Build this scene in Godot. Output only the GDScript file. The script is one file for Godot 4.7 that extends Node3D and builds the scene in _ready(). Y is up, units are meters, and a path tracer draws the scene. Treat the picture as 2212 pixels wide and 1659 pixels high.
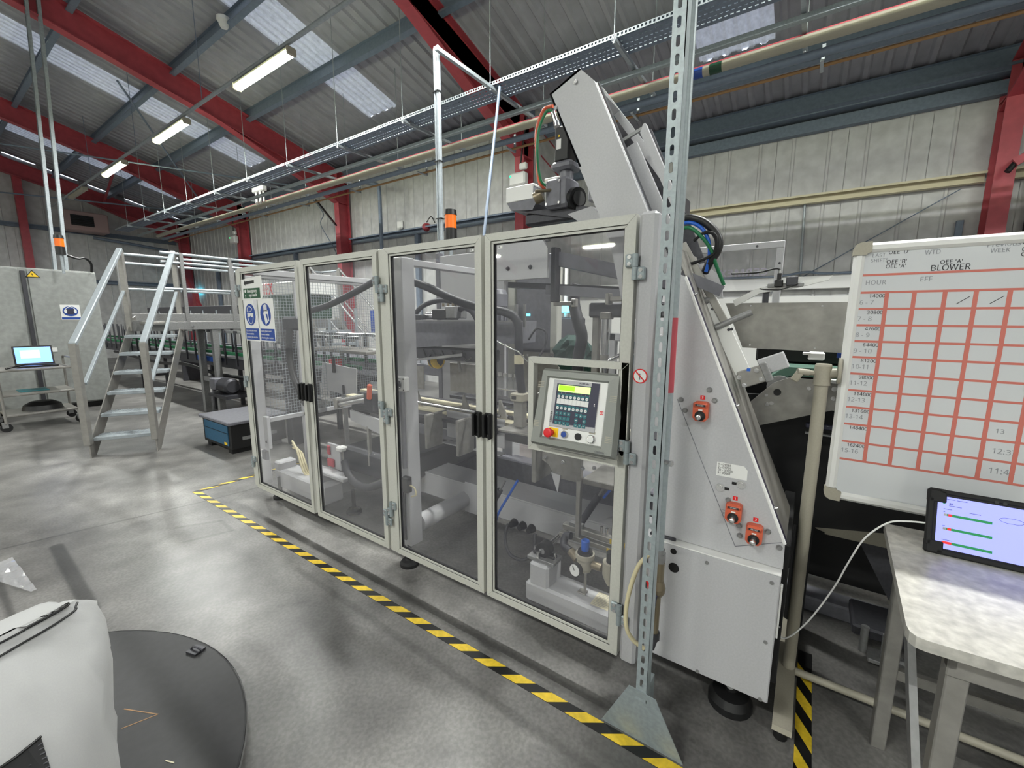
extends Node3D
# A packing machine behind glazed guard doors in a steel-framed factory hall. Units are metres, y is up, x runs along the machine, the hall's back wall is towards -z.

class MB:
	# collects triangles of one mesh; everything added goes through the transform x
	var v := PackedVector3Array()
	var n := PackedVector3Array()
	var uv := PackedVector2Array()
	var x := Transform3D.IDENTITY
	func t3(a: Vector3, b: Vector3, c: Vector3, na: Vector3, nb: Vector3, nc: Vector3) -> void:
		var m := (na + nb + nc)
		if (c - a).cross(b - a).dot(m) < 0.0:
			var s := b; b = c; c = s
			s = nb; nb = nc; nc = s
		v.append(x * a); v.append(x * b); v.append(x * c)
		n.append((x.basis * na).normalized()); n.append((x.basis * nb).normalized()); n.append((x.basis * nc).normalized())
		for i in 3:
			uv.append(Vector2.ZERO)
	func t(a: Vector3, b: Vector3, c: Vector3, out := Vector3.ZERO) -> void:
		var m := (c - a).cross(b - a).normalized()
		if out != Vector3.ZERO and m.dot(out) < 0.0:
			m = -m
		t3(a, b, c, m, m, m)
	func q(a: Vector3, b: Vector3, c: Vector3, d: Vector3, out := Vector3.ZERO) -> void:
		t(a, b, c, out)
		t(a, c, d, out)
	func quv(a: Vector3, b: Vector3, c: Vector3, d: Vector3, out: Vector3) -> void:
		# a picture quad: a top left, b top right, c bottom right, d bottom left
		for tr in [[a, b, c, Vector2(0, 0), Vector2(1, 0), Vector2(1, 1)], [a, c, d, Vector2(0, 0), Vector2(1, 1), Vector2(0, 1)]]:
			for i in 3:
				v.append(x * (tr[i] as Vector3))
				n.append((x.basis * out).normalized())
				uv.append(tr[3 + i])
	func box(a: Vector3, b: Vector3, bev := 0.0) -> MB:
		var lo := Vector3(minf(a.x, b.x), minf(a.y, b.y), minf(a.z, b.z))
		var hi := Vector3(maxf(a.x, b.x), maxf(a.y, b.y), maxf(a.z, b.z))
		return hbox((lo + hi) / 2.0, (hi - lo) / 2.0, Basis.IDENTITY, bev)
	func hbox(c: Vector3, h: Vector3, r := Basis.IDENTITY, bev := 0.0) -> MB:
		bev = minf(bev, minf(h.x, minf(h.y, h.z)) * 0.8)
		var p := {}
		for sx in [-1, 1]:
			for sy in [-1, 1]:
				for sz in [-1, 1]:
					var s := Vector3(sx, sy, sz)
					for k in 3:
						var w := h - Vector3.ONE * bev
						w[k] = h[k]
						p[[sx, sy, sz, k]] = c + r * (w * s)
		for k in 3:
			var i := (k + 1) % 3
			var j := (k + 2) % 3
			for s in [-1, 1]:
				var cs := []
				for ab in [[-1, -1], [1, -1], [1, 1], [-1, 1]]:
					var key := [0, 0, 0, k]
					key[k] = s; key[i] = ab[0]; key[j] = ab[1]
					cs.append(p[key])
				var o := Vector3.ZERO
				o[k] = s
				q(cs[0], cs[1], cs[2], cs[3], r * o)
			if bev > 0.0:
				for si in [-1, 1]:
					for sj in [-1, 1]:
						var cs := []
						for e in [[i, -1], [j, -1], [j, 1], [i, 1]]:
							var key := [0, 0, 0, e[0]]
							key[i] = si; key[j] = sj; key[k] = e[1]
							cs.append(p[key])
						var o := Vector3.ZERO
						o[i] = si; o[j] = sj
						q(cs[0], cs[1], cs[2], cs[3], r * o)
		if bev > 0.0:
			for sx in [-1, 1]:
				for sy in [-1, 1]:
					for sz in [-1, 1]:
						t(p[[sx, sy, sz, 0]], p[[sx, sy, sz, 1]], p[[sx, sy, sz, 2]], r * Vector3(sx, sy, sz))
		return self
	func bar(a: Vector3, b: Vector3, w: float, h: float, up := Vector3.UP, bev := 0.0) -> MB:
		# a rectangular bar from a to b, h along up
		var d := b - a
		var f := d.normalized()
		if absf(f.dot(up.normalized())) > 0.98:
			up = Vector3.BACK if absf(f.z) < 0.9 else Vector3.RIGHT
		var s := f.cross(up).normalized()
		var u := s.cross(f).normalized()
		return hbox((a + b) / 2.0, Vector3(w / 2.0, h / 2.0, d.length() / 2.0), Basis(s, u, -f), bev)
	func cyl(a: Vector3, b: Vector3, r0: float, r1 := -1.0, seg := 14, caps := true) -> MB:
		if r1 < 0.0:
			r1 = r0
		var f := (b - a).normalized()
		var s := f.cross(Vector3.UP if absf(f.y) < 0.9 else Vector3.RIGHT).normalized()
		var u := s.cross(f)
		var sl := (r0 - r1) / maxf((b - a).length(), 1e-5)
		for i in seg:
			var p := s * cos(TAU * i / seg) + u * sin(TAU * i / seg)
			var w := s * cos(TAU * (i + 1) / seg) + u * sin(TAU * (i + 1) / seg)
			var np := (p + f * sl).normalized()
			var nw := (w + f * sl).normalized()
			t3(a + p * r0, a + w * r0, b + w * r1, np, nw, nw)
			if r1 > 0.0:
				t3(a + p * r0, b + w * r1, b + p * r1, np, nw, np)
			if caps:
				t(a, a + p * r0, a + w * r0, -f)
				if r1 > 0.0:
					t(b, b + p * r1, b + w * r1, f)
		return self
	func tube(pts: Array, r: float, seg := 8, caps := true) -> MB:
		var s := Vector3.ZERO
		var rings := []
		for k in pts.size():
			var a: Vector3 = pts[maxi(k - 1, 0)]
			var b: Vector3 = pts[mini(k + 1, pts.size() - 1)]
			var f := (b - a).normalized()
			if s == Vector3.ZERO:
				s = f.cross(Vector3.UP if absf(f.y) < 0.9 else Vector3.RIGHT).normalized()
			s = (s - f * s.dot(f)).normalized()
			var u := s.cross(f)
			var ring := []
			for i in seg:
				ring.append(s * cos(TAU * i / seg) + u * sin(TAU * i / seg))
			rings.append(ring)
		for k in pts.size() - 1:
			var a: Vector3 = pts[k]
			var b: Vector3 = pts[k + 1]
			for i in seg:
				var j := (i + 1) % seg
				t3(a + rings[k][i] * r, a + rings[k][j] * r, b + rings[k + 1][j] * r, rings[k][i], rings[k][j], rings[k + 1][j])
				t3(a + rings[k][i] * r, b + rings[k + 1][j] * r, b + rings[k + 1][i] * r, rings[k][i], rings[k + 1][j], rings[k + 1][i])
		if caps:
			for e in [0, pts.size() - 1]:
				for i in seg:
					t(pts[e], pts[e] + rings[e][i] * r, pts[e] + rings[e][(i + 1) % seg] * r)
		return self
	func prism(poly: Array, o: Vector3, u: Vector3, w: Vector3, d: Vector3) -> MB:
		# the flat polygon (2D points along u and w from o), thickened by d
		var pk := PackedVector2Array(poly)
		var idx := Geometry2D.triangulate_polygon(pk)
		var dn := d.normalized()
		for k in range(0, idx.size(), 3):
			var a := o + u * pk[idx[k]].x + w * pk[idx[k]].y
			var b := o + u * pk[idx[k + 1]].x + w * pk[idx[k + 1]].y
			var c := o + u * pk[idx[k + 2]].x + w * pk[idx[k + 2]].y
			t(a, b, c, -dn)
			t(a + d, b + d, c + d, dn)
		var area := 0.0
		for k in pk.size():
			area += pk[k].cross(pk[(k + 1) % pk.size()])
		for k in pk.size():
			var e := pk[(k + 1) % pk.size()] - pk[k]
			var o2 := Vector2(e.y, -e.x) * signf(area)
			var a := o + u * pk[k].x + w * pk[k].y
			var b := a + u * e.x + w * e.y
			q(a, b, b + d, a + d, u * o2.x + w * o2.y)
		return self
	func xy(poly: Array, z: float, depth: float) -> MB:
		return prism(poly, Vector3(0, 0, z), Vector3.RIGHT, Vector3.UP, Vector3(0, 0, depth))
	func zy(poly: Array, px: float, depth: float) -> MB:
		# points are (z, y)
		return prism(poly, Vector3(px, 0, 0), Vector3.BACK, Vector3.UP, Vector3(depth, 0, 0))
	func lathe(prof: Array, o: Vector3, axis := Vector3.UP, seg := 20) -> MB:
		# prof: (radius, height along axis)
		var f := axis.normalized()
		var s := f.cross(Vector3.UP if absf(f.y) < 0.9 else Vector3.RIGHT).normalized()
		var u := s.cross(f)
		for k in prof.size() - 1:
			var a: Vector2 = prof[k]
			var b: Vector2 = prof[k + 1]
			var e := (b - a).normalized()
			for i in seg:
				var p := s * cos(TAU * i / seg) + u * sin(TAU * i / seg)
				var w := s * cos(TAU * (i + 1) / seg) + u * sin(TAU * (i + 1) / seg)
				var np := p * e.y - f * e.x
				var nw := w * e.y - f * e.x
				if a.x > 0.0:
					t3(o + p * a.x + f * a.y, o + w * a.x + f * a.y, o + w * b.x + f * b.y, np, nw, nw)
				if b.x > 0.0:
					t3(o + p * a.x + f * a.y, o + w * b.x + f * b.y, o + p * b.x + f * b.y, np, nw, np)
		return self
	func bolt(p: Vector3, dir: Vector3, r: float, h: float) -> MB:
		# a hexagon head on a washer
		cyl(p, p + dir * h * 0.25, r * 1.35, -1.0, 14)
		cyl(p + dir * h * 0.25, p + dir * h, r, r * 0.9, 6)
		return self
	func done() -> ArrayMesh:
		var a := []
		a.resize(Mesh.ARRAY_MAX)
		a[Mesh.ARRAY_VERTEX] = v
		a[Mesh.ARRAY_NORMAL] = n
		a[Mesh.ARRAY_TEX_UV] = uv
		var m := ArrayMesh.new()
		m.add_surface_from_arrays(Mesh.PRIMITIVE_TRIANGLES, a)
		return m

var M := {}
var grain: NoiseTexture2D
var smudge: NoiseTexture2D
var streak: NoiseTexture2D

func V(x: float, y: float, z: float) -> Vector3:
	return Vector3(x, y, z)

func P(a: Array) -> Array:
	# pairs of numbers -> 2D points
	var r := []
	for i in range(0, a.size(), 2):
		r.append(Vector2(a[i], a[i + 1]))
	return r

func cr(pts: Array, sub := 6) -> Array:
	# a smooth curve through the points
	var out := []
	for i in pts.size() - 1:
		var p0: Vector3 = pts[maxi(i - 1, 0)]
		var p1: Vector3 = pts[i]
		var p2: Vector3 = pts[i + 1]
		var p3: Vector3 = pts[mini(i + 2, pts.size() - 1)]
		for k in sub:
			out.append(p1.cubic_interpolate(p2, p0, p3, float(k) / sub))
	out.append(pts[-1])
	return out

func disc(cx: float, cy: float, rx: float, ry: float, seg := 24) -> Array:
	var r := []
	for i in seg:
		r.append(Vector2(cx + rx * cos(TAU * i / seg), cy + ry * sin(TAU * i / seg)))
	return r

func tag(o: Node3D, label: String, category: String, group := "", kind := "") -> Node3D:
	if label: o.set_meta("label", label)
	if category: o.set_meta("category", category)
	if group: o.set_meta("group", group)
	if kind: o.set_meta("kind", kind)
	return o

func thing(called: String, label: String, category: String, at: Vector3, group := "", yaw := 0.0, local := false) -> Node3D:
	# a thing: a node at its base; its parts are given in world coordinates unless local
	var o := Node3D.new()
	o.name = called
	o.position = at
	o.rotation.y = yaw
	add_child(o, true)
	if local or yaw != 0.0:
		locals[o] = true
	return tag(o, label, category, group)
var locals := {}

func put(mb, called: String, m: Material, parent: Node3D = self) -> MeshInstance3D:
	var o := MeshInstance3D.new()
	o.name = called
	o.mesh = mb.done() if mb is MB else mb
	o.material_override = null
	for i in o.mesh.get_surface_count():
		o.set_surface_override_material(i, m)
	parent.add_child(o, true)
	if parent != self and not parent is MeshInstance3D and not locals.has(parent):
		o.position = -parent.position
	return o

func solo(mb, called: String, m: Material, label: String, category: String, group := "") -> MeshInstance3D:
	var o := put(mb, called, m)
	tag(o, label, category, group)
	return o

func struct(mb, called: String, m: Material) -> MeshInstance3D:
	var o := put(mb, called, m)
	o.set_meta("kind", "structure")
	return o

func text(s: String, size: float, o: Vector3, u: Vector3, w: Vector3, called: String, m: Material, parent: Node3D, left := true, bold := false, squeeze := 1.0) -> MeshInstance3D:
	# raised print: o is the left (or centre) of the line at mid height, u runs along the line, w is up
	var tm := TextMesh.new()
	var f := SystemFont.new()
	f.font_names = PackedStringArray(["Droid Sans"])
	if bold: f.font_weight = 700
	tm.font = f
	tm.text = s
	tm.font_size = 32
	tm.pixel_size = size / 32.0
	tm.depth = 0.0008
	tm.curve_step = 3.0
	tm.horizontal_alignment = HORIZONTAL_ALIGNMENT_LEFT if left else HORIZONTAL_ALIGNMENT_CENTER
	tm.vertical_alignment = VERTICAL_ALIGNMENT_CENTER
	var mi := MeshInstance3D.new()
	mi.name = called
	mi.mesh = tm
	mi.material_override = null
	mi.set_surface_override_material(0, m) if tm.get_surface_count() > 0 else null
	tm.material = m
	parent.add_child(mi, true)
	var off := Vector3.ZERO
	if parent != self and not parent is MeshInstance3D and not locals.has(parent):
		off = -parent.position
	var z := u.cross(w).normalized()
	mi.transform = Transform3D(Basis(u.normalized() * squeeze, w.normalized(), z), o + off)
	return mi

func noise_tex(freq: float, lo: float, hi: float, oct := 3, sz := 512, kind := FastNoiseLite.TYPE_SIMPLEX_SMOOTH, sd := 1) -> NoiseTexture2D:
	var f := FastNoiseLite.new()
	f.noise_type = kind
	f.frequency = freq
	f.fractal_octaves = oct
	f.seed = sd
	var tx := NoiseTexture2D.new()
	tx.width = sz
	tx.height = sz
	tx.seamless = true
	tx.noise = f
	var g := Gradient.new()
	g.set_color(0, Color(lo, lo, lo))
	g.set_color(1, Color(hi, hi, hi))
	tx.color_ramp = g
	return tx

func mat(name_: String, c: Color, rough := 0.5, metal := 0.0, tex: Texture2D = null, sc := 1.0, rtex: Texture2D = null) -> StandardMaterial3D:
	var m := StandardMaterial3D.new()
	m.resource_name = name_
	m.albedo_color = c
	m.roughness = rough
	m.metallic = metal
	if tex:
		m.albedo_texture = tex
		m.uv1_triplanar = true
		m.uv1_world_triplanar = true
		m.uv1_scale = Vector3.ONE * sc
		if rtex:
			m.roughness_texture = rtex
	M[name_] = m
	return m

func glow(name_: String, c: Color, e: float) -> StandardMaterial3D:
	var m := mat(name_, c, 0.4)
	m.emission_enabled = true
	m.emission = c
	m.emission_energy_multiplier = e
	return m

func make_materials() -> void:
	grain = noise_tex(0.05, 0.95, 1.0, 4)
	smudge = noise_tex(0.012, 0.88, 1.0, 5, 512, FastNoiseLite.TYPE_SIMPLEX_SMOOTH, 7)
	streak = noise_tex(0.02, 0.8, 1.0, 4, 512, FastNoiseLite.TYPE_PERLIN, 3)
	mat("liner", Color(0.80, 0.80, 0.80), 0.55, 0.0, smudge, 0.6)
	mat("roof", Color(0.70, 0.70, 0.73), 0.6, 0.0, smudge, 0.5)
	mat("red", Color(0.72, 0.30, 0.34), 0.5, 0.0, smudge, 0.8)
	mat("galv", Color(0.66, 0.69, 0.71), 0.42, 0.3, smudge, 3.0)
	mat("galv_dark", Color(0.48, 0.53, 0.60), 0.5, 0.1, smudge, 2.0)
	mat("zinc", Color(0.62, 0.66, 0.67), 0.45, 0.25, smudge, 6.0)
	mat("paint", Color(0.71, 0.71, 0.72), 0.42, 0.0, grain, 4.0)
	mat("paint_dark", Color(0.46, 0.46, 0.49), 0.45, 0.0, smudge, 3.0)
	mat("frame", Color(0.76, 0.76, 0.73), 0.4, 0.0, grain, 3.0)
	mat("stainless", Color(0.62, 0.61, 0.59), 0.36, 0.45, smudge, 2.5)
	mat("steel", Color(0.56, 0.56, 0.56), 0.4, 0.35, smudge, 6.0)
	mat("steel_dark", Color(0.28, 0.28, 0.30), 0.45, 0.4, smudge, 6.0)
	mat("chrome", Color(0.80, 0.80, 0.80), 0.2, 0.95)
	mat("black", Color(0.07, 0.07, 0.075), 0.45)
	mat("rubber", Color(0.09, 0.09, 0.095), 0.75, 0.0, grain, 5.0)
	mat("rubber_grey", Color(0.21, 0.21, 0.23), 0.6)
	mat("disc_black", Color(0.20, 0.20, 0.205), 0.55, 0.0, smudge, 3.0)
	mat("white", Color(0.88, 0.88, 0.87), 0.4)
	mat("board_white", Color(0.80, 0.81, 0.82), 0.12)
	mat("cream", Color(0.80, 0.77, 0.66), 0.55)
	mat("beige", Color(0.66, 0.64, 0.58), 0.45, 0.0, grain, 4.0)
	mat("orange", Color(0.78, 0.36, 0.25), 0.4)
	mat("redsticker", Color(0.84, 0.12, 0.14), 0.4)
	mat("yellow", Color(0.95, 0.78, 0.10), 0.45)
	mat("tape_yellow", Color(0.93, 0.79, 0.20), 0.4, 0.0, smudge, 5.0)
	mat("tape_black", Color(0.06, 0.06, 0.06), 0.4)
	mat("green", Color(0.10, 0.42, 0.26), 0.5)
	mat("green_dark", Color(0.08, 0.25, 0.17), 0.5)
	mat("signgreen", Color(0.09, 0.30, 0.18), 0.4)
	mat("signblue", Color(0.13, 0.27, 0.58), 0.4)
	mat("blue", Color(0.12, 0.36, 0.74), 0.4)
	mat("blue_unit", Color(0.17, 0.36, 0.48), 0.5, 0.0, smudge, 3.0)
	mat("teal", Color(0.16, 0.42, 0.45), 0.5)
	mat("navy", Color(0.19, 0.19, 0.27), 0.4)
	mat("brown_pipe", Color(0.58, 0.44, 0.28), 0.5)
	mat("brass", Color(0.50, 0.46, 0.38), 0.4, 0.5)
	mat("marker", Color(0.13, 0.13, 0.15), 0.6)
	mat("marker_faint", Color(0.55, 0.56, 0.58), 0.6)
	mat("board_tape", Color(0.78, 0.44, 0.39), 0.5)
	mat("heater", Color(0.66, 0.56, 0.55), 0.5)
	mat("cabinet", Color(0.60, 0.61, 0.60), 0.5, 0.0, smudge, 1.5)
	mat("belt_green", Color(0.24, 0.36, 0.31), 0.6)
	mat("card", Color(0.62, 0.55, 0.42), 0.8, 0.0, streak, 20.0)
	mat("marble", Color(0.80, 0.79, 0.76), 0.3, 0.0, noise_tex(0.02, 0.78, 1.0, 6, 512, FastNoiseLite.TYPE_PERLIN, 11), 3.0)
	mat("weave", Color(0.64, 0.64, 0.64), 0.6, 0.0, grain, 10.0)
	mat("rock_cloth", Color(0.14, 0.26, 0.23), 0.8)
	mat("cable_cream", Color(0.80, 0.76, 0.62), 0.45)
	mat("purple_edge", Color(0.16, 0.13, 0.22), 0.4)
	glow("tube_glow", Color(0.97, 1.0, 0.86), 34.0)
	glow("lcd", Color(0.50, 0.90, 0.08), 0.9)
	glow("lcd_pale", Color(0.75, 0.95, 0.5), 0.9)
	glow("led_blue", Color(0.35, 0.85, 0.95), 3.0)
	glow("led_green", Color(0.1, 0.9, 0.5), 1.5)
	glow("amber", Color(0.90, 0.42, 0.05), 0.15)
	var g := mat("pane", Color(0.60, 0.60, 0.64, 0.06), 0.03)
	g.transparency = BaseMaterial3D.TRANSPARENCY_ALPHA
	var s := mat("rooflight", Color(0.95, 0.96, 0.98, 0.82), 0.7, 0.0, streak, 1.3)
	s.transparency = BaseMaterial3D.TRANSPARENCY_ALPHA
	s.backlight_enabled = true
	s.backlight = Color(0.34, 0.34, 0.355)
	var w := mat("film", Color(0.9, 0.9, 0.92, 0.22), 0.1)
	w.transparency = BaseMaterial3D.TRANSPARENCY_ALPHA

func _ready() -> void:
	# camera
	var cam := Camera3D.new()
	cam.name = "camera"
	cam.fov = 84.133
	cam.near = 0.02
	cam.far = 120.0
	cam.transform = Transform3D(Basis(Vector3.UP, 0.608337) * Basis(Vector3.RIGHT, -0.155484) * Basis(Vector3.BACK, 0.0030307), V(0, 1.62, 0))
	add_child(cam)
	cam.current = true
	# overcast sky, seen and felt only through the rooflights
	var env := Environment.new()
	var sky := Sky.new()
	var sm := ProceduralSkyMaterial.new()
	sm.sky_top_color = Color(0.86, 0.90, 0.97)
	sm.sky_horizon_color = Color(0.90, 0.93, 0.97)
	sm.ground_bottom_color = Color(0.35, 0.35, 0.35)
	sm.ground_horizon_color = Color(0.6, 0.6, 0.6)
	sm.energy_multiplier = 1.0
	sky.sky_material = sm
	env.background_mode = Environment.BG_SKY
	env.background_energy_multiplier = 2.6
	env.sky = sky
	env.ambient_light_source = Environment.AMBIENT_SOURCE_DISABLED
	env.tonemap_mode = Environment.TONE_MAPPER_LINEAR
	env.tonemap_exposure = 1.72
	env.sdfgi_enabled = true
	env.ssao_enabled = true
	env.ssil_enabled = true
	var we := WorldEnvironment.new()
	we.name = "environment"
	we.environment = env
	add_child(we)
	make_materials()
	# the lamps hang in rows; each builder sets the light of its own tube
	setting()
	steelwork()
	services()
	left_side()
	stairs_and_platform()
	back_conveyor()
	enclosure()
	machine_inside()
	control_panel()
	housing()
	tower()
	slotted_post()
	floor_things()
	board_and_table()
	right_conveyor()

# ------------------------------------------------------------------ the hall
const X0 := -22.4
const X1 := 7.2
const ZB := -7.6
const ZR := -9.25
const ZF := 21.3
const RIDGE := 6.0
const SKYLIGHTS := [[-19.85, -18.85], [-13.93, -12.95], [-8.4, -7.45], [-1.82, -0.8], [4.2, 5.2]]

func roof_y(z: float) -> float:
	# underside of the purlins' upper face, i.e. the plane the sheets lie on
	return 5.70 + 0.27 * ((z if z < RIDGE else 2.0 * RIDGE - z) + 7.2)

func ribbed(p: Vector3, u: Vector3, w: Vector3, out: Vector3, width: float, len0: float, pitch: float, rib: float, depth: float) -> MB:
	# a profiled sheet: width along u, len0 along w, ribs standing towards out
	var mb := MB.new()
	var prof := [Vector2(0, 0)]
	var k := pitch / 2.0
	while k < width - 0.01:
		prof.append(Vector2(k - rib / 2.0, 0))
		prof.append(Vector2(k - rib / 4.0, depth))
		prof.append(Vector2(k + rib / 4.0, depth))
		prof.append(Vector2(k + rib / 2.0, 0))
		k += pitch
	prof.append(Vector2(width, 0))
	var th := 0.012
	for i in prof.size() - 1:
		var a: Vector3 = p + u * prof[i].x + out * prof[i].y
		var b: Vector3 = p + u * prof[i + 1].x + out * prof[i + 1].y
		var e: Vector2 = prof[i + 1] - prof[i]
		var nn := (out * e.x - u * e.y).normalized()
		mb.q(a, b, b + w * len0, a + w * len0, nn)
		a = p + u * prof[i].x + out * (prof[i].y - th)
		b = p + u * prof[i + 1].x + out * (prof[i + 1].y - th)
		mb.q(a, b, b + w * len0, a + w * len0, -nn)
	return mb

func panels(wall: Node3D, a: Vector3, u: Vector3, total: float, heights: Callable, out: Vector3, pitch: float, rib: float) -> void:
	var k := 0.0
	while k < total - 0.01:
		var w := minf(1.0, total - k)
		var pt := a + u * k
		var h: float = heights.call(pt + u * w * 0.5)
		put(ribbed(pt + u * 0.003, u, Vector3.UP, out, w - 0.006, h, pitch, rib, 0.02), "cladding_sheet", M.liner, wall)
		k += 1.0

func setting() -> void:
	floor_slab()
	# back wall of the left-hand bays, the return beside column D and the wall of the right-hand bay
	var core := MB.new()
	core.box(V(X0 - 0.2, 0, ZB - 0.2), V(-4.75, 5.8, ZB - 0.03))
	var w := struct(core, "wall_back", M.liner)
	panels(w, V(X0, 0, ZB), Vector3.RIGHT, -4.75 - X0, func(p: Vector3) -> float: return 5.75, Vector3.BACK, 0.333, 0.05)
	core = MB.new()
	core.box(V(-4.95, 0, ZB - 0.0), V(-4.78, 5.8, ZR - 0.2))
	struct(core, "wall_recess", M.liner)
	core = MB.new()
	core.box(V(-4.78, 0, ZR - 0.2), V(X1 + 0.2, 5.4, ZR - 0.03))
	w = struct(core, "wall_rear", M.liner)
	panels(w, V(-4.78, 0, ZR), Vector3.RIGHT, X1 + 4.78, func(p: Vector3) -> float: return 5.3, Vector3.BACK, 0.5, 0.06)
	core = MB.new()
	core.prism(P([ZR - 0.2, 0, ZF + 0.2, 0, ZF + 0.2, roof_y(ZF), RIDGE, roof_y(RIDGE), ZR - 0.2, roof_y(ZR)]), V(X0 - 0.2, 0, 0), Vector3.BACK, Vector3.UP, V(0.17, 0, 0))
	w = struct(core, "wall_left", M.liner)
	panels(w, V(X0, 0, ZF), Vector3.FORWARD, ZF - ZR, func(p: Vector3) -> float: return roof_y(p.z) - 0.02, Vector3.RIGHT, 0.5, 0.06)
	core = MB.new()
	core.prism(P([ZR - 0.2, 0, ZF + 0.2, 0, ZF + 0.2, roof_y(ZF), RIDGE, roof_y(RIDGE), ZR - 0.2, roof_y(ZR)]), V(X1, 0, 0), Vector3.BACK, Vector3.UP, V(0.2, 0, 0))
	struct(core, "wall_right", M.liner)
	core = MB.new()
	core.box(V(X0 - 0.2, 0, ZF), V(X1 + 0.2, roof_y(ZF) + 0.1, ZF + 0.2))
	struct(core, "wall_front", M.liner)
	# roof: sheets down both slopes with rooflight strips between them
	var ceil := Node3D.new()
	ceil.name = "ceiling"
	ceil.set_meta("kind", "structure")
	add_child(ceil)
	var edges := []
	var at := X0
	for s in SKYLIGHTS + [[X1, X1]]:
		var cnt := maxi(1, roundi((s[0] - at) / 1.0))
		for i in cnt:
			edges.append([at + (s[0] - at) * i / cnt, at + (s[0] - at) * (i + 1) / cnt, 0])
		if s[0] < X1 - 0.1:
			edges.append([s[0], s[1], 1])
		at = s[1]
	var nwin := 1
	for e in edges:
		for side in [0, 1]:
			var d := V(0, 0.27, 1) if side == 0 else V(0, 0.27, -1)
			d = d.normalized()
			var out := V(0, -1, 0.27) if side == 0 else V(0, -1, -0.27)
			out = out.normalized()
			var z0 := ZR - 0.3 if side == 0 else ZF + 0.3
			var p := V(e[0], roof_y(ZR) - 0.27 * 0.3 + 0.06, z0)
			if side == 1:
				p.y = roof_y(ZF) - 0.27 * 0.3 + 0.06
			var full := absf(RIDGE - z0) / absf(d.z)
			if e[2] == 0:
				put(ribbed(p, Vector3.RIGHT, d, out, e[1] - e[0], full, 0.25, 0.12, 0.035), "roof_sheet", M.roof, ceil)
				continue
			var zs := -6.5
			if e[0] > -2.0:
				zs = -7.78
			var lo := (zs - (ZR - 0.3)) / absf(d.z)
			if side == 1:
				lo = 3.0
			put(ribbed(p, Vector3.RIGHT, d, out, e[1] - e[0], lo, 0.25, 0.12, 0.035), "roof_sheet", M.roof, ceil)
			var ln := full - lo - 1.0
			put(ribbed(p + d * (full - 1.0), Vector3.RIGHT, d, out, e[1] - e[0], 1.0, 0.25, 0.12, 0.035), "roof_sheet", M.roof, ceil)
			struct(ribbed(p + d * lo, Vector3.RIGHT, d, out, e[1] - e[0], ln, 0.16, 0.09, 0.03), "window_%d" % nwin, M.rooflight)
			nwin += 1
	# eaves gutter beams over the visible walls
	struct(MB.new().box(V(-4.7, 4.68, ZR + 0.02), V(X1, 4.86, ZR + 0.14)).box(V(-4.7, 4.9, ZR + 0.02), V(X1, 5.04, ZR + 0.3)), "trim_1", M.galv_dark)
	struct(MB.new().box(V(X0, 5.35, ZB + 0.03), V(-4.75, 5.6, ZB + 0.2)), "trim_2", M.galv_dark)
	# white dado box and lower lining of the right-hand bay
	struct(MB.new().box(V(-4.7, 2.12, ZR + 0.03), V(X1, 2.33, ZR + 0.2), 0.005), "trim_3", M.white)
	struct(MB.new().box(V(-4.7, 0.0, ZR + 0.03), V(X1, 2.0, ZR + 0.09)), "trim_4", M.white)

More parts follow.
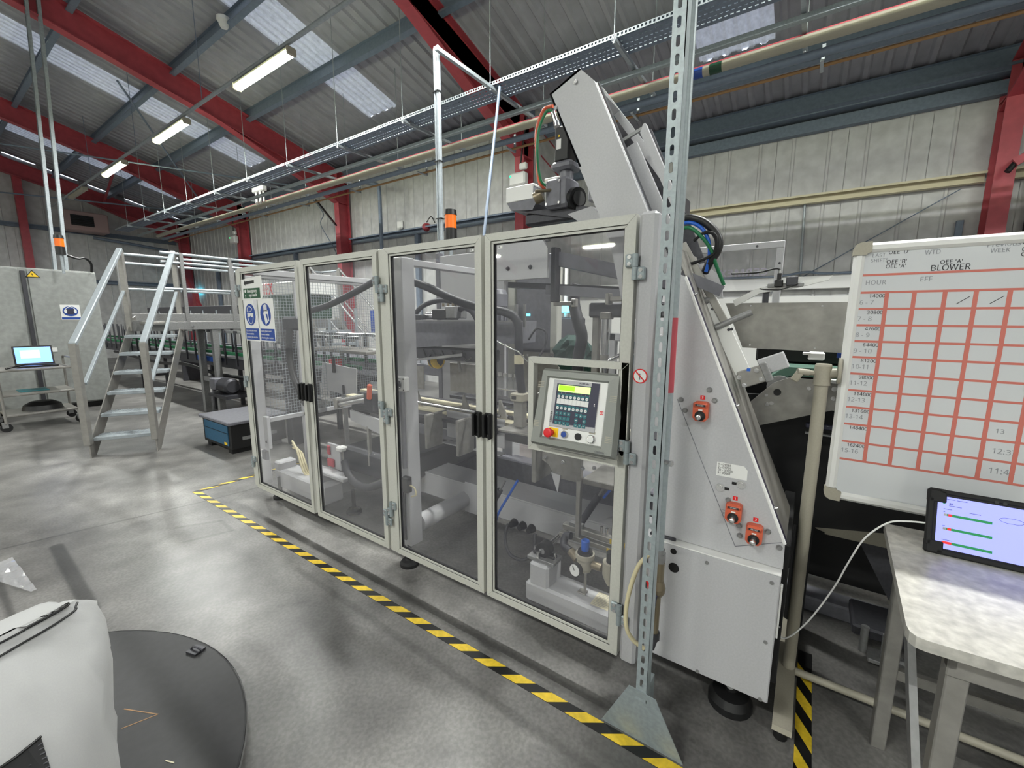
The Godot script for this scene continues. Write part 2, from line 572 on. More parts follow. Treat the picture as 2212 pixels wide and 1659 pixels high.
func floor_slab() -> void:
	var n1 := FastNoiseLite.new()
	n1.noise_type = FastNoiseLite.TYPE_SIMPLEX_SMOOTH
	n1.frequency = 0.006; n1.fractal_octaves = 5; n1.seed = 21
	var n2 := FastNoiseLite.new()
	n2.noise_type = FastNoiseLite.TYPE_SIMPLEX_SMOOTH
	n2.frequency = 0.03; n2.fractal_octaves = 4; n2.seed = 5
	var n3 := FastNoiseLite.new()
	n3.noise_type = FastNoiseLite.TYPE_CELLULAR
	n3.cellular_return_type = FastNoiseLite.RETURN_DISTANCE2_SUB
	n3.frequency = 0.012; n3.fractal_octaves = 2; n3.seed = 9
	var S := 1024
	var d1 := n1.get_seamless_image(S, S).get_data()
	var d2 := n2.get_seamless_image(S, S).get_data()
	var d3 := n3.get_seamless_image(S, S).get_data()
	var px := PackedByteArray()
	px.resize(S * S * 3)
	for i in S * S:
		var a := 0.47 + 0.26 * (d1[i] / 255.0 - 0.5) + 0.16 * (d2[i] / 255.0 - 0.5)
		if d3[i] < 5:
			a *= 0.90
		var k := i * 3
		px[k] = int(clampf(a, 0, 1) * 255)
		px[k + 1] = int(clampf(a * 0.985, 0, 1) * 255)
		px[k + 2] = int(clampf(a * 0.965, 0, 1) * 255)
	var im := Image.create_from_data(S, S, false, Image.FORMAT_RGB8, px)
	# wear and marks: the texture covers x -9..1, z -6..4
	var marks := [[-4.27, -0.46, -3.15, -0.43, 0.07, 0.62], [-4.02, -0.17, -3.2, -0.165, 0.03, 0.7], [-4.56, -0.1, -4.28, -1.36, 0.012, 0.6], [-4.28, -1.36, -4.2, -1.9, 0.012, 0.65],
		[-3.9, -1.05, -3.75, -1.3, 0.03, 0.85], [-3.75, -1.3, -3.5, -1.28, 0.03, 0.85], [-3.5, -1.28, -3.6, -1.0, 0.03, 0.85], [-0.9, -0.9, -0.75, -0.8, 0.008, 0.6], [-0.75, -0.8, -0.72, -0.7, 0.006, 0.6],
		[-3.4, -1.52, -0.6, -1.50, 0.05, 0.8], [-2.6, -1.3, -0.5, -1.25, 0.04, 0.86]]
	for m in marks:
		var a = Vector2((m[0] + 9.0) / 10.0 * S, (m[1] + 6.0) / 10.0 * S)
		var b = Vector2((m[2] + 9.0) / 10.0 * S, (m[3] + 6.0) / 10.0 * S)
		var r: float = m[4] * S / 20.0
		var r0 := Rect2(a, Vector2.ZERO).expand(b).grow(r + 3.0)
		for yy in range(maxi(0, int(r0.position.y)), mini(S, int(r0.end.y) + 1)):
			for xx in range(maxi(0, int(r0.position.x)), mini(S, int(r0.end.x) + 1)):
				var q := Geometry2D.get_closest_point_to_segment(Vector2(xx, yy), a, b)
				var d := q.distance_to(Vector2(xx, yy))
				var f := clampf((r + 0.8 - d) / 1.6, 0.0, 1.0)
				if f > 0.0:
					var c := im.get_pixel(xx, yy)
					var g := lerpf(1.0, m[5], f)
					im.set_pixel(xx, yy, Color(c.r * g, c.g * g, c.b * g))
	var fm := mat("concrete", Color(1, 1, 1), 0.42)
	fm.albedo_texture = ImageTexture.create_from_image(im)
	fm.uv1_triplanar = true
	fm.uv1_world_triplanar = true
	fm.uv1_scale = Vector3.ONE * 0.1
	fm.uv1_offset = V(0.9, 0, 0.6)
	fm.roughness_texture = noise_tex(0.01, 0.75, 1.0, 4, 512, FastNoiseLite.TYPE_SIMPLEX_SMOOTH, 33)
	fm.detail_enabled = true
	fm.detail_blend_mode = BaseMaterial3D.BLEND_MODE_MUL
	fm.detail_albedo = noise_tex(0.08, 0.82, 1.0, 4, 512, FastNoiseLite.TYPE_SIMPLEX, 40)
	fm.detail_uv_layer = BaseMaterial3D.DETAIL_UV_2
	fm.uv2_triplanar = true
	fm.uv2_world_triplanar = true
	fm.uv2_scale = Vector3.ONE * 0.9
	struct(MB.new().box(V(X0 - 0.2, -0.2, ZR - 0.2), V(X1 + 0.2, 0, ZF + 0.2)), "floor", fm)

func ibeam(mb: MB, a: Vector3, b: Vector3, up: Vector3, w: float, h: float, tf := 0.016, tw := 0.012) -> void:
	var u := up.normalized()
	mb.bar(a + u * (h / 2.0 - tf / 2.0), b + u * (h / 2.0 - tf / 2.0), w, tf, u)
	mb.bar(a - u * (h / 2.0 - tf / 2.0), b - u * (h / 2.0 - tf / 2.0), w, tf, u)
	mb.bar(a, b, tw, h - tf * 2.0, u)

func steelwork() -> void:
	# portal frames: column, haunch, rafter
	var names := {"D": "behind the tilted tower", "A": "behind the second door from left", "B": "behind the eye wash sign", "C": "in the far left corner", "E": "behind the whiteboard"}
	for f in [["C", -22.0, -7.2], ["B", -16.67, -7.2], ["A", -10.81, -7.2], ["D", -4.86, -7.2], ["E", 1.97, -8.88]]:
		var x: float = f[1]
		var zf: float = f[2]
		var zc := zf - 0.17
		var o := thing("portal_frame", "red steel portal frame, column " + names[f[0]] + " and its rafter", "steel frame", V(x, 0, zc))
		var top = roof_y(zf) - 0.25
		var mb := MB.new()
		ibeam(mb, V(x, 0, zc), V(x, top, zc), Vector3.BACK, 0.2, 0.34)
		put(mb, "column", M.red, o)
		mb = MB.new()
		mb.box(V(x - 0.16, 0, zc - 0.22), V(x + 0.16, 0.02, zc + 0.22))
		put(mb, "base_plate", M.red, o)
		mb = MB.new()
		var s := V(0, 0.27, 1).normalized()
		var n := V(0, 1, -0.27).normalized()
		var zr := zf - 0.34
		if f[0] == "D": zr = -9.2
		var a := V(x, roof_y(zr) - 0.46, zr)
		var b := V(x, roof_y(RIDGE) - 0.46, RIDGE)
		ibeam(mb, a, b, n, 0.2, 0.46)
		ibeam(mb, b, V(x, roof_y(ZF) - 0.46, ZF), V(0, 1, 0.27).normalized(), 0.2, 0.46)
		put(mb, "rafter", M.red, o)
		# haunch under the rafter: web plate and sloping flange
		var kink := 4.66
		var ze := -4.4
		if f[0] == "E":
			kink = 4.58; ze = -6.0
		mb = MB.new()
		mb.prism(P([zf - 0.3, kink, zf, kink, ze, roof_y(ze) - 0.68, ze, roof_y(ze) - 0.3, zf - 0.3, roof_y(zf) - 0.3]), V(x - 0.006, 0, 0), Vector3.BACK, Vector3.UP, V(0.012, 0, 0))
		mb.bar(V(x, kink, zf), V(x, roof_y(ze) - 0.68, ze), 0.2, 0.016, V(0, 1, -0.4))
		mb.bar(V(x, kink, zf), V(x, kink, zf - 0.32), 0.2, 0.016)
		put(mb, "haunch", M.red, o)
	var gp := MB.new()
	gp.bar(V(-22.2, 0, -2.9), V(-22.2, roof_y(-2.9) - 0.5, -2.9), 0.2, 0.2, Vector3.BACK)
	solo(gp, "gable_post", M.red, "red steel post on the far left end wall, left of the pink heater", "column")
	# purlins along the roof
	var zs := [-8.95, -7.95, -6.72, -5.14, -3.78, -2.38, -0.98, 0.42, 1.82, 3.22, 4.62]
	for i in zs.size():
		var z: float = zs[i]
		var x0 := X0 if i != 0 and i != 1 else -4.7
		var mb := MB.new()
		var y = roof_y(z) - 0.02
		mb.bar(V(x0, y - 0.14, z), V(X1, y - 0.14, z), 0.004, 0.28, V(0, 1, -0.27))
		mb.bar(V(x0, y - 0.275, z + 0.04), V(X1, y - 0.275, z + 0.04), 0.09, 0.004, V(0, 1, -0.27))
		mb.bar(V(x0, y - 0.005, z - 0.04), V(X1, y - 0.005, z - 0.04), 0.09, 0.004, V(0, 1, -0.27))
		mb.bar(V(x0, y - 0.25, z + 0.08), V(X1, y - 0.25, z + 0.08), 0.004, 0.04, V(0, 1, -0.27))
		solo(mb, "purlin", M.galv_dark, "dark galvanised roof purlin, " + ORD[i] + " one up from the eaves", "purlin", "roof purlins")
	# wall rails
	var rail := func(a: Vector3, b: Vector3, label: String, m: Material) -> void:
		var mb := MB.new()
		var d := (b - a).normalized()
		var o := Vector3.BACK if absf(d.x) > 0.5 else Vector3.RIGHT
		mb.bar(a + V(0, 0.07, 0) + o * 0.06, b + V(0, 0.07, 0) + o * 0.06, 0.12, 0.006)
		mb.bar(a - V(0, 0.07, 0) + o * 0.06, b - V(0, 0.07, 0) + o * 0.06, 0.12, 0.006)
		mb.bar(a + o * 0.01, b + o * 0.01, 0.006, 0.14)
		mb.bar(a + o * 0.118 + V(0, 0.055, 0), b + o * 0.118 + V(0, 0.055, 0), 0.006, 0.03)
		solo(mb, "wall_rail", m, label, "wall rail")
	rail.call(V(-4.7, 3.62, ZR + 0.03), V(1.85, 3.62, ZR + 0.03), "pale channel rail across the wall above the whiteboard", M.cream)
	rail.call(V(2.1, 3.62, ZR + 0.03), V(X1, 3.62, ZR + 0.03), "pale channel rail right of the right-hand red column", M.cream)
	rail.call(V(-10.7, 3.68, ZB + 0.03), V(-4.98, 3.68, ZB + 0.03), "dark channel rail on the wall behind the orange beacon", M.galv_dark)
	rail.call(V(-16.55, 3.68, ZB + 0.03), V(-10.93, 3.68, ZB + 0.03), "dark channel rail between the two left red columns", M.galv_dark)
	rail.call(V(-21.9, 3.68, ZB + 0.03), V(-16.8, 3.68, ZB + 0.03), "dark channel rail in the far left bay of the back wall", M.galv_dark)
	rail.call(V(X0 + 0.03, 4.66, 4.0), V(X0 + 0.03, 4.66, -7.2), "dark channel rail high on the end wall beside the heater", M.galv_dark)
	rail.call(V(X0 + 0.03, 2.9, 4.0), V(X0 + 0.03, 2.9, -7.2), "dark channel rail low on the end wall behind the stairs", M.galv_dark)
	for p in [[-13.6, 3.6], [-8.05, 3.6], [-19.4, 3.6]]:
		solo(MB.new().box(V(p[0] - 0.06, 0, ZB + 0.03), V(p[0] + 0.06, p[1], ZB + 0.13), 0.005), "wall_stud", M.galv_dark, {-13.6: "grey vertical stud below the rail between the two left red columns", -8.05: "grey vertical stud on the wall behind the orange beacon", -19.4: "grey vertical stud in the far left bay"}[p[0]], "stud")
	var br := MB.new()
	br.bar(V(-21.9, 3.7, -7.1), V(-19.4, 1.2, -7.1), 0.09, 0.09)
	br.bar(V(-20.6, 1.6, -7.1), V(-20.6, 2.6, -7.1), 0.3, 0.12, Vector3.BACK)
	solo(br, "brace", M.red, "red diagonal brace beyond the platform railing", "brace")
	solo(MB.new().cyl(V(-22.1, 5.75, -5.0), V(-16.7, 6.0, -4.2), 0.035), "tie_bar", M.red, "red horizontal tie bar under the far left roof", "tie bar")
	# suspended pipes and tie rods under the far roof
	solo(MB.new().cyl(V(-16.8, 5.7, -1.0), V(-11.2, 5.0, -6.9), 0.018), "tie_rod", M.galv_dark, "thin grey tie rod crossing the second rooflight bay", "rod", "thin roof tie rods")
	solo(MB.new().cyl(V(-10.9, 5.9, -2.9), V(-16.6, 5.2, -6.2), 0.02), "tie_rod", M.galv_dark, "thin dark tie rod crossing the middle roof bay", "rod", "thin roof tie rods")
	solo(MB.new().cyl(V(-22.2, 5.55, -1.6), V(-16.7, 4.95, -6.0), 0.022), "tie_rod", M.galv_dark, "grey pipe sloping under the farthest roof bay", "rod", "thin roof tie rods")

const ORD := ["first", "second", "third", "fourth", "fifth", "sixth", "seventh", "eighth", "ninth", "tenth", "eleventh", "twelfth", "thirteenth", "fourteenth"]

func tube_lamp(x0: float, x1: float, y: float, z: float, lit: bool, label: String, group := "") -> void:
	var c := V((x0 + x1) / 2.0, y, z)
	var o := thing("tube_light", label, "light", c, group)
	var mb := MB.new()
	mb.box(V(x0, y, z - 0.055), V(x1, y + 0.05, z + 0.055), 0.012)
	put(mb, "body", M.beige, o)
	mb = MB.new()
	var pr := []
	for i in 9:
		var a := PI * i / 8.0
		pr.append(Vector2(z + 0.062 * cos(a), y - 0.055 * sin(a)))
	mb.prism(pr, V(x0 + 0.03, 0, 0), Vector3.BACK, Vector3.UP, V(x1 - x0 - 0.06, 0, 0))
	put(mb, "diffuser", M.tube_glow if lit else M.beige, o)
	for s in [x0, x1]:
		var e := MB.new()
		e.box(V(s - 0.02, y - 0.05, z - 0.065), V(s + 0.02, y + 0.055, z + 0.065), 0.015)
		put(e, "end_cap", M.beige, o)
	if lit:
		var l := AreaLight3D.new()
		l.name = "tube_light_source"
		l.area_size = Vector2(x1 - x0 - 0.1, 0.1)
		l.light_color = Color(0.98, 0.985, 0.985)
		l.light_energy = LAMP
		l.area_range = 60.0
		l.area_attenuation = 2.0
		l.shadow_enabled = true
		l.transform = Transform3D(Basis(Vector3.RIGHT, -PI / 2.0), V(c.x, y - 0.075, z))
		add_child(l)
const LAMP := 11.0

# ------------------------------------------------------------------ lamps, trays, pipes
func services() -> void:
	tube_lamp(-7.35, -5.83, 5.0, -3.36, true, "lit tube light in front of the rooflight, nearest to the camera", "lit tube lights")
	tube_lamp(-10.83, -9.3, 5.0, -3.36, true, "lit tube light, second of the row going away to the left")
	tube_lamp(-14.4, -12.85, 5.0, -3.36, true, "lit tube light, third of the row going away to the left")
	tube_lamp(-17.9, -16.35, 5.0, -3.36, false, "dark unlit tube light at the far end of the row")
	for x in [-3.8, -0.3, 3.2]:
		tube_lamp(x, x + 1.5, 5.0, -3.36, true, "lit tube light of the near row above the camera's view", "tube lights outside the view")
	for z in [3.2, 9.7, 16.3]:
		for x in [-16.0, -9.4, -2.6, 3.4]:
			tube_lamp(x, x + 1.6, 5.0, z, true, "lit tube light of the rows behind the camera", "tube lights outside the view")
	var mb := MB.new()
	mb.cyl(V(-20.5, 5.12, -3.36), V(X1, 5.12, -3.36), 0.028, -1.0, 10)
	solo(mb, "lighting_conduit", M.galv, "grey conduit carrying the row of tube lights", "conduit")
	for x in [-19.3, -15.6, -12.0, -8.6, -4.4, -1.0]:
		solo(MB.new().cyl(V(x, 5.12, -3.36), V(x, roof_y(-3.36) - 0.1, -3.36), 0.006, -1.0, 5), "hanger_wire", M.galv_dark, "thin wire holding up the lighting conduit", "wire", "lighting conduit wires")
	# perforated cable tray
	var o := thing("cable_tray", "long perforated galvanised cable tray hung across the hall", "cable tray", V(-8.5, 4.4, -4.66))
	mb = MB.new()
	var z0 := -4.84
	for i in 5:
		mb.box(V(-19, 4.398, z0 + i * 0.068), V(3.0, 4.401, z0 + i * 0.068 + 0.05))
	put(mb, "deck", M.galv_dark, o)
	mb = MB.new()
	var x := -19.0
	while x < 3.0:
		for i in 4:
			mb.box(V(x + (0.02 if i % 2 else 0.0), 4.398, z0 + i * 0.068 + 0.05), V(x + 0.022 + (0.02 if i % 2 else 0.0), 4.401, z0 + i * 0.068 + 0.068))
		x += 0.05
	tag(put(mb, "slot_bridge", M.galv_dark, o), "", "", "", "stuff")
	mb = MB.new()
	mb.box(V(-19, 4.398, -4.5), V(3, 4.41, -4.497)).box(V(-19, 4.432, -4.5), V(3, 4.44, -4.497)).box(V(-19, 4.398, -4.843), V(3, 4.44, -4.84))
	x = -19.0
	while x < 3.0:
		mb.box(V(x, 4.41, -4.5), V(x + 0.018, 4.432, -4.497))
		x += 0.04
	put(mb, "side_lip", M.galv, o)
	for k in range(-10, 4):
		var xs := -1.88 + 1.567 * k
		var zn := -4.46 if k != -1 else -3.55
		o = thing("strut_hanger", "channel strut under the cable tray, " + ORD[absi(k + 1) - 1] + (" to the left" if k < -1 else " to the right") + " of the one with the trunking", "hanger", V(xs, 4.36, -5.1), "strut hangers under the cable tray")
		if k == -1:
			tag(o, "channel strut reaching out before the cable tray to the vertical trunking", "hanger", "strut hangers under the cable tray")
		mb = MB.new()
		mb.box(V(xs - 0.02, 4.35, zn), V(xs + 0.02, 4.353, -5.8)).box(V(xs - 0.02, 4.35, zn), V(xs - 0.017, 4.391, -5.8)).box(V(xs + 0.017, 4.35, zn), V(xs + 0.02, 4.391, -5.8))
		put(mb, "strut", M.galv, o)
		for zz in [-4.47, -5.72]:
			mb = MB.new()
			mb.cyl(V(xs, 4.33, zz), V(xs, roof_y(zz) - 0.05, zz), 0.006, -1.0, 6)
			mb.cyl(V(xs, 4.33, zz), V(xs, 4.35, zz), 0.014, -1.0, 6)
			put(mb, "threaded_rod", M.galv, o)
	solo(MB.new().box(V(-19, 4.29, -5.11), V(4, 4.345, -5.05), 0.006), "trunking", M.zinc, "square grey trunking under the struts beside the cable tray", "trunking")
	o = thing("white_pipe", "long white pipe running under the cable tray", "pipe", V(-8, 4.25, -5.38))
	put(MB.new().cyl(V(-18.2, 4.27, -5.38), V(4, 4.27, -5.38), 0.052, -1.0, 14), "pipe", M.beige, o)
	for b in [[-1.33, -1.22, M.signblue], [-1.45, -1.35, M.green_dark], [-1.15, -1.03, M.green_dark]]:
		put(MB.new().cyl(V(b[0], 4.27, -5.38), V(b[1], 4.27, -5.38), 0.0535, -1.0, 14), "colour_band", b[2], o)
	solo(MB.new().cyl(V(-12, 4.345, -5.42), V(4, 4.345, -5.42), 0.014, -1.0, 8), "red_pipe", M.red, "thin red pipe resting along the top of the white pipe", "pipe")
	solo(MB.new().cyl(V(-18.2, 4.19, -5.52), V(4, 4.19, -5.52), 0.04, -1.0, 10), "dark_pipe", M.galv_dark, "dark grey pipe between the white pipe and the brown pipe", "pipe")
	solo(MB.new().cyl(V(-18.2, 4.14, -5.68), V(4, 4.14, -5.68), 0.018, -1.0, 8), "brown_pipe", M.brown_pipe, "thin brown pipe, lowest of the overhead pipes", "pipe")
	for k in range(-6, 3):
		var xs := -0.15 + 1.9 * k
		solo(MB.new().box(V(xs - 0.015, 4.1, -5.74), V(xs + 0.015, 4.36, -5.72)).box(V(xs - 0.015, 4.1, -5.74), V(xs + 0.015, 4.12, -5.5)), "pipe_bracket", M.galv, "small galvanised bracket holding the overhead pipes", "bracket", "pipe brackets")
	# vertical trunking dropping to the machine
	o = thing("drop_trunking", "vertical galvanised trunking dropping from the tray behind the machine", "trunking", V(-3.52, 1.4, -3.62))
	put(MB.new().box(V(-3.555, 1.4, -3.66), V(-3.485, 4.45, -3.62), 0.008), "channel", M.galv, o)
	put(MB.new().box(V(-3.545, 1.4, -3.62), V(-3.53, 4.42, -3.61)), "lip", M.galv, o)
	put(MB.new().box(V(-3.51, 1.4, -3.62), V(-3.495, 4.42, -3.61)), "lip", M.galv, o)
	for y in [4.0, 3.3, 2.7]:
		put(MB.new().box(V(-3.56, y, -3.665), V(-3.48, y + 0.012, -3.605)), "cable_tie", M.black, o)
	solo(MB.new().cyl(V(-3.36, 1.4, -4.0), V(-3.36, 4.4, -4.55), 0.018, -1.0, 8), "drop_conduit", M.galv_dark, "thin grey conduit beside the vertical trunking", "conduit")
	solo(MB.new().tube(cr([V(-9.4, 4.9, -7.0), V(-8.85, 4.75, -7.0), V(-8.76, 4.6, -7.0), V(-8.75, 3.9, -7.0), V(-8.75, 1.2, -7.0)], 4), 0.045), "wall_conduit", M.galv_dark, "dark conduit bending down the wall right of the second red column", "conduit")
	solo(MB.new().tube(cr([V(-11.9, 4.9, -7.2), V(-11.6, 4.5, -7.3), V(-11.75, 4.2, -7.3), V(-11.1, 3.4, -7.3), V(-10.9, 2.6, -7.3)]), 0.012, 5), "wall_cable", M.galv_dark, "thin cable hanging in front of the wall between the red columns", "cable")
	solo(MB.new().bar(V(-11.35, 4.75, -6.95), V(-10.5, 4.0, -6.95), 0.06, 0.03), "cable_guard", M.black, "black sloping cable guard at the second red column", "cable guard")
	solo(MB.new().cyl(V(-0.24, 2.3, ZR + 0.06), V(-0.28, 3.56, ZR + 0.06), 0.02, -1.0, 8), "wall_pipe", M.galv, "grey vertical pipe on the wall above the sensor arm", "pipe")
	solo(MB.new().cyl(V(-0.2, 2.34, ZR + 0.05), V(1.62, 3.5, ZR + 0.08), 0.008, -1.0, 5), "stay_cable", M.galv_dark, "thin dark cable sloping up the wall to the right", "cable")
	solo(MB.new().tube(cr([V(-1.6, 2.36, ZR + 0.22), V(-0.6, 2.35, ZR + 0.22), V(-0.15, 2.40, ZR + 0.22), V(0.25, 2.36, ZR + 0.22), V(2.0, 2.40, ZR + 0.22)]), 0.022, 6), "wall_cables", M.galv_dark, "bundle of dark cables lying along the white wall ledge", "cable")
	# junction boxes, emergency lights and sensors
	for e in [[-16.75, 4.26, -7.08, "white emergency light box on the column behind the eye wash sign"], [-4.8, 4.2, -7.08, "white emergency light box on the column behind the tilted tower"]]:
		o = thing("emergency_light", e[3], "light box", V(e[0], e[1], e[2]))
		put(MB.new().box(V(e[0] - 0.19, e[1] - 0.12, e[2] - 0.1), V(e[0] + 0.17, e[1] + 0.12, e[2] + 0.05), 0.03), "case", M.white, o)
		put(MB.new().cyl(V(e[0] - 0.15, e[1] + 0.06, e[2] + 0.045), V(e[0] - 0.15, e[1] + 0.06, e[2] + 0.055), 0.02), "green_led", M.led_green, o)
		put(MB.new().box(V(e[0] + 0.02, e[1] + 0.16, e[2] - 0.06), V(e[0] + 0.18, e[1] + 0.28, e[2] + 0.02), 0.02), "junction_box", M.white, o)
		put(MB.new().tube(cr([V(e[0] + 0.05, e[1] + 0.28, e[2]), V(e[0] + 0.1, e[1] + 0.6, e[2]), V(e[0] + 0.16, e[1] + 0.9, e[2])]), 0.015, 6), "cable", M.black, o)
	solo(MB.new().box(V(-8.78, 3.8, -7.58), V(-8.58, 4.0, -7.5), 0.03), "wall_box", M.white, "small white box on the wall left of the alarm", "box")
	o = thing("alarm_sounder", "small dark red alarm sounder on the wall left of the orange beacon", "alarm", V(-7.75, 3.74, -7.5))
	put(MB.new().lathe([Vector2(0, 0.12), Vector2(0.06, 0.11), Vector2(0.09, 0.06), Vector2(0.1, 0.0)], V(-7.75, 3.74, -7.56), Vector3.BACK), "horn", M.red, o)
	put(MB.new().tube(cr([V(-7.7, 3.84, -7.5), V(-7.55, 3.95, -7.5), V(-7.45, 3.8, -7.52)]), 0.012, 6), "cable", M.black, o)
	o = thing("smoke_detector", "round white smoke detector on the purlin beside the big rooflight", "detector", V(-8.32, 6.3, -3.68))
	put(MB.new().lathe([Vector2(0, 0.0), Vector2(0.05, 0.0), Vector2(0.07, 0.04), Vector2(0.08, 0.08), Vector2(0.1, 0.1), Vector2(0.1, 0.15)], V(-8.32, 6.28, -3.68)), "dome", M.white, o)
	o = thing("socket_block", "white block with five plugs hanging under the cable tray", "socket block", V(-11.0, 4.5, -5.3))
	put(MB.new().box(V(-11.22, 4.52, -5.36), V(-10.72, 4.66, -5.24), 0.02), "block", M.white, o)
	put(MB.new().cyl(V(-11.0, 4.66, -5.3), V(-11.05, 4.85, -5.3), 0.06), "neck", M.white, o)
	for i in 5:
		put(MB.new().cyl(V(-11.15 + i * 0.09, 4.53, -5.3 + 0.03 * (i % 2)), V(-11.15 + i * 0.09, 4.27 - 0.03 * (i % 2), -5.3 + 0.03 * (i % 2)), 0.022, -1.0, 8), "plug", M.white, o)
	solo(MB.new().cyl(V(-12.2, 4.98, -5.3), V(-11.2, 4.82, -5.3), 0.03, -1.0, 8), "outrigger_pipe", M.beige, "short white pipe beside the hanging socket block", "pipe")
	beacon("signal_beacon", V(-2.775, 2.3, -3.0), 0.058, "orange signal beacon on a stem above the second door frame")
	# heater on the end wall
	o = thing("unit_heater", "pale pink warm air heater high on the far end wall", "heater", V(-21.8, 4.6, -4.4))
	put(MB.new().box(V(-22.3, 4.62, -4.95), V(-21.55, 5.28, -3.8), 0.03), "case", M.heater, o)
	put(MB.new().box(V(-21.56, 4.78, -4.55), V(-21.54, 5.14, -3.95)), "outlet", M.black, o)
	for i in 6:
		put(MB.new().hbox(V(-21.53, 4.81 + i * 0.06, -4.25), V(0.02, 0.004, 0.29), Basis(Vector3.BACK, 0.5)), "louvre", M.rubber_grey, o)
	solo(MB.new().tube(cr([V(-22.2, 4.5, -4.6), V(-22.0, 4.4, -5.6), V(-22.1, 4.3, -6.8)]), 0.05), "heater_pipe", M.galv_dark, "dark pipes running from the heater along the end wall", "pipe")

func beacon(called: String, p: Vector3, r: float, label: String) -> void:
	var o := thing(called, label, "beacon", p)
	put(MB.new().cyl(p - V(0, 0.3, 0), p, r * 0.3), "stem", M.galv, o)
	put(MB.new().cyl(p, p + V(0, r * 2.0, 0), r * 0.95), "base", M.black, o)
	put(MB.new().cyl(p + V(0, r * 2.0, 0), p + V(0, r * 4.0, 0), r * 0.9), "lens", M.amber, o)
	put(MB.new().cyl(p + V(0, r * 4.0, 0), p + V(0, r * 4.8, 0), r, r * 0.9), "cap", M.black, o)

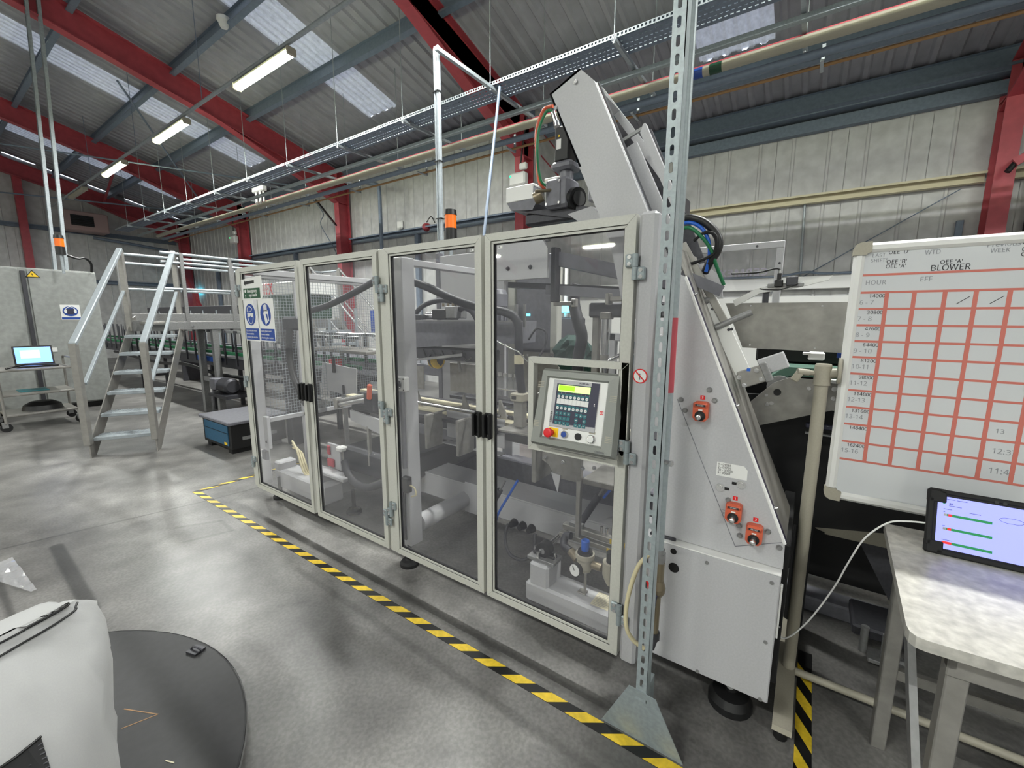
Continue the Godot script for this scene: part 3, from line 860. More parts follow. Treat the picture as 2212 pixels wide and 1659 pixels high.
# ------------------------------------------------------------------ left: cabinet, trolley, pole
func left_side() -> void:
	var o := thing("electrical_cabinet", "tall grey steel electrical cabinet with ear protection sign at left", "cabinet", V(-10.9, 0, -0.9))
	put(MB.new().box(V(-11.5, 0.1, 0.6), V(-10.52, 2.39, -2.14), 0.01), "body", M.cabinet, o)
	put(MB.new().box(V(-11.45, 0.0, 0.55), V(-10.6, 0.1, -2.1)), "plinth", M.black, o)
	put(MB.new().box(V(-10.53, 0.12, -1.32), V(-10.5, 2.37, -2.13), 0.006), "door", M.cabinet, o)
	put(MB.new().box(V(-10.53, 0.12, 0.58), V(-10.5, 2.37, -1.22), 0.006), "door", M.cabinet, o)
	put(MB.new().box(V(-10.525, 0.12, -1.245), V(-10.49, 2.34, -1.295), 0.004), "lock_rail", M.steel_dark, o)
	var lk := put(MB.new().box(V(-10.5, 1.02, -1.31), V(-10.49, 1.09, -1.52)), "maker_plate", M.white, o)
	put(MB.new().box(V(-10.491, 1.03, -1.33), V(-10.488, 1.06, -1.43)), "yellow_label", M.yellow, lk)
	put(MB.new().cyl(V(-10.5, 0.93, -1.38), V(-10.46, 0.93, -1.38), 0.03), "lock", M.steel_dark, o)
	# electric warning triangle
	var sg := thing("warning_sign", "yellow triangular electric shock warning sign on the grey cabinet", "sign", V(-10.5, 2.26, -1.4))
	put(MB.new().zy(P([-1.29, 2.24, -1.46, 2.24, -1.375, 2.36]), -10.499, 0.003), "black_border", M.tape_black, sg)
	put(MB.new().zy(P([-1.31, 2.25, -1.44, 2.25, -1.375, 2.34]), -10.496, 0.002), "yellow_field", M.yellow, sg)
	put(MB.new().zy(P([-1.365, 2.315, -1.385, 2.285, -1.372, 2.285, -1.385, 2.255, -1.36, 2.292, -1.373, 2.292]), -10.494, 0.002), "lightning_bolt", M.tape_black, sg)
	sg = thing("ear_protection_sign", "blue and white ear protection sign on the grey cabinet", "sign", V(-10.5, 1.6, -1.75))
	put(MB.new().box(V(-10.499, 1.55, -1.63), V(-10.495, 1.81, -1.87)), "plate", M.white, sg)
	put(MB.new().prism(disc(-1.75, 1.70, 0.095, 0.085), V(-10.495, 0, 0), Vector3.BACK, Vector3.UP, V(0.002, 0, 0)), "blue_disc", M.signblue, sg)
	put(MB.new().zy(P([-1.70, 1.74, -1.80, 1.74, -1.79, 1.65, -1.71, 1.65]), -10.493, 0.002), "head_symbol", M.navy, sg)
	put(MB.new().prism(disc(-1.69, 1.70, 0.018, 0.035, 12), V(-10.493, 0, 0), Vector3.BACK, Vector3.UP, V(0.003, 0, 0)).prism(disc(-1.81, 1.70, 0.018, 0.035, 12), V(-10.493, 0, 0), Vector3.BACK, Vector3.UP, V(0.003, 0, 0)).tube(cr([V(-10.491, 1.73, -1.69), V(-10.491, 1.765, -1.72), V(-10.491, 1.775, -1.75), V(-10.491, 1.765, -1.78), V(-10.491, 1.73, -1.81)]), 0.005, 5), "ear_muffs", M.white, sg)
	put(MB.new().box(V(-10.495, 1.56, -1.635), V(-10.493, 1.60, -1.865)), "text_panel", M.signblue, sg)
	# galvanised twin channel pole from cabinet to roof
	o = thing("channel_pole", "tall galvanised twin channel pole rising from the cabinet to the roof", "pole", V(-10.75, 2.39, -1.78))
	for s in [-1, 1]:
		var z: float = -1.775 + s * 0.052
		var mb := MB.new()
		var a := V(-10.75, 2.39, z + 0.02)
		var b := V(-10.75, 6.9, z - 0.14)
		mb.bar(a, b, 0.08, 0.006, Vector3.BACK)
		mb.bar(a + V(0.04, 0, s * 0.018), b + V(0.04, 0, s * 0.018), 0.006, 0.042, Vector3.BACK)
		mb.bar(a + V(-0.04, 0, s * 0.018), b + V(-0.04, 0, s * 0.018), 0.006, 0.042, Vector3.BACK)
		put(mb, "channel", M.galv, o)
	beacon("signal_beacon", V(-10.3, 2.62, -1.71), 0.065, "orange beacon on a stem above the grey cabinet at left")
	solo(MB.new().tube(cr([V(-10.3, 2.62, -1.78), V(-10.3, 2.58, -1.9), V(-10.35, 2.6, -2.0), V(-10.4, 2.52, -2.08), V(-10.45, 2.38, -2.08)]), 0.018), "beacon_cable", M.black, "black cable looping from the left beacon to the cabinet top", "cable")
	solo(MB.new().box(V(-11.2, 2.39, -0.9), V(-11.05, 2.5, -1.02), 0.03), "cabinet_vent", M.rubber_grey, "small dark vent on top of the grey cabinet", "vent")
	solo(MB.new().box(V(-10.4, 0.0, 0.5), V(-9.9, 0.5, -0.60), 0.01), "carton", M.card, "brown cardboard box behind the laptop trolley", "box")
	# trolley
	var tx0 := -9.75
	var tx1 := -9.15
	var tz0 := -0.72
	var tz1 := -1.45
	o = thing("trolley", "three-shelf stainless trolley on castors with laptop on top", "trolley", V(-9.45, 0, -1.05))
	for y in [0.86, 0.51, 0.22]:
		put(MB.new().box(V(tx0, y - 0.02, tz0), V(tx1, y + 0.012, tz1), 0.008), "shelf", M.stainless, o)
	for z in [tz0 + 0.01, tz1 - 0.01]:
		put(MB.new().tube(cr([V(tx1 + 0.03, 0.12, z), V(tx1 + 0.03, 0.9, z), V(tx1 + 0.01, 0.98, z), V(tx1 - 0.08, 1.0, z), V(tx0 + 0.08, 1.0, z), V(tx0 - 0.01, 0.98, z), V(tx0 - 0.03, 0.9, z), V(tx0 - 0.03, 0.12, z)], 5), 0.016), "end_frame", M.stainless, o)
		for x in [tx0, tx1]:
			var c := MB.new()
			c.cyl(V(x - 0.018, 0.06, z), V(x + 0.018, 0.06, z), 0.06, -1.0, 16)
			var w := put(c, "castor", M.rubber, o)
			put(MB.new().box(V(x - 0.03, 0.06, z - 0.02), V(x - 0.022, 0.13, z + 0.04)).box(V(x + 0.022, 0.06, z - 0.02), V(x + 0.03, 0.13, z + 0.04)).box(V(x - 0.03, 0.12, z - 0.03), V(x + 0.03, 0.135, z + 0.04)), "fork", M.steel, w)
	o = thing("laptop", "open laptop with a pale blue screen on the trolley", "laptop", V(-9.45, 0.872, -1.1))
	put(MB.new().box(V(-9.58, 0.873, -0.93), V(-9.32, 0.895, -1.34), 0.005), "base", M.black, o)
	var lid := MB.new()
	lid.hbox(V(-9.62, 1.03, -1.135), V(0.008, 0.145, 0.205), Basis(Vector3.BACK, 0.2), 0.004)
	put(lid, "lid", M.black, o)
	var scr := MB.new()
	var sx := V(-0.0, 0, 0)
	scr.hbox(V(-9.61, 1.035, -1.135), V(0.002, 0.12, 0.185), Basis(Vector3.BACK, 0.2))
	var sm := glow("laptop_screen", Color(0.45, 0.62, 0.95), 1.1)
	put(scr, "screen", sm, o)
	put(MB.new().hbox(V(-9.602, 1.05, -1.10), V(0.002, 0.06, 0.10), Basis(Vector3.BACK, 0.2)), "window_pane", glow("laptop_window", Color(0.62, 0.74, 1.0), 1.2), o)
	solo(MB.new().tube(cr([V(-9.2, 0.885, -0.8), V(-9.25, 0.905, -0.9), V(-9.22, 0.93, -1.0), V(-9.3, 0.915, -1.15), V(-9.22, 0.89, -1.3)]), 0.014, 6), "power_cable", M.black, "tangled black cable in front of the laptop", "cable")
	solo(MB.new().lathe([Vector2(0.0, 0.13), Vector2(0.12, 0.12), Vector2(0.2, 0.07), Vector2(0.22, 0.0)], V(-9.45, 0.232, -1.12)), "tool_bag", M.black, "black soft bag on the bottom shelf of the trolley", "bag")
	solo(MB.new().box(V(-9.6, 0.523, -0.9), V(-9.3, 0.535, -1.2), 0.003), "green_folder", M.teal, "thin green folder on the middle shelf of the trolley", "folder")
	# blue unit
	o = thing("glue_unit", "low blue and black unit on the floor left of the glazed doors", "machine unit", V(-5.9, 0, -2.3))
	put(MB.new().box(V(-6.28, 0.36, -2.05), V(-5.42, 0.40, -2.75), 0.008), "top_plate", M.paint_dark, o)
	put(MB.new().box(V(-6.24, 0.06, -2.08), V(-5.46, 0.36, -2.72), 0.006), "case", M.black, o)
	put(MB.new().box(V(-6.18, 0.1, -2.085), V(-5.52, 0.34, -2.07), 0.003), "blue_panel", M.blue_unit, o)
	put(MB.new().box(V(-6.18, 0.25, -2.072), V(-5.52, 0.256, -2.066)), "panel_groove", M.black, o)
	put(MB.new().box(V(-5.62, 0.11, -2.072), V(-5.55, 0.14, -2.066)), "yellow_label", M.yellow, o)
	put(MB.new().box(V(-5.465, 0.16, -2.2), V(-5.45, 0.2, -2.6)), "silver_strip", M.steel, o)
	for x in [-6.15, -5.56]:
		put(MB.new().box(V(x - 0.05, 0.0, -2.1), V(x + 0.05, 0.06, -2.68)), "skid", M.black, o)

func tread_shape(w: float, d: float) -> MB:
	var mb := MB.new()
	mb.box(V(0, -0.04, 0), V(d, 0, w), 0.004)
	var k := 0
	for i in 5:
		for j in 14:
			mb.bar(V(0.03 + i * 0.05, 0.0015, 0.03 + j * 0.042), V(0.052 + i * 0.05, 0.0015, 0.05 + j * 0.042 * 1.0 + (0.0 if (i + j) % 2 else -0.03)), 0.005, 0.003)
			k += 1
	return mb

func stairs_and_platform() -> void:
	# crossover steps: local x runs up the flight, local z across it
	var yaw := PI - deg_to_rad(30.0)
	var o := thing("stairs", "aluminium steps with handrails leading up to the platform at left", "stairs", V(-6.733, 0, -1.13), "", yaw)
	flight(o, 0.61, 6, 0.226, 0.262, 0.0)
	var p := thing("platform", "raised aluminium walkway with railings behind the steps", "platform", V(-8.12, 0, -3.6))
	put(MB.new().box(V(-8.45, 1.50, -2.05), V(-7.8, 1.54, -5.25), 0.004), "deck", M.stainless, p)
	put(MB.new().box(V(-7.8, 1.42, -2.3), V(-7.77, 1.54, -5.25), 0.003), "edge_beam", M.steel, p)
	put(MB.new().box(V(-7.8, 1.55, -2.3), V(-7.78, 1.66, -4.45), 0.003), "toe_board", M.steel, p)
	put(MB.new().box(V(-8.47, 1.42, -2.0), V(-8.45, 1.66, -5.25), 0.003), "toe_board", M.steel, p)
	var cb := MB.new()
	cb.bar(V(-8.17, 1.47, -1.94), V(-7.82, 1.47, -2.5), 0.02, 0.14)
	put(cb, "front_beam", M.steel, p)
	for bz in [-2.6, -3.3]:
		put(MB.new().bolt(V(-7.77, 1.47, bz), Vector3.RIGHT, 0.014, 0.014), "bolt", M.chrome, p)
	for z in [-2.9, -4.9]:
		for x in [-8.41, -7.83]:
			put(MB.new().box(V(x - 0.045, 0, z - 0.045), V(x + 0.045, 1.5, z + 0.045), 0.004), "leg", M.steel, p)
		put(MB.new().box(V(-8.41, 0.55, z - 0.03), V(-7.83, 0.63, z + 0.03), 0.004), "cross_brace", M.steel, p)
	for z in [-2.55, -3.2, -4.3]:
		put(MB.new().box(V(-7.815, 1.42, z - 0.025), V(-7.77, 2.55, z + 0.025), 0.004), "rail_post", M.steel, p)
	for z in [-1.98, -3.5, -5.2]:
		put(MB.new().box(V(-8.48, 1.42, z - 0.025), V(-8.435, 2.55, z + 0.025), 0.004), "rail_post", M.steel, p)
	for y in [2.53, 2.40, 2.02]:
		put(MB.new().cyl(V(-7.79, y, -2.3), V(-7.79, y, -4.45), 0.02, -1.0, 8), "handrail", M.galv, p)
		put(MB.new().cyl(V(-8.46, y, -1.98), V(-8.46, y, -5.2), 0.02, -1.0, 8), "handrail", M.galv, p)
		put(MB.new().cyl(V(-8.46, y, -5.2), V(-7.79, y, -5.2), 0.02, -1.0, 8), "handrail", M.galv, p)
	o = thing("stairs", "far steps with sloping handrails coming down behind the second glazed door", "stairs", V(-6.22, 0, -4.5), "", PI)
	flight(o, 0.62, 6, 0.226, 0.24, 0.05)

func flight(o: Node3D, w: float, n: int, rise: float, run: float, lift: float) -> void:
	for i in n:
		var t := put(tread_shape(w - 0.05, 0.24), "tread", M.galv, o)
		t.position = V(i * run - 0.02, (i + 1) * rise + lift * 0.0, 0.025 - 0.0)
	var top := n + 1
	for s in [0, 1]:
		var z = w * s
		var mb := MB.new()
		mb.prism(P([-0.07, 0.0, 0.06, 0.0, top * run + 0.06, top * rise - 0.1, top * run + 0.06, top * rise + 0.04, top * run - 0.12, top * rise + 0.0, -0.07, 0.16]), V(0, 0, z - 0.006 + 0.0), Vector3.RIGHT, Vector3.UP, V(0, 0, 0.012))
		put(mb, "stringer", M.stainless, o)
		put(MB.new().box(V(-0.12, 0.16, z - 0.03), V(-0.03, 1.32, z + 0.03), 0.004), "newel", M.stainless, o)
		put(MB.new().box(V(n * run + 0.02, 1.4, z - 0.03), V(n * run + 0.11, 2.55, z + 0.03), 0.004), "newel", M.stainless, o)
		put(MB.new().bar(V(-0.09, 1.31, z), V(n * run + 0.07, 2.56, z), 0.065, 0.05, Vector3.UP, 0.008) if lift == 0.0 else MB.new().cyl(V(-0.09, 1.31, z), V(n * run + 0.07, 2.56, z), 0.02), "handrail", M.galv if lift == 0.0 else M.steel, o)
		put(MB.new().bar(V(0.05, 0.85, z), V(n * run + 0.0, 1.97, z), 0.035, 0.035, Vector3.UP, 0.004) if lift == 0.0 else MB.new().cyl(V(0.05, 0.85, z), V(n * run, 1.97, z), 0.014), "mid_rail", M.galv if lift == 0.0 else M.steel, o)
	put(MB.new().box(V(n * run + 0.1, 1.4, 0.0), V(n * run + 0.12, 1.56, w), 0.003), "landing_plate", M.steel, o)

func back_conveyor() -> void:
	var o := thing("bottle_conveyor", "long bottle conveyor with green guide rails passing under the platform", "conveyor", V(-10.0, 0, -3.3))
	put(MB.new().box(V(-21, 0.78, -3.05), V(-4.2, 0.95, -3.1)), "side_plate", M.steel_dark, o)
	put(MB.new().box(V(-21, 0.78, -3.5), V(-4.2, 0.95, -3.55)), "side_plate", M.steel_dark, o)
	put(MB.new().box(V(-21, 0.9, -3.1), V(-4.2, 0.93, -3.5)), "chain", M.rubber_grey, o)
	for z in [-3.0, -3.6]:
		put(MB.new().box(V(-21, 1.01, z - 0.015), V(-4.2, 1.06, z + 0.015), 0.004), "green_rail", M.green, o)
		put(MB.new().box(V(-21, 0.955, z - 0.01), V(-4.2, 0.98, z + 0.01), 0.003), "lower_rail", M.steel, o)
		put(MB.new().box(V(-13, 1.36, z - 0.02), V(-4.2, 1.40, z + 0.02), 0.004), "cover_rail", M.chrome, o)
		var mb := MB.new()
		for i in 40:
			mb.box(V(-20.5 + i * 0.4, 0.85, z - 0.012 + 0.03), V(-20.47 + i * 0.4, 1.4, z + 0.012 + 0.03))
		tag(put(mb, "rail_uprights", M.steel_dark, o), "", "", "", "stuff")
	for x in [-12.4, -8.55, -5.5]:
		for z in [-3.08, -3.52]:
			put(MB.new().box(V(x - 0.03, 0.0, z - 0.03), V(x + 0.03, 0.8, z + 0.03), 0.004), "leg", M.steel_dark, o)
		put(MB.new().box(V(x - 0.02, 0.25, -3.5), V(x + 0.02, 0.3, -3.1), 0.004), "leg_brace", M.steel_dark, o)
	put(MB.new().box(V(-9.0, 0.86, -3.02), V(-8.0, 0.94, -2.99), 0.004), "blue_label", M.blue, o)
	put(MB.new().tube(cr([V(-14, 0.76, -3.0), V(-11, 0.68, -3.0), V(-9.5, 0.74, -3.0), V(-8, 0.66, -3.0), V(-6, 0.72, -3.0)]), 0.03), "cable_loom", M.black, o)
	o = thing("conveyor_motor", "dark geared motor under the conveyor beside the glazed doors", "motor", V(-7.2, 0.55, -3.0))
	put(MB.new().lathe([Vector2(0, 0), Vector2(0.1, 0.0), Vector2(0.12, 0.03), Vector2(0.12, 0.3), Vector2(0.09, 0.34), Vector2(0, 0.34)], V(-7.55, 0.55, -2.85), Vector3.RIGHT), "body", M.steel_dark, o)
	put(MB.new().box(V(-7.72, 0.48, -2.92), V(-7.54, 0.66, -2.72), 0.01), "terminal_box", M.paint_dark, o)
	put(MB.new().box(V(-7.75, 0.38, -3.1), V(-7.1, 0.43, -2.7)), "mount", M.steel_dark, o)
	# second line of the conveyor beyond the platform, with guard tops
	o = thing("second_conveyor", "farther conveyor line with grey guard rails behind the bottle conveyor", "conveyor", V(-9.0, 0, -4.2))
	put(MB.new().box(V(-15, 0.85, -4.0), V(-3.8, 1.0, -4.4), 0.01), "bed", M.paint_dark, o)
	put(MB.new().box(V(-15, 1.6, -4.0), V(-8.6, 1.85, -4.1), 0.01), "guard_panel", M.steel_dark, o)
	for i in 16:
		put(MB.new().box(V(-14.8 + i * 0.7, 1.0, -4.02), V(-14.77 + i * 0.7, 1.75, -3.99)), "guard_upright", M.galv, o)
	for x in [-13.0, -9.5, -6.0]:
		put(MB.new().box(V(x - 0.04, 0, -4.38), V(x + 0.04, 0.85, -4.02), 0.004), "leg", M.steel_dark, o)
	o = thing("exit_sign", "small glowing pale blue exit light on the wall beyond the platform", "sign", V(-21.5, 2.6, -7.55))
	put(MB.new().box(V(-21.75, 2.58, -7.57), V(-21.15, 2.75, -7.5), 0.01), "lit_panel", M.led_blue, o)

# ------------------------------------------------------------------ guard enclosure
const FZ := -1.58

func mitred(mb: MB, x0: float, x1: float, y0: float, y1: float, w: float, zf: float, zb: float) -> void:
	var g := 0.0006
	var d := V(0, 0, zb - zf)
	for poly in [P([x0, y0 + g, x0 + w, y0 + w + g, x0 + w, y1 - w - g, x0, y1 - g]), P([x1, y0 + g, x1 - w, y0 + w + g, x1 - w, y1 - w - g, x1, y1 - g]),
			P([x0 + g, y1, x0 + w + g, y1 - w, x1 - w - g, y1 - w, x1 - g, y1]), P([x0 + g, y0, x0 + w + g, y0 + w, x1 - w - g, y0 + w, x1 - g, y0])]:
		mb.prism(poly, V(0, 0, zf), Vector3.RIGHT, Vector3.UP, d)

func hinge(parent: Node3D, x: float, y: float, flip: float) -> void:
	# two cast leaves, the upper on the door and the lower on its neighbour
	for k in 2:
		var s := 1.0 if k == 0 else -1.0
		var cx := x - flip * s * 0.014
		var cy := y + s * 0.0235
		var mb := MB.new()
		mb.box(V(cx - 0.024, cy - 0.023, FZ), V(cx + 0.024, cy + 0.023, FZ + 0.014), 0.004)
		mb.cyl(V(x, cy - 0.023, FZ + 0.012), V(x, cy + 0.023, FZ + 0.012), 0.011, -1.0, 10)
		var h := put(mb, "hinge", M.zinc, parent)
		for b in [-1, 1]:
			put(MB.new().cyl(V(cx - flip * s * 0.008, cy + b * 0.012, FZ + 0.0145), V(cx - flip * s * 0.008, cy + b * 0.012, FZ + 0.0165), 0.0075, -1.0, 12).cyl(V(cx - flip * s * 0.008, cy + b * 0.012, FZ + 0.016), V(cx - flip * s * 0.008, cy + b * 0.012, FZ + 0.0172), 0.0035, -1.0, 6), "bolt", M.chrome, h)

func guard_door(called_label: String, x0: float, x1: float, handle_left: bool, holes := false) -> Node3D:
	var o := thing("guard_door", called_label, "door", V((x0 + x1) / 2.0, 0.195, FZ))
	var y0 := 0.195
	var y1 := 1.992
	var mb := MB.new()
	mitred(mb, x0, x1, y0, y1, 0.033, FZ, FZ - 0.035)
	put(mb, "frame", M.frame, o)
	mb = MB.new()
	mitred(mb, x0 + 0.034, x1 - 0.034, y0 + 0.034, y1 - 0.034, 0.011, FZ - 0.006, FZ - 0.03)
	put(mb, "glazing_bead", M.frame, o)
	mb = MB.new()
	mitred(mb, x0 + 0.0335, x1 - 0.0335, y0 + 0.0335, y1 - 0.0335, 0.001, FZ - 0.004, FZ - 0.03)
	mitred(mb, x0 + 0.045, x1 - 0.045, y0 + 0.045, y1 - 0.045, 0.003, FZ - 0.01, FZ - 0.028)
	put(mb, "gasket", M.rubber, o)
	var a := 0.046
	if not holes:
		put(MB.new().box(V(x0 + a, y0 + a, FZ - 0.016), V(x1 - a, y1 - a, FZ - 0.02)), "pane", M.pane, o)
	else:
		put(MB.new().box(V(x0 + a, 1.449, FZ - 0.016), V(x1 - a, y1 - a, FZ - 0.02)), "pane", M.pane, o)
		put(MB.new().box(V(x0 + a, 1.03, FZ - 0.016), V(-1.012, 1.449, FZ - 0.02)), "pane", M.pane, o)
		put(MB.new().box(V(x0 + a, y0 + a, FZ - 0.016), V(x1 - a, 1.03, FZ - 0.02)), "pane", M.pane, o)
		mb = MB.new()
		mitred(mb, -1.012, -0.556, 1.029, 1.449, 0.027, FZ, FZ - 0.035)
		put(mb, "panel_opening_frame", M.frame, o)
	var hx := x0 + 0.022 if handle_left else x1 - 0.022
	mb = MB.new()
	mb.box(V(hx - 0.022, 1.04, FZ), V(hx + 0.022, 1.165, FZ + 0.012), 0.004)
	mb.box(V(hx - 0.022, 1.045, FZ + 0.012), V(hx - 0.008, 1.16, FZ + 0.035), 0.004)
	mb.box(V(hx + 0.010, 1.04, FZ + 0.010), V(hx + 0.022, 1.165, FZ + 0.03), 0.004)
	var h := put(mb, "handle", M.black, o)
	for y in [1.055, 1.15]:
		put(MB.new().cyl(V(hx, y, FZ + 0.012), V(hx, y, FZ + 0.014), 0.005, -1.0, 8), "screw", M.chrome, h)
	return o

func enclosure() -> void:
	var d1 := guard_door("glazed guard door carrying the eye wash and safety signs", -3.722, -2.857, false)
	var d2 := guard_door("glazed guard door with the black hose behind it, second from left", -2.812, -2.03, true)
	var d3 := guard_door("glazed guard door with the small push button box behind it", -1.962, -1.275, false)
	var d4 := guard_door("glazed guard door with the control panel set in it", -1.255, -0.553, true, true)
	for y in [1.82, 1.10, 0.42]:
		hinge(d1, -3.735, y, -1.0)
	for y in [1.80, 1.085, 0.41]:
		hinge(d2, -2.018, y, 1.0)
	for y in [1.75, 1.05, 0.475]:
		hinge(d3, -1.977, y, -1.0)
	for y in [1.803, 1.10, 0.40]:
		hinge(d4, -0.547, y, 1.0)
	put(MB.new().box(V(-1.33, 1.925, FZ - 0.015), V(-1.355, 1.937, FZ - 0.013)), "number_sticker", M.white, d3)
	text("29", 0.009, V(-1.3525, 1.931, FZ - 0.0125), Vector3.RIGHT, Vector3.UP, "number_29", M.marker, d3)
	put(MB.new().box(V(-1.165, 1.925, FZ - 0.015), V(-1.19, 1.937, FZ - 0.013)), "number_sticker", M.white, d4)
	text("28", 0.009, V(-1.1875, 1.931, FZ - 0.0125), Vector3.RIGHT, Vector3.UP, "number_28", M.marker, d4)
	var o := thing("guard_frame", "pale grey post frame that carries the glazed guard doors", "machine frame", V(-2.1, 0.12, -1.66))
	put(MB.new().box(V(-2.026, 0.185, FZ - 0.012), V(-1.968, 1.992, FZ - 0.05), 0.003), "centre_post", M.frame, o)
	put(MB.new().box(V(-3.775, 0.2, FZ - 0.005), V(-3.728, 1.985, FZ - 0.05), 0.004), "left_post", M.frame, o)
	put(MB.new().box(V(-0.545, 0.175, FZ - 0.004), V(-0.478, 1.998, FZ - 0.09), 0.012), "right_post", M.paint, o)
	put(MB.new().box(V(-4.03, 0.12, -1.72), V(-3.925, 1.96, -1.80), 0.006), "corner_column", M.paint, o)
	put(MB.new().box(V(-2.16, 0.16, -1.69), V(-2.065, 1.96, -1.79), 0.005), "inner_column", M.paint, o)
	put(MB.new().box(V(-2.06, 0.18, -1.69), V(-1.95, 1.96, -1.79), 0.005), "inner_column", M.paint, o)
	for y in [0.88, 0.62]:
		put(MB.new().box(V(-3.985, y, -1.7199), V(-3.935, y + 0.014, -1.7185)), "label_strip", M.white, o)
	put(MB.new().box(V(-3.96, 1.97, -1.80), V(-3.90, 2.02, -3.45), 0.004), "end_rail", M.paint, o)
	put(MB.new().box(V(-2.1, 1.93, -1.80), V(-2.04, 1.97, -3.0), 0.004), "cross_rail", M.paint, o)
	# machine feet under the posts
	for p in [[-2.04, -1.75], [-3.8, -1.8], [-3.0, -2.0]]:
		var f := MB.new()
		f.lathe([Vector2(0, 0.05), Vector2(0.02, 0.05), Vector2(0.03, 0.04), Vector2(0.05, 0.035), Vector2(0.062, 0.02), Vector2(0.062, 0.0)], V(p[0], 0, p[1]))
		f.cyl(V(p[0], 0.04, p[1]), V(p[0], 0.2, p[1]), 0.016)
		put(f, "levelling_foot", M.rubber, o)
	# end guard of wire mesh
	o = thing("mesh_guard", "wire mesh guard closing the left end of the machine", "guard", V(-3.93, 0.1, -2.4))
	var mb := MB.new()
	for i in 62:
		mb.box(V(-3.934, 0.72, -1.84 - i * 0.0265), V(-3.931, 1.96, -1.843 - i * 0.0265))
	for i in 47:
		mb.box(V(-3.931, 0.72 + i * 0.0265, -1.81), V(-3.928, 0.723 + i * 0.0265, -3.46))
	tag(put(mb, "wire_mesh", M.galv, o), "", "", "", "stuff")
	mb = MB.new()
	mb.box(V(-3.945, 0.68, -1.81), V(-3.915, 0.72, -3.46), 0.003)
	put(mb, "bottom_rail", M.paint, o)
	put(MB.new().box(V(-3.945, 1.945, -1.81), V(-3.915, 1.97, -3.46), 0.003), "top_rail", M.paint, o)
	for z in [-2.14, -3.46]:
		put(MB.new().box(V(-3.945, 0.12, z - 0.015), V(-3.915, 1.94, z + 0.015), 0.003), "mesh_post", M.paint, o)
	# signs on the first door
	o = thing("eye_wash_sign", "white and green emergency eye wash sign with black arrow on the glass", "sign", V(-3.5, 1.82, FZ))
	put(MB.new().xy(P([-3.665, 1.745, -3.365, 1.745, -3.342, 1.765, -3.342, 1.92, -3.665, 1.90]), FZ + 0.003, 0.003), "plate", M.white, o)
	put(MB.new().xy(P([-3.62, 1.872, -3.60, 1.893, -3.60, 1.884, -3.455, 1.890, -3.455, 1.868, -3.60, 1.862, -3.60, 1.852]), FZ + 0.006, 0.001), "arrow", M.black, o)
	put(MB.new().box(V(-3.635, 1.757, FZ + 0.006), V(-3.375, 1.832, FZ + 0.007)), "green_panel", M.signgreen, o)
	put(MB.new().prism(disc(-3.605, 1.812, 0.013, 0.011, 14), V(0, 0, FZ + 0.007), Vector3.RIGHT, Vector3.UP, V(0, 0, 0.001)).xy(P([-3.615, 1.782, -3.595, 1.782, -3.602, 1.775, -3.602, 1.762, -3.608, 1.762, -3.608, 1.775]), FZ + 0.007, 0.001), "eye_wash_symbol", M.white, o)
	text("Emergency", 0.030, V(-3.575, 1.811, FZ + 0.0075), Vector3.RIGHT, Vector3.UP, "lettering", M.white, o, true, true, 0.95)
	text("eye wash", 0.030, V(-3.55, 1.780, FZ + 0.0075), Vector3.RIGHT, Vector3.UP, "lettering", M.white, o, true, true, 0.95)
	for k in 2:
		var x := -3.668 if k == 0 else -3.432
		var nm := "eye_protection_sign" if k == 0 else "glove_sign"
		var lb := "blue and white eye protection sign with goggles head on the glass" if k == 0 else "blue and white safety glove sign on the glass"
		o = thing(nm, lb, "sign", V(x + 0.11, 1.6, FZ))
		if k == 0:
			put(MB.new().xy(P([x, 1.432, x + 0.228, 1.432, x + 0.228, 1.52, x + 0.15, 1.745, x, 1.745]), FZ + 0.001, 0.001), "plate", M.white, o)
		else:
			put(MB.new().xy(P([x, 1.438, x + 0.228, 1.432, x + 0.228, 1.75, x, 1.752]), FZ + 0.0018, 0.001), "plate", M.white, o)
		var c := V(x + 0.105, 1.635, 0)
		put(MB.new().prism(disc(c.x, c.y, 0.078, 0.083, 30), V(0, 0, FZ + 0.003), Vector3.RIGHT, Vector3.UP, V(0, 0, 0.0008)), "blue_disc", M.signblue, o)
		mb = MB.new()
		var z = FZ + 0.0038
		if k == 0:
			mb.tube(cr([V(c.x - 0.045, c.y + 0.02, z), V(c.x - 0.04, c.y + 0.05, z), V(c.x - 0.005, c.y + 0.06, z), V(c.x + 0.03, c.y + 0.045, z), V(c.x + 0.01, c.y + 0.025, z), V(c.x - 0.045, c.y + 0.02, z)], 5), 0.003, 4)
			mb.xy(P([c.x - 0.05, c.y + 0.01, c.x + 0.05, c.y + 0.01, c.x + 0.04, c.y - 0.018, c.x + 0.012, c.y - 0.018, c.x, c.y - 0.006, c.x - 0.012, c.y - 0.018, c.x - 0.04, c.y - 0.018]), z, 0.001)
			mb.tube(cr([V(c.x - 0.045, c.y - 0.01, z), V(c.x - 0.03, c.y - 0.055, z), V(c.x, c.y - 0.07, z), V(c.x + 0.03, c.y - 0.055, z), V(c.x + 0.045, c.y - 0.01, z)], 5), 0.003, 4)
		else:
			mb.xy(P([c.x - 0.03, c.y + 0.01, c.x - 0.005, c.y + 0.02, c.x + 0.03, c.y - 0.055, c.x - 0.005, c.y - 0.075]), z, 0.001)
			for f in 4:
				mb.hbox(V(c.x - 0.018 + f * 0.013, c.y + 0.045 + (0.006 if f in [1, 2] else 0.0), z), V(0.005, 0.024, 0.0008))
			mb.hbox(V(c.x + 0.002, c.y + 0.018, z), V(0.026, 0.014, 0.0008))
			mb.hbox(V(c.x + 0.038, c.y - 0.01, z), V(0.006, 0.04, 0.0008), Basis(Vector3.BACK, 0.12))
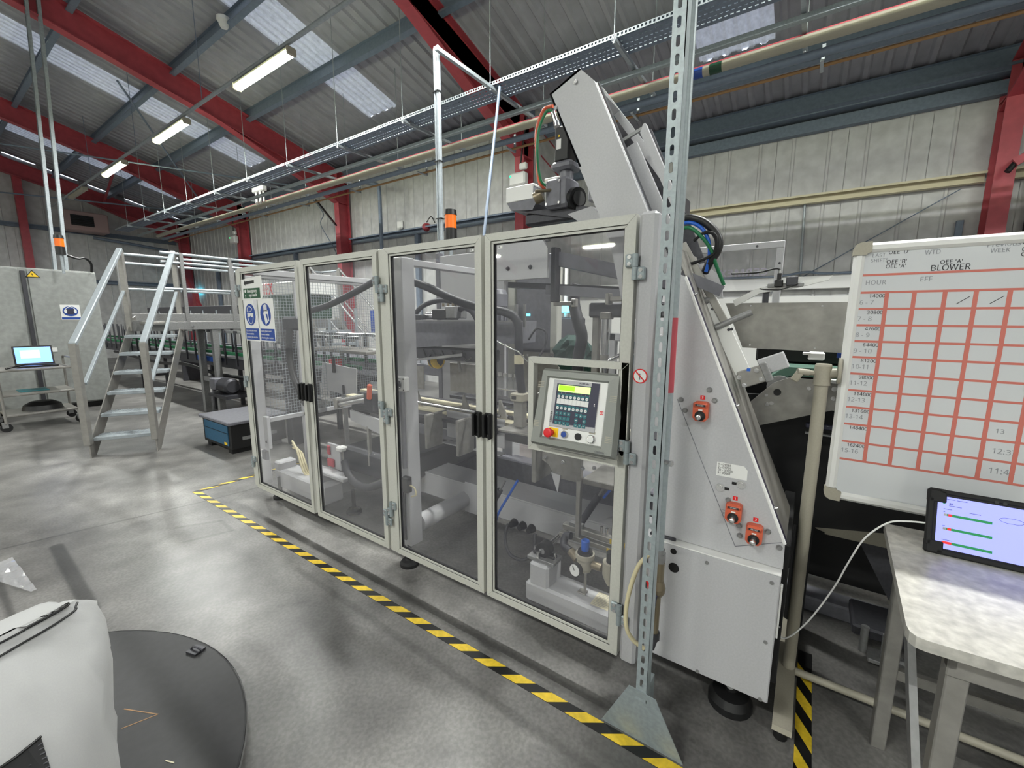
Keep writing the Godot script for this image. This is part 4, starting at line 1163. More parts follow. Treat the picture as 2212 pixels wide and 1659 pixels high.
		put(mb, "goggles_symbol" if k == 0 else "hand_symbol", M.white, o)
		put(MB.new().box(V(x + 0.01, 1.442, FZ + 0.003), V(x + 0.218, 1.53, FZ + 0.0038)), "text_panel", M.signblue, o)
		var lines := ["Eye protection must", "be worn when", "cleaning glue nozzles"] if k == 0 else ["Safety gloves must", "be worn when", "cleaning glue nozzles"]
		for i in 3:
			text(lines[i], 0.017, V(x + 0.018, 1.512 - i * 0.025, FZ + 0.0042), Vector3.RIGHT, Vector3.UP, "lettering", M.white, o, true, false, 1.1)
	o = thing("no_entry_sticker", "round red and white prohibition sticker on the right-hand post", "sticker", V(-0.513, 1.402, FZ))
	put(MB.new().prism(disc(-0.513, 1.402, 0.028, 0.028), V(0, 0, FZ - 0.0035), Vector3.RIGHT, Vector3.UP, V(0, 0, 0.001)), "red_ring", M.redsticker, o)
	put(MB.new().prism(disc(-0.513, 1.402, 0.0235, 0.0235), V(0, 0, FZ - 0.0027), Vector3.RIGHT, Vector3.UP, V(0, 0, 0.001)), "white_field", M.white, o)
	put(MB.new().hbox(V(-0.513, 1.402, FZ - 0.0012), V(0.025, 0.0022, 0.0005), Basis(Vector3.BACK, -0.8)), "red_bar", M.redsticker, o)
	put(MB.new().box(V(-0.516, 1.388, FZ - 0.0015), V(-0.512, 1.412, FZ - 0.0012)), "grey_symbol", M.paint_dark, o)

func hose(pts: Array, r: float, m: Material, label: String, called := "hose") -> MeshInstance3D:
	return solo(MB.new().tube(cr(pts, 7), r, 10), called, m, label, "hose")

# ------------------------------------------------------------------ behind the glass
func machine_inside() -> void:
	var o := thing("machine_bed", "grey welded machine bed with beam, tube and cast brackets behind the doors", "machine bed", V(-2.0, 0.0, -2.3))
	put(MB.new().box(V(-3.5, 0.225, -2.25), V(-0.62, 0.41, -2.52), 0.01), "beam", M.paint, o)
	put(MB.new().box(V(-3.5, 0.405, -2.245), V(-0.62, 0.415, -2.265)), "beam_lip", M.paint, o)
	put(MB.new().box(V(-1.98, 0.2, -2.24), V(-1.72, 0.43, -2.248), 0.002), "joint_plate", M.paint, o)
	put(MB.new().box(V(-1.735, 0.18, -2.2), V(-1.72, 0.43, -2.25), 0.002), "joint_web", M.steel_dark, o)
	put(MB.new().cyl(V(-1.99, 0.29, -1.8), V(-1.99, 0.29, -2.26), 0.056, -1.0, 24), "cross_tube", M.paint, o)
	# cast brackets
	put(MB.new().box(V(-1.12, 0.135, -1.735), V(-0.60, 0.245, -1.90), 0.012), "bracket", M.paint, o)
	put(MB.new().box(V(-1.10, 0.23, -1.74), V(-0.985, 0.36, -1.89), 0.012), "bracket_head", M.paint, o)
	var lab := put(MB.new().box(V(-0.76, 0.2452, -1.76), V(-0.67, 0.246, -1.87)), "spec_label", M.cream, o)
	for i in 9:
		put(MB.new().box(V(-0.755, 0.2462, -1.768 - i * 0.011), V(-0.755 + 0.06 + 0.02 * (i % 3) * 0.6, 0.2464, -1.770 - i * 0.011)), "print_line", M.marker_faint, lab)
	put(MB.new().box(V(-3.88, 0.1, -1.80), V(-3.1, 0.26, -1.98), 0.012), "bracket", M.paint, o)
	put(MB.new().box(V(-3.88, 0.25, -1.80), V(-3.78, 0.33, -1.96), 0.012), "bracket_head", M.paint, o)
	put(MB.new().box(V(-3.35, 0.1, -1.85), V(-3.2, 0.33, -2.6), 0.012), "side_beam", M.paint, o)
	put(MB.new().box(V(-3.35, 0.33, -1.85), V(-2.9, 0.36, -1.95), 0.006), "ledge", M.paint, o)
	put(MB.new().box(V(-3.6, 0.18, -2.9), V(-0.7, 0.40, -3.05), 0.01), "rear_beam", M.paint_dark, o)
	put(MB.new().box(V(-3.9, 0.1, -3.3), V(-3.75, 1.95, -3.42), 0.008), "rear_column", M.paint, o)
	put(MB.new().box(V(-2.2, 0.1, -3.0), V(-2.08, 2.2, -3.12), 0.008), "rear_column", M.paint, o)
	put(MB.new().box(V(-0.95, 0.1, -2.9), V(-0.83, 2.15, -3.02), 0.008), "rear_column", M.paint, o)
	for g in [-1.54, -1.47, -1.40]:
		put(MB.new().lathe([Vector2(0, 0.05), Vector2(0.018, 0.05), Vector2(0.026, 0.02), Vector2(0.03, 0.0)], V(g, 0.235, -2.25), Vector3.BACK), "cable_gland", M.black, o)
	# back plates
	o = thing("back_panel", "tall plain grey sheet panel at the back of the machine", "panel", V(-2.5, 0.5, -2.95))
	put(MB.new().box(V(-2.86, 0.62, -2.93), V(-2.12, 2.17, -2.96), 0.004), "sheet", M.paint, o)
	put(MB.new().box(V(-2.90, 0.62, -2.92), V(-2.85, 2.2, -2.97), 0.004), "edge_channel", M.paint_dark, o)
	o = thing("rear_door", "grey rear guard panel seen through the right-hand glazed door", "panel", V(-1.7, 0.6, -2.85))
	put(MB.new().box(V(-1.98, 0.7, -2.9), V(-1.62, 2.1, -2.93), 0.004), "sheet", M.paint_dark, o)
	put(MB.new().box(V(-2.05, 0.7, -2.88), V(-1.98, 2.1, -2.94), 0.006), "frame_post", M.frame, o)
	put(MB.new().box(V(-1.64, 0.7, -2.86), V(-1.58, 2.1, -2.94), 0.006), "frame_post", M.frame, o)
	put(MB.new().box(V(-1.90, 0.95, -2.86), V(-1.56, 1.35, -2.88), 0.004), "lower_plate", M.stainless, o)
	for p in [[-1.62, 1.32], [-1.62, 1.15], [-1.62, 0.98]]:
		put(MB.new().cyl(V(p[0], p[1], -2.86), V(p[0], p[1], -2.845), 0.012), "clip", M.steel, o)
	put(MB.new().box(V(-1.885, 1.632, -2.899), V(-1.845, 1.648, -2.895)), "status_light", M.led_blue, o)
	# top beam (pick head housing)
	o = thing("pick_beam", "grey box beam across the machine below the black hoses", "beam", V(-2.1, 1.4, -2.35))
	put(MB.new().xy(P([-2.66, 1.372, -1.88, 1.44, -1.56, 1.45, -1.55, 1.596, -2.66, 1.592]), -2.3, -0.22), "housing", M.paint_dark, o)
	put(MB.new().box(V(-2.66, 1.588, -2.298), V(-1.55, 1.598, -2.302)), "top_edge", M.steel, o)
	put(MB.new().box(V(-2.70, 1.33, -2.3), V(-2.665, 1.62, -2.5), 0.003), "end_plate", M.steel_dark, o)
	put(MB.new().box(V(-2.63, 1.30, -2.32), V(-1.85, 1.385, -2.5), 0.006), "under_carriage", M.steel_dark, o)
	put(MB.new().xy(P([-2.55, 1.275, -2.02, 1.345, -2.02, 1.365, -2.50, 1.30]), -2.28, -0.05), "slide_rail", M.chrome, o)
	for i in 5:
		put(MB.new().tube(cr([V(-2.45 + i * 0.1, 1.37, -2.31), V(-2.40 + i * 0.1, 1.31 + 0.02 * (i % 2), -2.30), V(-2.36 + i * 0.1, 1.34, -2.31)]), 0.008, 6), "wire_loop", M.black, o)
	put(MB.new().box(V(-2.62, 1.6, -2.34), V(-2.5, 1.64, -2.5), 0.006), "clamp_block", M.steel_dark, o)
	put(MB.new().cyl(V(-2.5, 1.63, -2.42), V(-2.36, 1.63, -2.42), 0.03), "air_cylinder", M.chrome, o)
	put(MB.new().box(V(-2.38, 1.6, -2.34), V(-2.22, 1.68, -2.48), 0.008), "valve_block", M.black, o)
	put(MB.new().box(V(-2.24, 1.61, -2.34), V(-2.14, 1.70, -2.48), 0.006), "valve_cover", M.steel, o)
	for i in 4:
		put(MB.new().cyl(V(-2.33 + i * 0.05, 1.70, -2.42), V(-2.33 + i * 0.05, 1.725, -2.42), 0.01, -1.0, 8), "fitting", M.brass, o)
	# hoses
	hose([V(-2.47, 1.885, -1.95), V(-2.38, 1.88, -1.98), V(-2.2, 1.85, -2.0), V(-2.03, 1.80, -2.0), V(-1.82, 1.72, -2.02), V(-1.64, 1.672, -2.05), V(-1.5, 1.65, -2.08), V(-1.43, 1.60, -2.1), V(-1.415, 1.47, -2.1), V(-1.41, 1.3, -2.1), V(-1.40, 1.15, -2.12)], 0.026, M.rubber_grey, "thick dark hose curving above the grey box beam", "main_hose")
	var sp := MB.new()
	for i in 11:
		var c := V(-2.44 + i * 0.026, 1.887 - i * i * 0.0004, -1.965)
		var ring := []
		for k in 13:
			ring.append(c + V(0.006 * sin(TAU * k / 12.0), 0.034 * cos(TAU * k / 12.0), 0.034 * sin(TAU * k / 12.0)))
		sp.tube(ring, 0.004, 5)
	solo(sp, "hose_spring", M.chrome, "chrome spring coiled round the thick dark hose", "spring")
	solo(MB.new().cyl(V(-1.412, 1.40, -2.1), V(-1.412, 1.345, -2.1), 0.029).box(V(-1.39, 1.36, -2.075), V(-1.37, 1.40, -2.07)), "hose_label", M.cream, "cream label wrapped round the thick dark hose", "label")
	hose([V(-3.34, 1.66, -1.9), V(-3.1, 1.70, -1.92), V(-2.9, 1.755, -1.94), V(-2.65, 1.83, -1.95), V(-2.47, 1.885, -1.95)], 0.024, M.rubber_grey, "dark hose slanting upwards behind the second glazed door", "feed_hose")
	hose([V(-2.68, 1.52, -2.42), V(-2.66, 1.62, -2.42), V(-2.58, 1.71, -2.45), V(-2.42, 1.75, -2.48), V(-2.25, 1.73, -2.46), V(-2.15, 1.69, -2.42)], 0.02, M.rubber_grey, "dark hose arched over the left end of the grey box beam")
	hose([V(-2.2, 1.66, -2.4), V(-2.1, 1.69, -2.4), V(-2.02, 1.66, -2.4), V(-1.98, 1.58, -2.42)], 0.024, M.rubber_grey, "short dark hose bending down behind the grey box beam")
	hose([V(-3.72, 1.52, -1.95), V(-3.71, 1.3, -1.93), V(-3.66, 1.13, -1.92), V(-3.58, 1.0, -1.92), V(-3.50, 0.88, -1.93), V(-3.44, 0.8, -1.98)], 0.028, M.black, "thick black hose hanging behind the safety signs")
	solo(MB.new().box(V(-3.86, 1.50, -1.96), V(-3.64, 1.62, -2.1), 0.02), "hose_connector", M.rubber_grey, "dark grey block at the top of the thick black hose", "connector")
	hose([V(-1.19, 1.82, -2.4), V(-1.21, 1.72, -2.4), V(-1.17, 1.6, -2.38), V(-1.14, 1.5, -2.38), V(-1.17, 1.36, -2.4), V(-1.18, 1.1, -2.42)], 0.036, M.rubber_grey, "thick grey hose hanging behind the control panel")
	hose([V(-3.02, 0.46, -1.95), V(-2.95, 0.38, -1.93), V(-2.85, 0.325, -1.92), V(-2.72, 0.315, -1.92), V(-2.6, 0.35, -1.94), V(-2.48, 0.42, -2.0)], 0.03, M.rubber_grey, "dark hose sagging low behind the second glazed door")
	for k in 3:
		hose([V(-3.72, 0.52 - k * 0.03, -1.9), V(-3.62, 0.47 - k * 0.02, -1.88 - k * 0.02), V(-3.53, 0.36, -1.86 - k * 0.02), V(-3.49, 0.27 - k * 0.003, -1.87 - k * 0.02), V(-3.44 + k * 0.05, 0.25, -1.9)], 0.009, M.cable_cream, ["cream cable looping down over the left cast bracket, front", "cream cable looping down over the left cast bracket, middle", "cream cable looping down over the left cast bracket, rear"][k], "cable")
	# gas struts and blue tube under the control panel
	for p in [[-1.6, 0.36, -1.44, 0.64, "left"], [-0.94, 0.5, -0.80, 0.76, "right"]]:
		o = thing("gas_strut", "dark gas strut under the control panel, " + ("left one beside the blue tube" if p[4] == "left" else "right one above the yellow labels"), "strut", V(p[0], p[1], -2.0))
		var a := V(p[0], p[1], -2.0)
		var b := V(p[2], p[3], -2.0)
		put(MB.new().cyl(a, a.lerp(b, 0.75), 0.019), "body", M.rubber_grey, o)
		put(MB.new().cyl(a.lerp(b, 0.75), b, 0.007), "rod", M.steel, o)
	solo(MB.new().tube(cr([V(-1.51, 0.36, -2.0), V(-1.49, 0.42, -2.0), V(-1.42, 0.54, -2.0), V(-1.35, 0.66, -2.0)]), 0.008, 8), "air_tube", M.blue, "bright blue air tube beside the left gas strut", "tube")
	solo(MB.new().tube(cr([V(-0.80, 0.70, -1.98), V(-0.75, 0.78, -1.98), V(-0.70, 0.9, -1.98)]), 0.007, 8), "air_tube", M.blue, "short blue air tube at the right-hand gas strut", "tube")
	solo(MB.new().tube(cr([V(-1.56, 0.24, -2.2), V(-1.55, 0.17, -2.15), V(-1.48, 0.10, -2.1), V(-1.38, 0.09, -2.1), V(-1.33, 0.13, -2.15), V(-1.36, 0.22, -2.22)]), 0.011, 6), "slack_cable", M.rubber_grey, "slack cable looping below the three cable glands", "cable")
	# carton folding stations: plates on brackets
	for s in [[-2.13, "left-hand folding box bracket behind the black door handles"], [-1.84, "middle folding box bracket behind the black door handles"]]:
		var x: float = s[0]
		o = thing("folding_station", s[1], "bracket", V(x, 0.7, -2.1))
		put(MB.new().box(V(x, 0.715, -2.0), V(x + 0.022, 0.95, -2.16), 0.002), "front_plate", M.stainless, o)
		put(MB.new().box(V(x, 0.948, -2.0), V(x + 0.02, 0.956, -2.5), 0.002), "top_arm", M.stainless, o)
		put(MB.new().box(V(x + 0.02, 0.76, -2.20), V(x + 0.25, 0.955, -2.21), 0.002), "back_plate", M.paint, o)
		put(MB.new().box(V(x + 0.02, 0.72, -2.15), V(x + 0.25, 0.73, -2.21), 0.002), "lower_plate", M.paint, o)
		put(MB.new().bolt(V(x + 0.19, 0.86, -2.2), Vector3.BACK, 0.008, 0.012), "bolt", M.steel, o)
	o = thing("folding_station", "right-hand folding bracket under the control panel with pointed plate", "bracket", V(-1.0, 0.6, -1.9))
	put(MB.new().box(V(-1.16, 0.745, -1.85), V(-1.135, 0.96, -2.05), 0.002), "front_plate", M.stainless, o)
	put(MB.new().xy(P([-1.10, 0.96, -0.885, 0.96, -0.885, 0.80, -1.02, 0.80, -1.06, 0.86, -1.10, 0.88]), -1.86, -0.01), "face_plate", M.stainless, o)
	put(MB.new().xy(P([-1.04, 0.825, -0.985, 0.82, -1.0, 0.725]), -1.85, -0.006), "pointed_plate", M.paint, o)
	put(MB.new().box(V(-0.89, 0.52, -1.84), V(-0.868, 0.96, -1.87), 0.002), "upright", M.stainless, o)
	put(MB.new().box(V(-0.865, 0.80, -1.86), V(-0.70, 0.83, -2.1), 0.004), "side_shelf", M.stainless, o)
	put(MB.new().box(V(-0.73, 0.70, -1.95), V(-0.70, 0.85, -1.98), 0.004), "shelf_leg", M.stainless, o)
	for p in [[-1.075, 0.90], [-0.97, 0.895], [-0.86, 0.885], [-0.80, 0.90]]:
		put(MB.new().bolt(V(p[0], p[1], -1.85), Vector3.BACK, 0.008, 0.012), "bolt", M.chrome, o)
	# product conveyor with cream combs and pointed flights
	o = thing("flight_conveyor", "flighted conveyor with cream side strips and pointed steel flights", "conveyor", V(-2.0, 0.9, -2.4))
	put(MB.new().box(V(-3.4, 0.90, -2.25), V(-0.7, 0.925, -2.33), 0.003), "side_strip", M.cream, o)
	put(MB.new().box(V(-3.4, 0.93, -2.40), V(-0.7, 0.955, -2.46), 0.003), "side_strip", M.cream, o)
	put(MB.new().box(V(-3.4, 0.88, -2.15), V(-0.7, 0.905, -2.7), 0.003), "bed", M.steel_dark, o)
	put(MB.new().box(V(-3.4, 0.78, -2.3), V(-0.7, 0.88, -2.65), 0.006), "chassis", M.rubber_grey, o)
	var ch := MB.new()
	for i in 90:
		ch.box(V(-3.35 + i * 0.0295, 0.925, -2.34), V(-3.33 + i * 0.0295, 0.94, -2.385), 0.002)
	tag(put(ch, "chain_links", M.steel_dark, o), "", "", "", "stuff")
	for x in [-2.55, -2.05, -1.72, -1.2]:
		put(MB.new().xy(P([x, 0.93, x + 0.075, 0.93, x + 0.062, 0.98, x + 0.02, 1.06, x + 0.008, 1.06]), -2.3, -0.012), "flight", M.stainless, o)
	put(MB.new().cyl(V(-2.6, 1.01, -2.1), V(-1.55, 1.005, -2.1), 0.008), "guide_rod", M.chrome, o)
	put(MB.new().cyl(V(-2.35, 1.09, -2.55), V(-1.5, 1.085, -2.55), 0.008), "guide_rod", M.chrome, o)
	put(MB.new().box(V(-2.35, 1.03, -2.5), V(-2.08, 1.26, -2.51), 0.002), "square_plate", M.stainless, o)
	put(MB.new().box(V(-2.52, 1.06, -2.30), V(-2.44, 1.24, -2.31), 0.002), "slot_plate", M.stainless, o)
	put(MB.new().box(V(-1.5, 0.94, -2.0), V(-1.2, 0.955, -2.22), 0.003), "discharge_plate", M.stainless, o)
	put(MB.new().cyl(V(-2.22, 1.2, -2.48), V(-2.19, 1.34, -2.42), 0.012), "round_bar", M.steel, o)
	solo(MB.new().lathe([Vector2(0, 0.03), Vector2(0.05, 0.028), Vector2(0.062, 0.015), Vector2(0.062, -0.015), Vector2(0.05, -0.028), Vector2(0, -0.03)], V(-2.42, 1.28, -2.42), V(1, 0, 0.3)), "tape_reel", M.black, "black reel under the left end of the box beam", "reel")
	for s in [-0.02, 0.02]:
		solo(MB.new().cyl(V(-2.42 + s, 1.28, -2.42 + s * 0.3), V(-2.42 + s * 1.4, 1.28, -2.42 + s * 0.4), 0.064, -1.0, 18), "reel_band", M.yellow, "yellow band round the black reel, " + ("left" if s < 0 else "right") + " one", "band")
	# bottles packed at the back
	for i in 10:
		var x := -2.42 + i * 0.055
		o = thing("bottle", ORD[i] + " white capped clear bottle from the left behind the middle doors", "bottle", V(x, 0.95, -2.82), "bottles behind the middle doors")
		put(MB.new().lathe([Vector2(0.0, 0.0), Vector2(0.025, 0.0), Vector2(0.026, 0.02), Vector2(0.026, 0.14), Vector2(0.014, 0.18), Vector2(0.012, 0.19)], V(x, 0.95, -2.82), Vector3.UP, 12), "body", M.film, o)
		put(MB.new().cyl(V(x, 1.138, -2.82), V(x, 1.165, -2.82), 0.017, -1.0, 12), "cap", M.white, o)
	solo(MB.new().box(V(-2.55, 0.92, -2.7), V(-1.8, 0.95, -2.92), 0.004), "bottle_shelf", M.steel_dark, "dark shelf carrying the row of white capped bottles", "shelf")
	# motor on the beam
	o = thing("vertical_motor", "upright grey motor with domed cap behind the control panel door", "motor", V(-1.97, 1.55, -2.62))
	put(MB.new().lathe([Vector2(0.075, 0.0), Vector2(0.075, 0.15), Vector2(0.085, 0.15), Vector2(0.085, 0.24), Vector2(0.07, 0.27), Vector2(0.03, 0.28), Vector2(0, 0.28)], V(-1.97, 1.55, -2.62)), "body", M.paint_dark, o)
	for i in 14:
		var a := TAU * i / 14.0
		put(MB.new().hbox(V(-1.97 + 0.08 * cos(a), 1.625, -2.62 + 0.08 * sin(a)), V(0.004, 0.07, 0.008), Basis(Vector3.UP, -a)), "fin", M.paint_dark, o)
	for x in [-1.50, -1.44]:
		solo(MB.new().cyl(V(x, 1.56, -2.2), V(x, 1.70, -2.2), 0.01, -1.0, 8), "guide_pin", M.steel, "upright steel pin beside the thick hose, " + ("left" if x < -1.47 else "right") + " one of the pair", "pin")
	# hung plate
	o = thing("hung_plate", "grey sheet guard plate with clipped corner hung behind the right-hand door", "plate", V(-1.26, 1.9, -1.9))
	put(MB.new().xy(P([-1.43, 1.815, -1.11, 1.818, -1.11, 1.96, -1.15, 2.02, -1.43, 2.05]), -1.9, -0.02), "sheet", M.paint, o)
	for x in [-1.35, -1.21]:
		put(MB.new().bolt(V(x, 1.875, -1.9), Vector3.BACK, 0.008, 0.014), "bolt", M.steel_dark, o)
	for x in [-1.29, -1.14]:
		put(MB.new().box(V(x - 0.02, 2.0, -1.92), V(x + 0.02, 2.06, -1.95), 0.003), "lug", M.steel, o)
	# upper cross members and the pick arm cluster
	o = thing("upper_carriage", "dark cross members with steel brackets at the top of the right-hand bay", "carriage", V(-0.9, 1.7, -2.2))
	put(MB.new().bar(V(-1.15, 1.93, -2.05), V(-0.62, 1.80, -2.3), 0.05, 0.07), "cross_member", M.paint_dark, o)
	put(MB.new().bar(V(-1.2, 1.77, -2.05), V(-0.62, 1.72, -2.2), 0.045, 0.05), "cross_member", M.paint_dark, o)
	put(MB.new().bar(V(-1.42, 1.80, -2.0), V(-0.65, 1.76, -2.45), 0.05, 0.03), "cross_member", M.steel_dark, o)
	put(MB.new().box(V(-1.15, 1.70, -2.0), V(-1.12, 1.98, -2.06), 0.004), "end_post", M.steel_dark, o)
	put(MB.new().box(V(-0.70, 1.70, -1.95), V(-0.67, 1.90, -1.98), 0.004).box(V(-0.80, 1.695, -1.95), V(-0.67, 1.72, -1.98), 0.004).box(V(-0.815, 1.68, -1.94), V(-0.795, 1.735, -1.99), 0.004), "angle_bracket", M.stainless, o)
	put(MB.new().box(V(-1.30, 1.69, -2.3), V(-1.16, 1.715, -2.34), 0.004).box(V(-1.18, 1.68, -2.3), V(-1.15, 1.73, -2.34), 0.004), "angle_bracket", M.stainless, o)
	put(MB.new().box(V(-1.02, 1.62, -2.2), V(-0.62, 1.70, -2.5), 0.01), "carriage_plate", M.steel_dark, o)
	put(MB.new().box(V(-1.03, 1.1, -2.28), V(-0.99, 1.66, -2.32), 0.004), "upright", M.stainless, o)
	put(MB.new().box(V(-0.97, 1.1, -2.28), V(-0.955, 1.66, -2.32), 0.004), "upright", M.chrome, o)
	o = thing("air_cylinder", "upright aluminium air cylinder with end blocks at right inside the machine", "cylinder", V(-0.91, 1.3, -2.2))
	put(MB.new().cyl(V(-0.91, 1.42, -2.2), V(-0.91, 1.62, -2.2), 0.026), "barrel", M.chrome, o)
	put(MB.new().box(V(-0.94, 1.61, -2.17), V(-0.88, 1.65, -2.23), 0.006), "end_block", M.stainless, o)
	put(MB.new().cyl(V(-0.91, 1.38, -2.2), V(-0.91, 1.42, -2.2), 0.03), "end_block", M.stainless, o)
	put(MB.new().cyl(V(-0.91, 1.2, -2.2), V(-0.91, 1.38, -2.2), 0.01), "rod", M.chrome, o)
	put(MB.new().box(V(-0.96, 1.19, -2.17), V(-0.84, 1.22, -2.23), 0.004), "foot", M.stainless, o)
	o = thing("tool_gantry", "light grey inverted frame with blue air lines right of the air cylinder", "frame", V(-0.75, 1.2, -2.15))
	put(MB.new().box(V(-0.86, 1.2, -2.12), V(-0.825, 1.54, -2.16), 0.004).box(V(-0.86, 1.50, -2.12), V(-0.60, 1.54, -2.16), 0.004), "frame", M.paint, o)
	for i in 4:
		put(MB.new().tube(cr([V(-0.79 + i * 0.045, 1.50, -2.2), V(-0.80 + i * 0.045, 1.44, -2.18), V(-0.78 + i * 0.045, 1.38, -2.17), V(-0.785 + i * 0.045, 1.33, -2.17)]), 0.008, 6), "air_line", M.blue_unit, o)
		put(MB.new().cyl(V(-0.785 + i * 0.045, 1.33, -2.17), V(-0.785 + i * 0.045, 1.25, -2.17), 0.011), "nozzle", M.rubber_grey, o)
		put(MB.new().cyl(V(-0.785 + i * 0.045, 1.25, -2.17), V(-0.785 + i * 0.045, 1.17, -2.17), 0.005), "suction_stem", M.steel, o)
	solo(MB.new().tube(cr([V(-0.80, 1.1, -1.95), V(-0.80, 1.34, -1.95), V(-0.79, 1.40, -1.95), V(-0.75, 1.435, -1.95), V(-0.62, 1.48, -1.95)], 5), 0.011), "bent_tube", M.chrome, "bent bright steel tube right of the grey tool frame", "tube")
	solo(MB.new().tube(cr([V(-1.36, 1.50, -1.8), V(-1.26, 1.46, -1.8), V(-1.18, 1.45, -1.75), V(-1.09, 1.41, -1.7), V(-1.03, 1.455, -1.60)]), 0.004, 6), "thin_wire", M.chrome, "thin bright wire running to the control panel frame", "wire")
	solo(MB.new().tube(cr([V(-1.25, 1.50, -1.95), V(-1.2, 1.56, -1.95), V(-1.14, 1.54, -1.95), V(-1.14, 1.46, -1.93), V(-1.16, 1.40, -1.9), V(-1.18, 1.30, -1.9)]), 0.006, 6), "thin_cable", M.rubber_grey, "thin looped cable left of the control panel", "cable")
	var cl := MB.new()
	var nz := FastNoiseLite.new()
	nz.frequency = 4.0
	nz.seed = 8
	var rings := []
	for k in 13:
		var ring := []
		var t := k / 12.0
		for i in 20:
			var a := TAU * i / 20.0
			var r := (0.03 + 0.09 * sin(PI * pow(t, 0.7))) * (1.0 + 0.5 * nz.get_noise_3d(cos(a), t * 2.2, sin(a)) + 0.15 * sin(a * 5.0 + t * 6.0))
			ring.append(V(-1.36 + r * cos(a) * 1.2 + 0.05 * t, 1.50 - 0.42 * t, -2.70 + r * sin(a) * 0.7))
		rings.append(ring)
	for k in 12:
		for i in 20:
			cl.q(rings[k][i], rings[k][(i + 1) % 20], rings[k + 1][(i + 1) % 20], rings[k + 1][i], rings[k][i] - V(-1.34, rings[k][i].y, -2.7))
	solo(cl, "rag", M.rock_cloth, "green crumpled cloth hung at the back of the machine", "cloth")
	o = thing("exit_sign", "glowing blue exit sign seen through the right-hand glazed door", "sign", V(-2.93, 1.7, -5.5))
	put(MB.new().box(V(-3.03, 1.69, -5.5), V(-2.84, 1.80, -5.54), 0.01), "lit_panel", M.led_blue, o)
	put(MB.new().box(V(-3.02, 1.72, -5.499), V(-2.99, 1.77, -5.497)), "white_symbol", M.white, o)
	put(MB.new().box(V(-3.3, 0.0, -5.55), V(-2.7, 1.62, -5.75), 0.02), "dark_stand", M.rubber_grey, o)
	put(MB.new().box(V(-2.96, 1.62, -5.56), V(-2.92, 2.4, -5.6), 0.004), "stand_post", M.white, o)
	o = thing("lever_head", "black valve head with grey stand left of the control panel", "valve", V(-1.40, 1.0, -2.1))
	put(MB.new().box(V(-1.44, 0.96, -2.08), V(-1.37, 1.13, -2.13), 0.006), "stand", M.stainless, o)
	put(MB.new().box(V(-1.45, 1.12, -2.06), V(-1.36, 1.17, -2.14), 0.006), "sensor_box", M.beige, o)
	put(MB.new().box(V(-1.435, 1.135, -2.055), V(-1.405, 1.155, -2.06)), "display", M.black, o)
	# lower right: pillow block, clamp rails, regulator
	o = thing("pillow_block", "black pillow block bearing with steel shaft on the cast bracket", "bearing", V(-1.05, 0.36, -1.82))
	put(MB.new().box(V(-1.125, 0.358, -1.76), V(-0.965, 0.378, -1.86), 0.003), "base_plate", M.steel, o)
	put(MB.new().cyl(V(-1.045, 0.415, -1.785), V(-1.045, 0.415, -1.835), 0.04, -1.0, 20).box(V(-1.11, 0.378, -1.79), V(-0.98, 0.395, -1.83), 0.005), "housing", M.black, o)
	put(MB.new().cyl(V(-1.045, 0.415, -1.778), V(-1.045, 0.415, -1.787), 0.016), "shaft_end", M.chrome, o)
	put(MB.new().cyl(V(-1.045, 0.415, -1.83), V(-1.045, 0.415, -2.2), 0.014), "shaft", M.chrome, o)
	for p in [[-1.105, -1.81], [-0.985, -1.81], [-1.06, -1.765]]:
		put(MB.new().bolt(V(p[0], 0.378, p[1]), Vector3.UP, 0.009, 0.035), "bolt", M.chrome, o)
	o = thing("clamp_rails", "pair of steel rails with yellow labels under the right gas strut", "rails", V(-0.85, 0.45, -1.97))
	put(MB.new().box(V(-1.02, 0.475, -1.95), V(-0.64, 0.505, -1.99), 0.003), "upper_rail", M.stainless, o)
	put(MB.new().box(V(-1.04, 0.425, -1.95), V(-0.66, 0.452, -1.99), 0.003), "lower_rail", M.stainless, o)
	put(MB.new().box(V(-0.745, 0.478, -1.949), V(-0.645, 0.504, -1.947)), "yellow_label", M.tape_yellow, o)
	put(MB.new().box(V(-0.76, 0.427, -1.949), V(-0.668, 0.450, -1.947)), "yellow_label", M.tape_yellow, o)
	put(MB.new().cyl(V(-0.80, 0.5, -1.97), V(-0.80, 0.545, -1.97), 0.008, -1.0, 8).cyl(V(-0.77, 0.5, -1.97), V(-0.77, 0.545, -1.97), 0.008, -1.0, 8), "pins", M.chrome, o)
	put(MB.new().box(V(-0.98, 0.505, -1.95), V(-0.9, 0.53, -1.98), 0.004), "pivot_block", M.steel, o)
	o = thing("air_regulator", "air pressure regulator with blue knob and round gauge", "regulator", V(-0.83, 0.25, -1.83))
	put(MB.new().lathe([Vector2(0.0, 0.0), Vector2(0.03, 0.0), Vector2(0.038, 0.02), Vector2(0.04, 0.06), Vector2(0.048, 0.075), Vector2(0.048, 0.095), Vector2(0, 0.095)], V(-0.83, 0.355, -1.84)), "body", M.beige, o)
	put(MB.new().lathe([Vector2(0.04, 0), Vector2(0.036, 0.016), Vector2(0, 0.016)], V(-0.83, 0.448, -1.84)), "collar", M.black, o)
	put(MB.new().lathe([Vector2(0.018, 0), Vector2(0.021, 0.02), Vector2(0.021, 0.055), Vector2(0.017, 0.06), Vector2(0, 0.06)], V(-0.83, 0.46, -1.84)), "knob", M.blue, o)
	var gd := V(-0.18, 0.1, 1).normalized()
	var ga := put(MB.new().cyl(V(-0.852, 0.375, -1.80), V(-0.852, 0.375, -1.80) + gd * 0.022, 0.034, -1.0, 24), "gauge", M.black, o)
